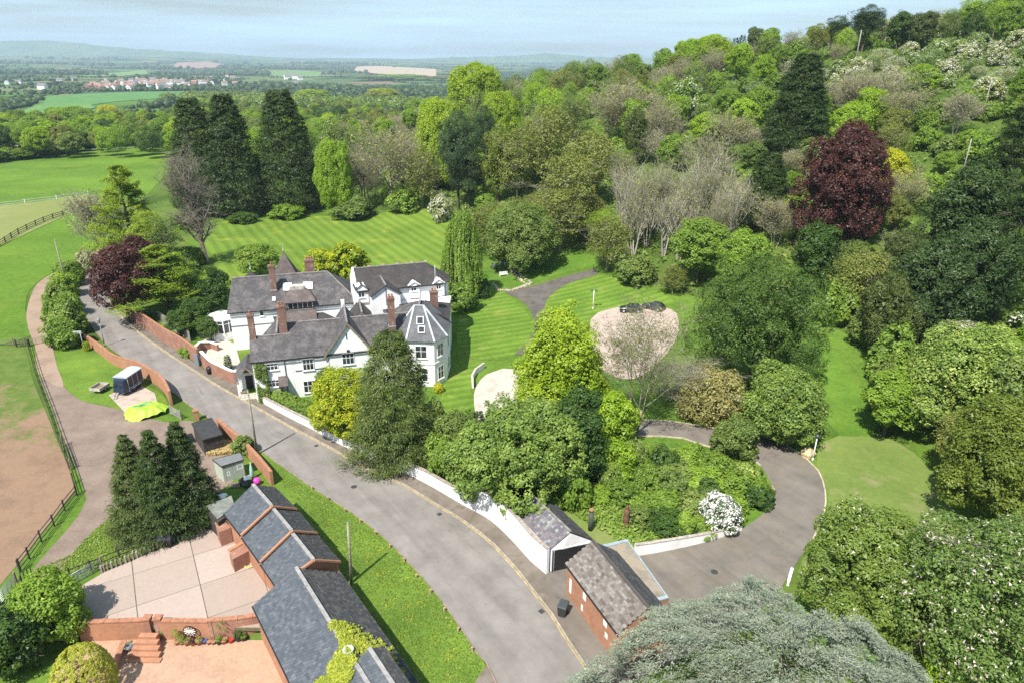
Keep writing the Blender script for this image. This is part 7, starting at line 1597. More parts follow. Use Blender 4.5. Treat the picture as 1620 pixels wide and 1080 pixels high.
keepout = [[(p.x, p.y) for p in PL(q)] for q in ([(25, 180), (75, 152), (130, 148), (335, 144), (300, 157), (170, 174), (80, 184)], [(272, 109), (280, 99), (352, 100), (345, 109)], [(555, 113), (565, 105), (692, 109), (692, 123), (610, 121)], [(425, 121), (430, 112), (512, 114), (508, 124)], [(190, 123), (160, 116), (235, 110), (238, 120)])]
tx = []; 
def scatter(n, d0, d1, cond, size):
    d = d0 * (d1 / d0) ** R.random(n); a = rad(-41) + rad(75) * R.random(n); x = d * np.sin(a); y = d * np.cos(a)
    m = cond(x, y)
    for k in keepout: m &= ~inpoly(x, y, k)
    x = x[m]; y = y[m]; s = size * (.7 + .6 * R.random(len(x))) * (1 + np.hypot(x, y) / 9000); tx.append(np.stack([x, y, T(x, y), s], 1))
scatter(22000, 900, 9500, lambda x, y: wn2(x, y, 420) > .95, 8.5)
# hedges round the fields
hx = []
for i in range(520):
    d = 700 * (11 ** R.random()); a = rad(-41) + rad(70) * R.random(); x0 = d * math.sin(a); y0 = d * math.cos(a); an = .4 + (R.integers(2)) * 1.57 + R.normal() * .12; ln = 120 + 330 * R.random()
    k = int(ln / (7 + d / 500)); u = np.linspace(0, ln, k); x = x0 + np.cos(an) * u + R.normal(size=k) * 2; y = y0 + np.sin(an) * u + R.normal(size=k) * 2
    m = np.ones(k, bool)
    for q in keepout: m &= ~inpoly(x, y, q)
    x = x[m]; y = y[m]; hx.append(np.stack([x, y, T(x, y), (2.6 + 3.6 * R.random(len(x)) ** 3) * (1 + d / 6000)], 1))
A = np.concatenate(tx + hx); m = len(A); print('far trees', m)
jit = 1 + .22 * R.normal(size=(m, 12, 1)).clip(-1, 1); V = A[:, None, :3] + ICO[None] * jit * A[:, None, 3:4] * np.array([1, 1, .85]) + np.array([0, 0, .5]) * A[:, None, 3:4]
Fc = (np.arange(m)[:, None, None] * 12 + IF[None]).reshape(-1, 3)
LM('farwood', (.022, .045, .016), (.06, .095, .028), (.10, .15, .04), tr=.0, noise=.2, scale=.004)
o = linkobj('far_woods', mesh_np('far_woods', V.reshape(-1, 3), Fc, M['farwood'], tint=np.repeat(R.random(m), 12))); tag(o, 'woods and hedgerows spread over the distant plain', 'woodland', kind='stuff')
# nearer woods beyond the belt, leafier
d = R.uniform(560, 1500, 9000); a = rad(-40) + rad(60) * R.random(9000); x = d * np.sin(a); y = d * np.cos(a); mk = wn2(x, y, 190) > .55
for k_ in keepout: mk &= ~inpoly(x, y, k_)
x = x[mk][:1500]; y = y[mk][:1500]; n = len(x); f = Fol(77)
c = np.stack([x, y, T(x, y) + 6.5], 1); per = 70; C = np.repeat(c, per, 0); q = nrm(R.normal(size=(n * per, 3)) + np.array([0, 0, .4])); rr = np.repeat(5 + 2.5 * R.random(n), per)[:, None]
f.add(C + q * rr * np.array([1, 1, .95]), q + R.normal(size=q.shape) * .4, 1.5 * (.6 + .8 * R.random(len(q))), np.repeat(R.random(n), per), .75)
o = linkobj('middle_woods', f.mesh('middle_woods', M['mid2'])); tag(o, 'woods between the pasture belt and the village', 'woodland', kind='stuff')
# village
wallm = [flat('pale_render_far', (.62, .58, .52), .8), flat('brick_far', (.34, .18, .12), .8), flat('white_render_far', (.75, .74, .72), .8)]
roofm = [flat('tile_roof_far', (.22, .15, .12), .8), flat('slate_roof_far', (.15, .14, .14), .8), flat('red_roof_far', (.27, .16, .12), .8)]
HM = []
for i in range(5):
    V = [(-5, -3.6, 0), (5, -3.6, 0), (5, 3.6, 0), (-5, 3.6, 0), (-5, -3.6, 5), (5, -3.6, 5), (5, 3.6, 5), (-5, 3.6, 5), (-5.3, -4, 4.9), (5.3, -4, 4.9), (5.3, 4, 4.9), (-5.3, 4, 4.9), (-5.3, 0, 7.8), (5.3, 0, 7.8)]
    Fq = [(0, 1, 5, 4), (1, 2, 6, 5), (2, 3, 7, 6), (3, 0, 4, 7), (8, 9, 13, 12), (10, 11, 12, 13), (8, 12, 11, 11), (9, 10, 13, 13)]
    me = bpy.data.meshes.new('village_house'); me.from_pydata(V, [], [tuple(dict.fromkeys(q)) for q in Fq]); me.materials.append(wallm[[0, 2, 1, 0, 2][i]]); me.materials.append(roofm[[0, 1, 2, 2, 0][i]])
    for p in me.polygons: p.material_index = 1 if p.index in (4, 5) else 0
    HM.append(me)
def far_house(px, py, sc, label, group, i):
    b = P(px, py); o = linkobj('village_house', HM[i % 5], None, b); o.rotation_euler.z = (.35 if R.random() < .6 else 1.9) + R.normal() * .2; o.scale = (sc, sc, sc); tag(o, label, 'house', group)
for i in range(125):
    s = R.random(); px = 160 + 215 * s; py = 139 - 17 * s * (1 - .3 * s) + R.normal() * 3.6
    far_house(px, min(py, 144), 1.15 + .5 * R.random(), 'small pale house in the distant village', 'houses of the distant village', i)
for i in range(16): far_house(138 + i * 2.9 + R.normal(), 140 + R.normal() * 1.2, 1.35, 'brick house in the terrace at the near side of the village', 'brick houses at the near side of the village', 2)
for i, (px, py, sc) in enumerate(((256, 142, 2.0), (268, 143, 1.6), (68, 142, 1.8), (455, 126, 2.6), (466, 125, 2.4), (475, 127, 2.0), (470, 136, 2.0), (12, 134, 1.4), (30, 133, 1.4), (95, 131, 1.5), (118, 128, 1.5))):
    far_house(px, py, sc, ['large white house at the near edge of the village', 'white house beside the large one at the village edge', 'pale farmhouse left of the village', 'white mansion on the plain right of the village', 'white wing beside the mansion on the plain', 'smaller white building right of the mansion', 'white cottage below the mansion among trees', 'far cottage at the picture edge in the plain', 'second far cottage near the picture edge', 'lone cottage on the plain left of the meadow', 'lone house between the meadow and the village'][i], None, 1)
# ------------------------------------------------------------------ hedge behind the white wall, verge details
hp_ = spline(PL([(410, 627), (440, 643), (470, 655), (500, 668)]), .8); hp_ = [v + Vector((.45, .95)) for v in hp_]
f = Fol(220); c = []; n = []
for k in range(620):
    i = f.R.integers(0, len(hp_) - 1); v = hp_[i].lerp(hp_[i + 1], f.R.random()); a = f.R.uniform(-1.2, 1.5); zt = 1.75
    lat = math.sin(a) * .75; z = .2 + (zt - .2) * min(1, abs(math.cos(a)) * 1.25) * (f.R.random() ** .5); c.append((v.x + lat * .5, v.y + lat, z)); n.append((.2 * math.sin(a), math.sin(a), math.cos(a)))
f.clusters(np.array(c), nrm(np.array(n)), np.full(620, .26), 24, .10, f.R.random(620)); o = linkobj('hedge', f.mesh('hedge', M['mid'])); tag(o, 'clipped green hedge on top of the white wall before the house front', 'hedge')
f = Fol(221); 
def patch(name, pts_, n, size, cols, label, h=.12, off=.06, clump=None):
    f = Fol(len(name) * 7 + n); pp = [(v.x, v.y) for v in PL(pts_)]; x = f.R.uniform(min(a for a, b in pp), max(a for a, b in pp), n); y = f.R.uniform(min(b for a, b in pp), max(b for a, b in pp), n); m_ = inpoly(x, y, pp)
    if clump: m_ &= np.sin(x * clump + 2 * np.sin(y * .7)) * np.sin(y * clump * .8 + 1) > .25 * f.R.random(n) + .2
    x, y = x[m_], y[m_]; k = len(x); f.add(np.stack([x, y, T(x, y) + off + h * f.R.random(k)], 1), f.R.normal(size=(k, 3)) * .4 + np.array([0, -.2, 1]), size * (.6 + .8 * f.R.random(k)), f.R.random(k), .8)
    o = linkobj(name, f.mesh(name, M[cols])); tag(o, label, name.replace('_', ' '), kind='stuff'); return o
LM('buttercup', (.5, .42, .02), (.66, .55, .03)); LM('daisy', (.6, .6, .58), (.8, .8, .78)); LM('blades', (.05, .09, .010), (.09, .155, .02), (.14, .20, .03)); LM('straw', (.40, .30, .13), (.56, .44, .22))
VG = [(425, 735), (500, 780), (553, 812), (600, 847), (646, 892), (690, 942), (733, 1002), (765, 1048), (745, 1090), (660, 1090), (560, 930), (470, 800)]
patch('yellow_flowers', VG, 8000, .05, 'buttercup', 'patches of small yellow flowers in the verge grass', clump=2.1)
patch('verge_tufts', VG, 45000, .055, 'blades', 'longer tufts of grass all over the verge', h=.10)
patch('white_flowers', [(160, 860), (190, 820), (240, 822), (260, 850), (200, 880)], 900, .09, 'daisy', 'white flowers scattered on the bank beside the spruces', clump=2.6)
patch('daffodils', [(1195, 790), (1225, 765), (1228, 800), (1205, 818)], 500, .09, 'buttercup', 'yellow flowers on the inside bank of the drive', clump=2)
patch('rough_tufts', [(840, 700), (1180, 720), (1215, 780), (1120, 845), (1000, 870), (880, 800)], 16000, .13, 'mid', 'low green plants covering the ground inside the drive loop', h=.5)
patch('bank_tufts', [(60, 900), (112, 878), (150, 838), (192, 808), (330, 815), (325, 835), (200, 885), (118, 915)], 12000, .08, 'blades', 'longer grass on the bank above the yard', h=.15)
patch('straw', [(327, 722), (338, 706), (360, 700), (376, 704), (380, 716), (355, 720)], 9000, .10, 'straw', 'heap of loose straw between the two sheds', h=.5)
# wooden stakes along the verge
sm = None
for i, (px, py) in enumerate(((501, 775), (526, 791), (553, 810), (577, 827), (601, 846), (624, 867), (647, 889), (667, 914), (689, 939), (711, 968), (733, 999), (756, 1031))):
    q = P(px, py); q.x -= .45
    if sm is None: m = MB(); m.box((0, 0, .22), (.13, .13, .46), .3); m.box((0, 0, .47), (.17, .17, .05), .3); sm = m.build('verge_stake', flat('stake_wood', (.36, .24, .15), .9, var=.3)); s = sm
    else: s = sm.copy(); COL.objects.link(s)
    s.location = q; s.rotation_euler = (rnd.uniform(-.12, .12), rnd.uniform(-.12, .12), rnd.random())
    tag(s, 'short wooden stake at the verge edge along the road', 'stake', 'wooden stakes along the verge')
for k_, (px, py) in enumerate(((862, 965), (700, 812), (505, 704), (560, 770), (1130, 905))):
    q = P(px, py); m = MB(); m.tube(q + Vector((0, 0, .03)), q + Vector((0, 0, .075 if k_ < 4 else .10)), .34, n=14) if k_ > 2 else m.box(q + Vector((-.3, -.15, .045)), (.45, .45, .06), .7)
    o = m.build('drain_cover', flat('cast_iron', (.045, .042, .04), .6)); tag(o, ['square iron drain cover by the kerb beside the garage', 'square iron drain cover by the kerb below the laurel', 'square iron drain cover by the kerb before the house', 'round iron cover in the road beside the verge', 'round iron cover in the drive bend'][k_], 'drain cover')
# ------------------------------------------------------------------ poles and lamps
def pole(px, pb, tx_, ty_, label, r=.16, name='telegraph_pole', mat=None, extra=None):
    b = P(px, pb); h = HZ(tx_, ty_, b.x, b.y) - b.z; t = onplane(tx_, ty_, (b.x, b.y), Vector((b.x, b.y)).normalized()); o = empty(name, b, label, 'pole')
    m = MB(); m.tube(b - Vector((0, 0, .3)), t, r, r * .62, 10); m.build('shaft', mat or TIMBER, o)
    m = MB(); m.tube(t - Vector((0, 0, .02)), t + Vector((0, 0, .06)), r * .66, r * .4, 8); m.build('cap', GREYWOOD, o)
    for k in range(4): m = MB(); z = b.lerp(t, .45 + k * .1); m.box(z + Vector((r, 0, 0)), (.12, .03, .03)); m.build('step_iron', BLACK, o)
    return o, b, t
GREENWOOD = flat('mossy_pole', (.24, .22, .16), .9, var=.3)
pole(556, 922, 550, 826, 'grey green telegraph pole standing in the verge beside the stables', mat=GREENWOOD)
o, b, t = pole(407, 719, 392, 618, 'telegraph pole at the end of the verge before the white house', mat=GREENWOOD)
pole(110, 468, 86, 379, 'tall leaning telegraph pole in the hedge beside the track', mat=GREENWOOD)
b = top(1360, 48, 11); h_ = 11
def free_pole(px, py, h, label, r=.22): b = top(px, py, h); o = empty('telegraph_pole', b, label, 'pole'); m = MB(); m.tube(b, b + Vector((0, 0, h)), r, r * .8); m.build('shaft', GREYWOOD, o); return o, b
free_pole(1363, 48, 12, 'pale pole on the wooded hillside below the ridge pines', .2); free_pole(1569, 127, 9, 'thin pale pole among the blossoming hawthorns', .12)
free_pole(1537, 220, 9, 'thin pale stake pole behind the dark cedars', .14)
o, b = free_pole(1037, 66, 13, 'telegraph pole with crossarms on the skyline', .2)
for z in (12.4, 11.3): m = MB(); m.beam(b + Vector((-1.2, 0, z)), b + Vector((1.2, 0, z)), .25, .25); m.build('crossarm', BLACK, o)
m = MB(); m.box(b + Vector((.5, 0, 9.6)), (.9, .7, 1.5)); m.build('transformer', BLACK, o)
def lamp(px, pb, py, label, heads=1, white=True, lantern=False):
    b = P(px, pb); h = HZ(px, py, b.x, b.y) - b.z; o = empty('street_lamp', b, label, 'lamp'); mt = FRAME if white else flat('grey_green_paint', (.20, .23, .21), .5)
    m = MB(); m.tube(b, b + Vector((0, 0, h * .9)), .09, .055); m.tube(b, b + Vector((0, 0, .5)), .12, .10); m.build('post', mt, o)
    if lantern:
        m = MB(); m.lathe(b + Vector((0, 0, h * .9)), [(.08, 0), (.16, .1), (.26, .62), (.28, .66), (.05, .92), (.02, 1.1)], 6); m.build('lantern', flat('lantern_glass', (.30, .33, .32), .2), o)
        m = MB(); m.beam(b + Vector((-.35, 0, h * .82)), b + Vector((.35, 0, h * .82)), .04, .04); m.build('ladder_bar', mt, o)
    for i in range(0 if lantern else heads):
        s = (i - (heads - 1) / 2) * .8; m = MB(); m.lathe(b + Vector((s, 0, h * .88)), [(.05, 0), (.24, .08), (.27, .22), (.16, .36), (.03, .42)], 12); m.build('lamp_head', flat('dark_lamp_head', (.06, .07, .08), .4), o)
        m = MB(); m.tube(b + Vector((0, 0, h * .88)), b + Vector((s, 0, h * .9)), .03); m.build('bracket', mt, o)
    return o
lamp(1285, 729, 684, 'white lamp post with a dark round head at the drive bend', 1)
lamp(938, 490, 457, 'white lamp post with twin dark heads by the gravel parking place', 2)
lamp(166, 548, 506, 'old grey lantern lamp post on the near side of the road', lantern=True, white=False)
lamp(1250, 922, 905, 'short white lamp post at the edge of the lower drive') if False else None
# road sign beside hedge
b = P(133, 552); o = empty('mirror_sign', b, 'white rectangular sign board on a post at the end of the brick wall', 'sign'); m = MB(); m.tube(b, b + Vector((0, 0, 3.0)), .05); m.build('post', LEAD, o); m = MB(); m.box(b + Vector((-.4, 0, 2.9)), (1.2, .06, .55), .2, .4); m.build('board', FRAME, o)
# rail at lower drive edge
a, b_ = P(1250, 908), P(1262, 935); garden_wall('short white wall stub at the lower edge of the drive', [P(1252, 905), P(1249, 915), P(1246, 926)], .5, WHITEWALL, FRAME, lat=.1)
# ------------------------------------------------------------------ boulders, garden furniture
def boulder(px, py, r, mat, label, name='boulder'):
    b = P(px, py); me = bpy.data.meshes.new(name); bm = bmesh.new(); bmesh.ops.create_icosphere(bm, subdivisions=3, radius=1); R = np.random.default_rng(int(px))
    for v in bm.verts: n_ = v.co.copy(); v.co *= 1 + .12 * math.sin(n_.x * 3 + px) + .10 * math.sin(n_.y * 4 + 1) + .05 * math.sin(n_.z * 7) + R.normal() * .012; v.co.z *= .9
    bm.to_mesh(me); bm.free(); me.materials.append(mat); o = linkobj(name, me, None, b + Vector((0, 0, r * .55))); o.scale = (r, r, r); o.rotation_euler.z = px; return tag(o, label, name)
SAND = flat('sandstone', (.48, .38, .22), .9, var=.25, scale=2)
boulder(1277, 722, .85, SAND, 'pale sandstone boulder beside the white lamp post'); boulder(1010, 661, .85, SAND, 'pale sandstone boulder at the head of the shaded drive'); boulder(1028, 822, .35, STONE, 'small pale rock in the planting below the bronze statue')
def chair(px, py, rz, label):
    b = P(px, py); o = empty('garden_chair', b, label, 'chair'); o.rotation_euler.z = rz
    def c(name, *bx):
        m = MB(); [m.box(Vector(p) + b, s) for p, s in bx]; return m.build(name, FRAME, o)
    c('seat', ((0, 0, .42), (.5, .5, .06))); c('backrest', ((0, .25, .72), (.5, .05, .55)))
    for x, y in ((-.22, -.22), (.22, -.22), (-.22, .22), (.22, .22)): c('leg', ((x, y, .2), (.06, .06, .4)))
    for x in (-.27, .27): c('armrest', ((x, 0, .62), (.05, .5, .04)))
    o.scale = (1.25, 1.25, 1.25); return o
chair(781, 425, .4, 'white garden chair furthest from the gravel steps, under the apple like tree'); chair(790, 421, -.5, 'white garden chair between the outer two under the tree'); chair(800, 420, -1.2, 'white high backed garden chair at the top of the rock steps'); chair(809, 424, 2.0, 'white garden chair at the end of the group by the steps')
b = P(797, 437); o = empty('garden_bench', b, 'white slatted garden bench on the small lawn', 'bench'); o.rotation_euler.z = .35
for i in range(4): m = MB(); m.box(b + Vector((0, -.2 + i * .13, .43)), (1.9, .10, .04)); m.build('seat_slat', FRAME, o)
for i in range(3): m = MB(); m.box(b + Vector((0, .32, .58 + i * .16)), (1.9, .04, .11)); m.build('backrest_slat', FRAME, o)
for x in (-.9, .9):
    for y in (-.2, .3): m = MB(); m.box(b + Vector((x, y, .22)), (.08, .08, .45)); m.build('leg', FRAME, o)
# rock steps and rock edging of the small lawn
o = empty('rock_edging', P(815, 445), 'rough stone edging round the small lawn beside the dark path', 'rockery')
R = np.random.default_rng(4)
for line, n_ in (([(788, 459), (800, 461), (818, 458), (832, 452), (842, 449)], 34), ([(806, 428), (816, 436), (826, 446), (836, 451)], 22), ([(812, 427), (822, 434), (833, 444), (842, 449)], 16), ([(780, 450), (788, 458)], 8)):
    p = spline(PL(line), .5)
    for k in range(n_):
        q = p[int(k * (len(p) - 1) / n_)]; m = MB(); z = float(T(*q)); m.box((q.x + R.normal() * .15, q.y + R.normal() * .15, z + .12), (.3 + .35 * R.random(), .25 + .25 * R.random(), .25 + .2 * R.random()), R.random() * 3, R.normal() * .2); m.build('stone', [STONE, SAND, GREYWOOD][k % 3], o)
b = P(990, 832); o = empty('bronze_statue', b, 'tall rusty brown statue standing in the planting above the thin lawn', 'statue'); m = MB(); m.lathe(b, [(.35, 0), (.35, .35), (.2, .4), (.3, .7), (.34, 1.1), (.25, 1.5), (.33, 1.85), (.3, 2.1), (.1, 2.22), (.17, 2.35), (.15, 2.55), (.03, 2.65)], 12); m.build('figure', flat('rusted_bronze', (.14, .07, .045), .8, var=.3), o)
# ------------------------------------------------------------------ cars in the parking place
def car(px, py, rz, paint, label):
    b = P(px, py); o = empty('parked_car', b, label, 'car'); o.rotation_euler.z = rz
    def loft(name, secs, mat, smooth=False):
        m = MB(); k = len(secs[0]); i = 0; m.v = [b + Vector(p) for s in secs for p in s]
        for a in range(len(secs) - 1):
            for j in range(k): l = (j + 1) % k; m.f.append([a * k + j, a * k + l, (a + 1) * k + l, (a + 1) * k + j]); m.sm.append(smooth)
        m.f.append(list(range(k))); m.f.append([(len(secs) - 1) * k + j for j in range(k)]); m.sm += [False, False]; ob = m.build(name, mat, o, fixn=True); md = ob.modifiers.new('bevel', 'BEVEL'); md.width = .06; md.segments = 2; return ob
    prof = [(-2.15, .35, .62, .74), (-2.1, .25, .86, .84), (-1.2, .22, .98, .90), (0, .2, 1.0, .92), (1.2, .22, .92, .90), (2.0, .27, .78, .84), (2.18, .38, .62, .72)]
    loft('body', [[(x, -w, z0), (x, w, z0), (x, w * .99, z1 - .12), (x, w * .86, z1), (x, -w * .86, z1), (x, -w * .99, z1 - .12)] for x, z0, z1, w in prof], paint, True)
    loft('cabin', [[(-1.95, -.74, .95), (-1.95, .74, .95), (-1.92, .72, 1.0), (-1.92, -.72, 1.0)], [(-1.4, -.78, .96), (-1.4, .78, .96), (-1.35, .64, 1.42), (-1.35, -.64, 1.42)], [(.2, -.79, .96), (.2, .79, .96), (.05, .65, 1.47), (.05, -.65, 1.47)], [(1.15, -.74, .93), (1.15, .74, .93), (1.05, .7, .98), (1.05, -.7, .98)]], GLASS)
    loft('roof', [[(-1.42, -.66, 1.40), (-1.42, .66, 1.40), (-1.38, .6, 1.455), (-1.38, -.6, 1.455)], [(-.6, -.68, 1.44), (-.6, .68, 1.44), (-.6, .62, 1.50), (-.6, -.62, 1.50)], [(.12, -.66, 1.43), (.12, .66, 1.43), (.08, .6, 1.485), (.08, -.6, 1.485)]], paint)
    for x in (-1.35, 1.35):
        for y in (-.86, .86):
            m = MB(); m.tube(b + Vector((x, y - .1, .33)), b + Vector((x, y + .1, .33)), .33, n=16); wh = m.build('wheel', BLACK, o); m = MB(); m.tube(b + Vector((x, y - .11, .33)), b + Vector((x, y + .11, .33)), .2, n=12); m.build('rim', LEAD, wh)
    for y in (-.6, .6): m = MB(); m.box(b + Vector((2.08, y, .66)), (.1, .32, .14)); m.build('headlight', LG, o); m = MB(); m.box(b + Vector((-2.1, y, .75)), (.08, .25, .18)); m.build('tail_light', flat('red_lens', (.4, .02, .02), .3), o)
    return o
CARP = NT('dark_car_paint').pbr((.018, .02, .024), .22, spec=.6, **{'Coat Weight': .6, 'Coat Roughness': .08}); CARG = NT('graphite_car_paint').pbr((.035, .037, .042), .25, spec=.6, **{'Coat Weight': .6, 'Coat Roughness': .08})
car(998, 493, rad(172), CARP, 'dark car on the gravel parking place, lower of the two'); car(1034, 489, rad(140), CARG, 'dark grey car parked beside the lower one on the gravel')
# ------------------------------------------------------------------ forecourt: horsebox, trailer, tarpaulin, sheds
NAVY = NT('navy_trailer_paint').pbr((.018, .028, .055), .3, spec=.5); SILV = flat('silver_fibreglass', (.42, .46, .50), .35, var=.08)
b = Q(195, 622, .06); fr = Fr((b.x - .9, b.y + .1), (.80, -.10)); o = empty('horsebox_trailer', b, 'navy blue horsebox trailer with a silver roof beside the brick wall', 'trailer'); o.rotation_euler.z = 0
Lx, Ly, Z0, Z1 = 2.0, 3.2, .45, 2.55
m = MB(); xsection(m, fr, 0, Ly, [(0, Z0), (Lx, Z0), (Lx, Z1), (0, Z1)]); bd = m.build('body', NAVY, o, fixn=True)
m = MB(); xsection(m, fr, -.12, Ly + .1, [(-.06, Z1 + .003), (Lx + .06, Z1 + .003), (Lx + .06, Z1 + .14), (Lx * .75, Z1 + .32), (Lx * .25, Z1 + .32), (-.06, Z1 + .14)]); m.build('roof', SILV, o, fixn=True)
m = MB(); m.hexa([fr.p(.15, -.9, Z0 + .2), fr.p(Lx - .15, -.9, Z0 + .2), fr.p(Lx - .03, -.005, Z0), fr.p(.03, -.005, Z0), fr.p(.3, -.55, Z1 - .2), fr.p(Lx - .3, -.55, Z1 - .2), fr.p(Lx - .03, -.005, Z1), fr.p(.03, -.005, Z1)]); m.build('nose', NAVY, o, fixn=True)
for t in (.25, 1.1): m = MB(); m.hexa([fr.p(t, -.80, 1.45), fr.p(t + .5, -.80, 1.45), fr.p(t + .5, -.62, 1.45), fr.p(t, -.62, 1.45), fr.p(t, -.70, 1.85), fr.p(t + .5, -.70, 1.85), fr.p(t + .5, -.5, 1.85), fr.p(t, -.5, 1.85)]); m.build('window', GLASS, o, fixn=True)
for k in (1.0, 2.0): m = MB(); m.tube(fr.p(-.16, k, .34), fr.p(.1, k, .34), .33, n=14); m.build('wheel', BLACK, o); m = MB(); m.tube(fr.p(Lx - .1, k, .34), fr.p(Lx + .16, k, .34), .33, n=14); m.build('wheel', BLACK, o)
for t in (-.1, Lx + .1): m = MB(); m.box(fr.p(t, 1.5, .75), (.2, 2.0, .07), fr.a); m.build('mudguard', SILV, o)
for k in (.02, 1.05, 2.1, Ly - .02): m = MB(); m.beam(fr.p(Lx + .02, k, Z0), fr.p(Lx + .02, k, Z1), .05, .05); m.build('side_rib', SILV, o)
m = MB(); m.beam(fr.p(Lx + .03, 0, Z0 + .5), fr.p(Lx + .03, Ly, Z0 + .5), .04, .05); m.build('side_rib', SILV, o)
m = MB(); m.beam(fr.p(.4, -.6, .5), fr.p(Lx / 2, -2.0, .5), .08, .08); m.beam(fr.p(Lx - .4, -.6, .5), fr.p(Lx / 2, -2.0, .5), .08, .08); m.tube(fr.p(Lx / 2, -2.0, .55), fr.p(Lx / 2, -2.0, 0), .05); m.build('drawbar', GALV, o)
b = Q(152, 622, .05); fr = Fr((b.x - .8, b.y), (.97, -.16)); o = empty('box_trailer', b, 'small open timber sided trailer standing on the grass', 'trailer')
m = MB(); m.box(fr.p(.8, 1.0, .5), (1.5, 2.0, .08), fr.a); m.build('floor', TIMBER, o)
for c, s in (((0, 1.0, .72), (.07, 2.0, .42)), ((1.6, 1.0, .72), (.07, 2.0, .42)), ((.8, 0, .72), (1.66, .07, .42)), ((.8, 2.0, .72), (1.66, .07, .42))): m = MB(); m.box(fr.p(*c), s, fr.a); m.build('side_board', STONE, o)
for t in (-.15, 1.75): m = MB(); m.tube(fr.p(t - .08, 1.1, .3), fr.p(t + .08, 1.1, .3), .3, n=14); m.build('wheel', BLACK, o)
m = MB(); m.beam(fr.p(.8, 0, .45), fr.p(.8, -1.2, .45), .08, .08); m.build('drawbar', GALV, o)
# tarpaulin: sagging sheet over a boat-like heap
c0 = Q(232, 648, .5); fr = Fr((c0.x, c0.y), (.86, .50)); N = 56; V = []; Fq = []
R = np.random.default_rng(3)
for j in range(N + 1):
    for i in range(N + 1):
        u = i / N * 2 - 1; v = j / N * 2 - 1; r = max(abs(u), abs(v)) if max(abs(u), abs(v)) > 0 else 0; rr = math.hypot(u, v); k_ = (r / rr if rr > 0 else 1); k_ = .75 * k_ + .25; x, y = u * k_, v * k_; r2 = math.hypot(x, y); an = math.atan2(y, x)
        z = 1.25 * (1 - max(0, (r2 - .55)) / .5 * (.75 + .25 * math.sin(an * 2))) if r2 > .55 else 1.25 + .12 * math.cos(r2 * 3) - .05; z += (.05 * math.sin(x * 9 + y * 4) + .03 * math.sin(y * 17)) + (.16 * math.sin(an * 15 + r2 * 3) * max(0, r2 - .5)) ; z = max(z, .03 + .05 * math.sin(an * 21) ** 2)
        s = 1 + .05 * math.sin(an * 13) * max(0, r2 - .6); V.append(tuple(fr.p(x * 2.7 * s, y * 2.15 * s, z)))
for j in range(N):
    for i in range(N): a = j * (N + 1) + i; Fq.append((a, a + 1, a + N + 2, a + N + 1))
TARP = NT('lime_tarpaulin'); TARPM = TARP.pbr(TARP.ramp(TARP.noise(.9, 4), [(.35, (.27, .42, .03)), (.65, (.36, .52, .05))]), .45, TARP.bump(TARP.noise(2.5, 5, .7, dist=1.0), .7, .12), spec=.4)
o = linkobj('tarpaulin', mesh_np('tarpaulin', V, Fq, TARPM, smooth=True)); tag(o, 'lime green tarpaulin draped over a long heap beside the brick wall', 'tarpaulin')
TEAL = flat('teal_print', (.05, .28, .32), .5); 
for dx, dy, w_, a_ in ((-.9, .1, 1.2, .1), (-.2, .35, 1.0, .5), (.2, .15, .8, -.2), (-.3, -.1, 1.3, .05), (.5, .3, .7, .9)):
    m = MB(); q = fr.p(dx, dy, 0); d_ = Vector((math.cos(fr.a + a_), math.sin(fr.a + a_), 0)) * w_ / 2
    m.beam(q - d_ + Vector((0, 0, 1.36)), q + d_ + Vector((0, 0, 1.36)), .12, .02); pr_ = m.build('print_mark', TEAL, o)
# sheds
FELT = flat('black_roof_felt', (.035, .035, .037), .85, var=.25, scale=2); SAGE = flat('sage_green_boards', (.36, .40, .33), .8, var=.12, scale=3)
def shed(label, corners, z, wall, roof, low=.0, z0=0):
    q = [Q(px, py, z) for px, py in corners]; c = sum(q, Vector()) / 4; o = empty('shed', Vector((c.x, c.y, 0)), label, 'shed'); ins = [c + (v - c) * .93 for v in q]
    m = MB(); m.prism([v[:2] for v in ins], z0, z - .12); m.build('wall', wall, o, fixn=True); tp = [v.copy() for v in q]; tp[0].z -= low; tp[1].z -= low
    m = MB(); m.slab([v + Vector((0, 0, .05)) for v in q], .13); m.build('roof', roof, o, fixn=True)
    m = MB(); [m.beam(q[i] + Vector((0, 0, .02)), q[(i + 1) % 4] + Vector((0, 0, .02)), .06, .15) for i in range(4)]; m.build('fascia', DKWOOD, o); return o, q
shed('black felt roofed shed behind the rightmost spruce and beside the brick wall', ((303, 670), (335, 661), (352, 687), (320, 696)), 2.3, DKWOOD, FELT)
shed('small dark roofed shed partly hidden behind the spruces', ((265, 675), (283, 671), (290, 684), (268, 688)), 2.0, DKWOOD, FELT)
o, q = shed('small sage green shed with two dark windows beside the brick wall', ((336, 727), (380, 716), (386, 727), (350, 738)), 2.2, SAGE, flat('grey_felt', (.15, .155, .16), .85, var=.2))
ff = Fr(q[3][:2], (q[2] - q[3])[:2]); ln = (q[2] - q[3]).length; ff = Fr(ff.p(.06, .12)[:2], (q[2] - q[3])[:2])
window(ff, ln * .62, ln * .88, 1.15, 1.85, o, 0, nx=1, nz=1, sill=False); window(ff, ln * .16, ln * .3, .75, 1.3, o, 0, nx=1, nz=1, sill=False)
m = MB(); m.box(ff.p(ln * .45, -.03, .95), (.05, .05, 1.8), ff.a); m.box(ff.p(ln * .12, -.03, .95), (.05, .05, 1.8), ff.a); m.build('door_frame', GREYWOOD, o)
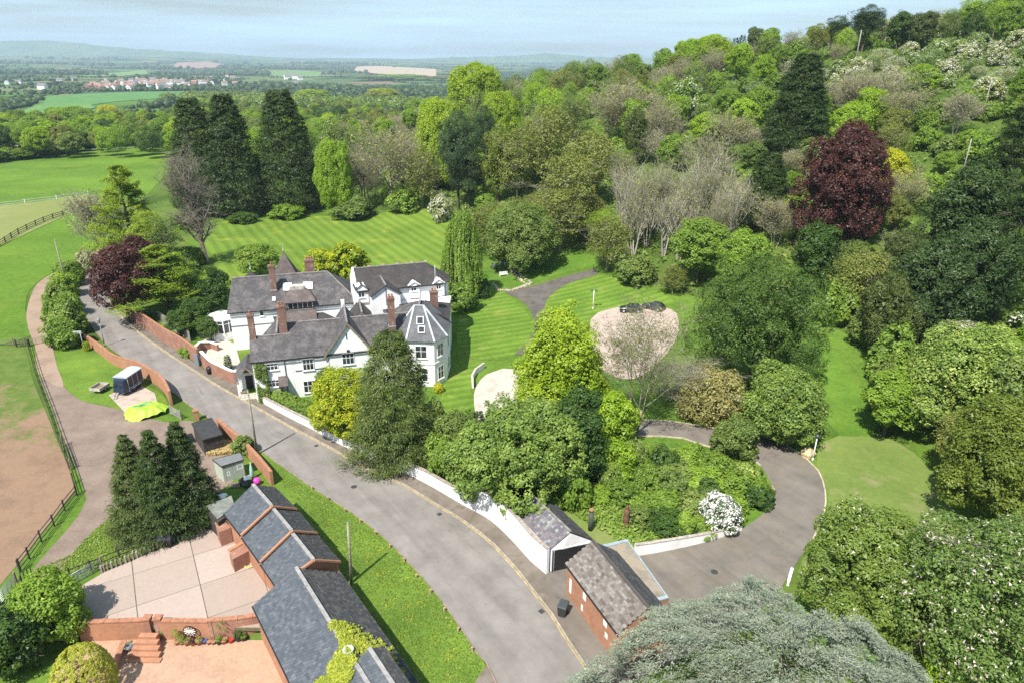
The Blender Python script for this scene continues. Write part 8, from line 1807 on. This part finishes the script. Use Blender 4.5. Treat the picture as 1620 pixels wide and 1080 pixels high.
b = Q(312, 664, .0); o = empty('brick_pier', b, 'red brick pier with a broken cap at the roadside beside the black shed', 'pier'); m = MB(); m.box(b + Vector((0, 0, .7)), (.55, .55, 1.4), .4); m.build('shaft', BR_ORANGE, o); m = MB(); m.box(b + Vector((0, 0, 1.45)), (.7, .7, .14), .4); m.build('cap', TERRA, o)
b = Q(271, 655, .0); o = empty('timber_gate', b, 'weathered grey timber gate between the brick wall and the shed', 'gate')
for i in range(5): m = MB(); m.beam(b + Vector((0, 0, .25 + i * .25)), b + Vector((2.0, -1.5, .25 + i * .25)), .05, .1); m.build('rail', GREYWOOD, o)
for s in (0, 1): m = MB(); m.box(b + Vector((2.0 * s, -1.5 * s, .7)), (.16, .16, 1.5)); m.build('gate_post', GREYWOOD, o)
# odds and ends by the shed
def blob(name, px, py, r, z, mat, label, cat, sz=1.0):
    q = Q(px, py, z); me = bpy.data.meshes.new(name); bm = bmesh.new(); bmesh.ops.create_icosphere(bm, subdivisions=3, radius=1); R = np.random.default_rng(int(px * 3))
    for v in bm.verts: n_ = v.co.copy(); v.co *= 1 + (0 if sz == 1.0 else .15 * math.sin(n_.x * 4 + px) + .12 * math.sin(n_.y * 5) + .1 * math.sin(n_.z * 6 + 1)); v.co.z *= sz
    bm.to_mesh(me); bm.free(); me.materials.append(mat); o = linkobj(name, me, None, q); o.scale = (r, r, r)
    for p in me.polygons: p.use_smooth = True
    return tag(o, label, cat)
blob('ball', 406, 760, .42, .5, flat('pink_plastic', (.75, .05, .42), .35), 'bright pink ball beside the stable roof', 'ball')
blob('refuse_sack', 390, 764, .55, .35, BLACK, 'black refuse sack on the ground by the sage green shed', 'sack', .7); blob('refuse_sack', 384, 760, .45, .35, BLACK, 'smaller black sack leaning on the sage green shed', 'sack', .8)
blob('plastic_sheet', 391, 755, .45, .75, FRAME, 'crumpled white plastic sheet over the black sack', 'plastic sheet', .35)
b = Q(399, 752, .4); o = empty('parasol', b, 'closed pale green garden parasol leaning by the pink ball', 'parasol'); m = MB(); m.lathe(b, [(.04, -.4), (.25, .1), (.2, .9), (.08, 1.5), (.03, 1.6)], 10); m.build('canopy', flat('pale_teal_cloth', (.30, .52, .46), .8), o); m = MB(); m.tube(b + Vector((0, 0, -.4)), b + Vector((0, 0, 1.8)), .03); m.build('pole', FRAME, o)
b = Q(372, 768, .0); o = empty('pallet', b, 'weathered wooden pallet lying before the sage green shed', 'pallet')
for i in range(6): m = MB(); m.box(b + Vector((-.5 + i * .2, 0, .14)), (.14, 1.0, .03), .3); m.build('slat', TIMBER, o)
for i in range(3): m = MB(); m.box(b + Vector((0, -.4 + i * .4, .07)), (1.1, .08, .1), .3); m.build('bearer', TIMBER, o)
blob('feed_sack', 352, 784, .5, .2, FRAME, 'pale sack lying behind the lean to of the stables', 'sack', .4)
# two black compost bins at the back of the yard
for px, lb_ in ((256, 'black slatted bin at the back of the yard, next to the post fence'), (268, 'black slatted bin beside the other one, nearer the stables')):
    q = Q(px, 862, .08); o = empty('storage_bin', q, lb_, 'bin')
    m = MB(); m.hexa([q + Vector(v) for v in ((-.34, -.3, 0), (.34, -.3, 0), (.34, .3, 0), (-.34, .3, 0), (-.42, -.38, .95), (.42, -.38, .95), (.42, .38, 1.15), (-.42, .38, 1.15))]); m.build('body', BLACK, o); m = MB(); m.hexa([q + Vector(v) for v in ((-.46, -.44, .96), (.46, -.44, .96), (.46, .42, 1.16), (-.46, .42, 1.16), (-.44, -.4, 1.03), (.44, -.4, 1.03), (.44, .4, 1.24), (-.44, .4, 1.24))]); m.build('lid', flat('dark_lid', (.03, .032, .04), .5), o)
    for k in range(3): m = MB(); m.box(q + Vector((-.22 + .22 * k, -.37, .5)), (.05, .06, .8)); m.build('rib', BLACK, o)
# bucket and hose by the brick porch
q = Q(379, 889, .08); o = empty('bucket', q, 'green plastic bucket beside the brick porch in the yard', 'bucket'); m = MB(); m.lathe(q, [(.2, 0), (.3, .55), (.33, .55), (.33, .6)], 14); m.build('tub', flat('green_plastic', (.02, .30, .17), .4), o); m = MB(); m.tube(q + Vector((-.3, 0, .6)), q + Vector((.3, 0, .75)), .02); m.build('handle', BLACK, o)
q = Q(395, 894, .1); m = MB(); n_ = 60
pr = [q + Vector((math.cos(i * .42) * (.45 + .12 * math.sin(i * .9)), math.sin(i * .42) * (.3 + .05 * math.sin(i * 1.3)), .03 + .02 * (i // 15))) for i in range(n_)]
for i in range(n_ - 1): m.tube(pr[i], pr[i + 1], .025, n=5, caps=False)
tag(m.build('hose', flat('yellow_hose', (.55, .45, .10), .5)), 'coil of yellow garden hose on the yard by the green bucket', 'hose')
q = Q(421, 945, .08)
# wheelie bin on the lodge side
q = P(890, 972); o = empty('wheelie_bin', q, 'dark wheelie bin standing against the brick lodge', 'bin'); o.rotation_euler.z = -.4
m = MB(); m.hexa([q + Vector(v) for v in ((-.24, -.28, .08), (.24, -.28, .08), (.24, .28, .08), (-.24, .28, .08), (-.32, -.36, 1.0), (.32, -.36, 1.0), (.32, .38, 1.0), (-.32, .38, 1.0))]); m.build('body', flat('bin_plastic', (.03, .035, .035), .5), o)
m = MB(); m.hexa([q + Vector(v) for v in ((-.34, -.4, 1.003), (.34, -.4, 1.003), (.34, .42, 1.003), (-.34, .42, 1.003), (-.3, -.34, 1.10), (.3, -.34, 1.10), (.3, .4, 1.14), (-.3, .4, 1.14))]); m.build('lid', flat('bin_lid', (.05, .06, .06), .45), o)
for x in (-.27, .27): m = MB(); m.tube(q + Vector((x - .04, .3, .12)), q + Vector((x + .04, .3, .12)), .12, n=12); m.build('wheel', BLACK, o)
o.scale = (1.25, 1.25, 1.15)
# terrace furniture by the conservatory
q = Q(325, 525, 1.0); q.z = .12; o = empty('garden_table', q, 'dark covered table on the terrace beside the conservatory', 'table'); m = MB(); m.box(q + Vector((0, 0, .75)), (2.2, 1.2, .08), .3); m.build('top', BLACK, o); m = MB(); m.box(q + Vector((0, 0, .36)), (2.0, 1.0, .7), .3); m.build('cover', flat('dark_cover', (.04, .045, .05), .8), o)
q = Q(332, 588, .3); o = empty('skip_bag', Vector((q.x, q.y, .12)), 'black bin beside the terrace wall', 'bin'); m = MB(); m.lathe(Vector((q.x, q.y, .12)), [(.4, 0), (.5, .9), (.3, 1.1), (.03, 1.2)], 10); m.build('tub', BLACK, o)
tb('shrub', 'cypress', 362, 585, 560, 12, 'deep', 'small dark conifer on the terrace beside the house wall', cat='bush')
tb('shrub', 'bush1', 300, 562, 548, 34, 'mid', 'green climber spilling over the tall brick wall')
tb('shrub', 'bush0', 430, 772, 745, 20, 'tan', 'dry shrub beside the brick wall at the verge end') if False else None
tb('shrub', 'bush2', 388, 715, 690, 40, 'mid2', 'straggly bush on the brick wall by the telegraph pole')
tb('shrub', 'bush1', 694, 620, 606, 18, 'gold', 'small yellow shrub at the foot of the bay')

# ------------------------------------------------------------------ the hazy air over the plain
hb = MB(); hb.hexa([Vector(v) for v in ((-14500, -1200, -150), (14500, -1200, -150), (14500, 14200, -150), (-14500, 14200, -150), (-14500, -1200, 420), (14500, -1200, 420), (14500, 14200, 420), (-14500, 14200, 420))])
hz = NT('haze'); pv_ = hz.n('ShaderNodeVolumePrincipled', {'Color': (.66, .85, 1.0, 1), 'Density': .85e-4, 'Anisotropy': 0.0}); hz.t.links.new(pv_.outputs[0], hz.out.inputs['Volume'])
o = hb.build('haze', hz.m, kind='stuff', fixn=True); tag(o, 'thin blue haze lying over the plain and hills', 'haze')
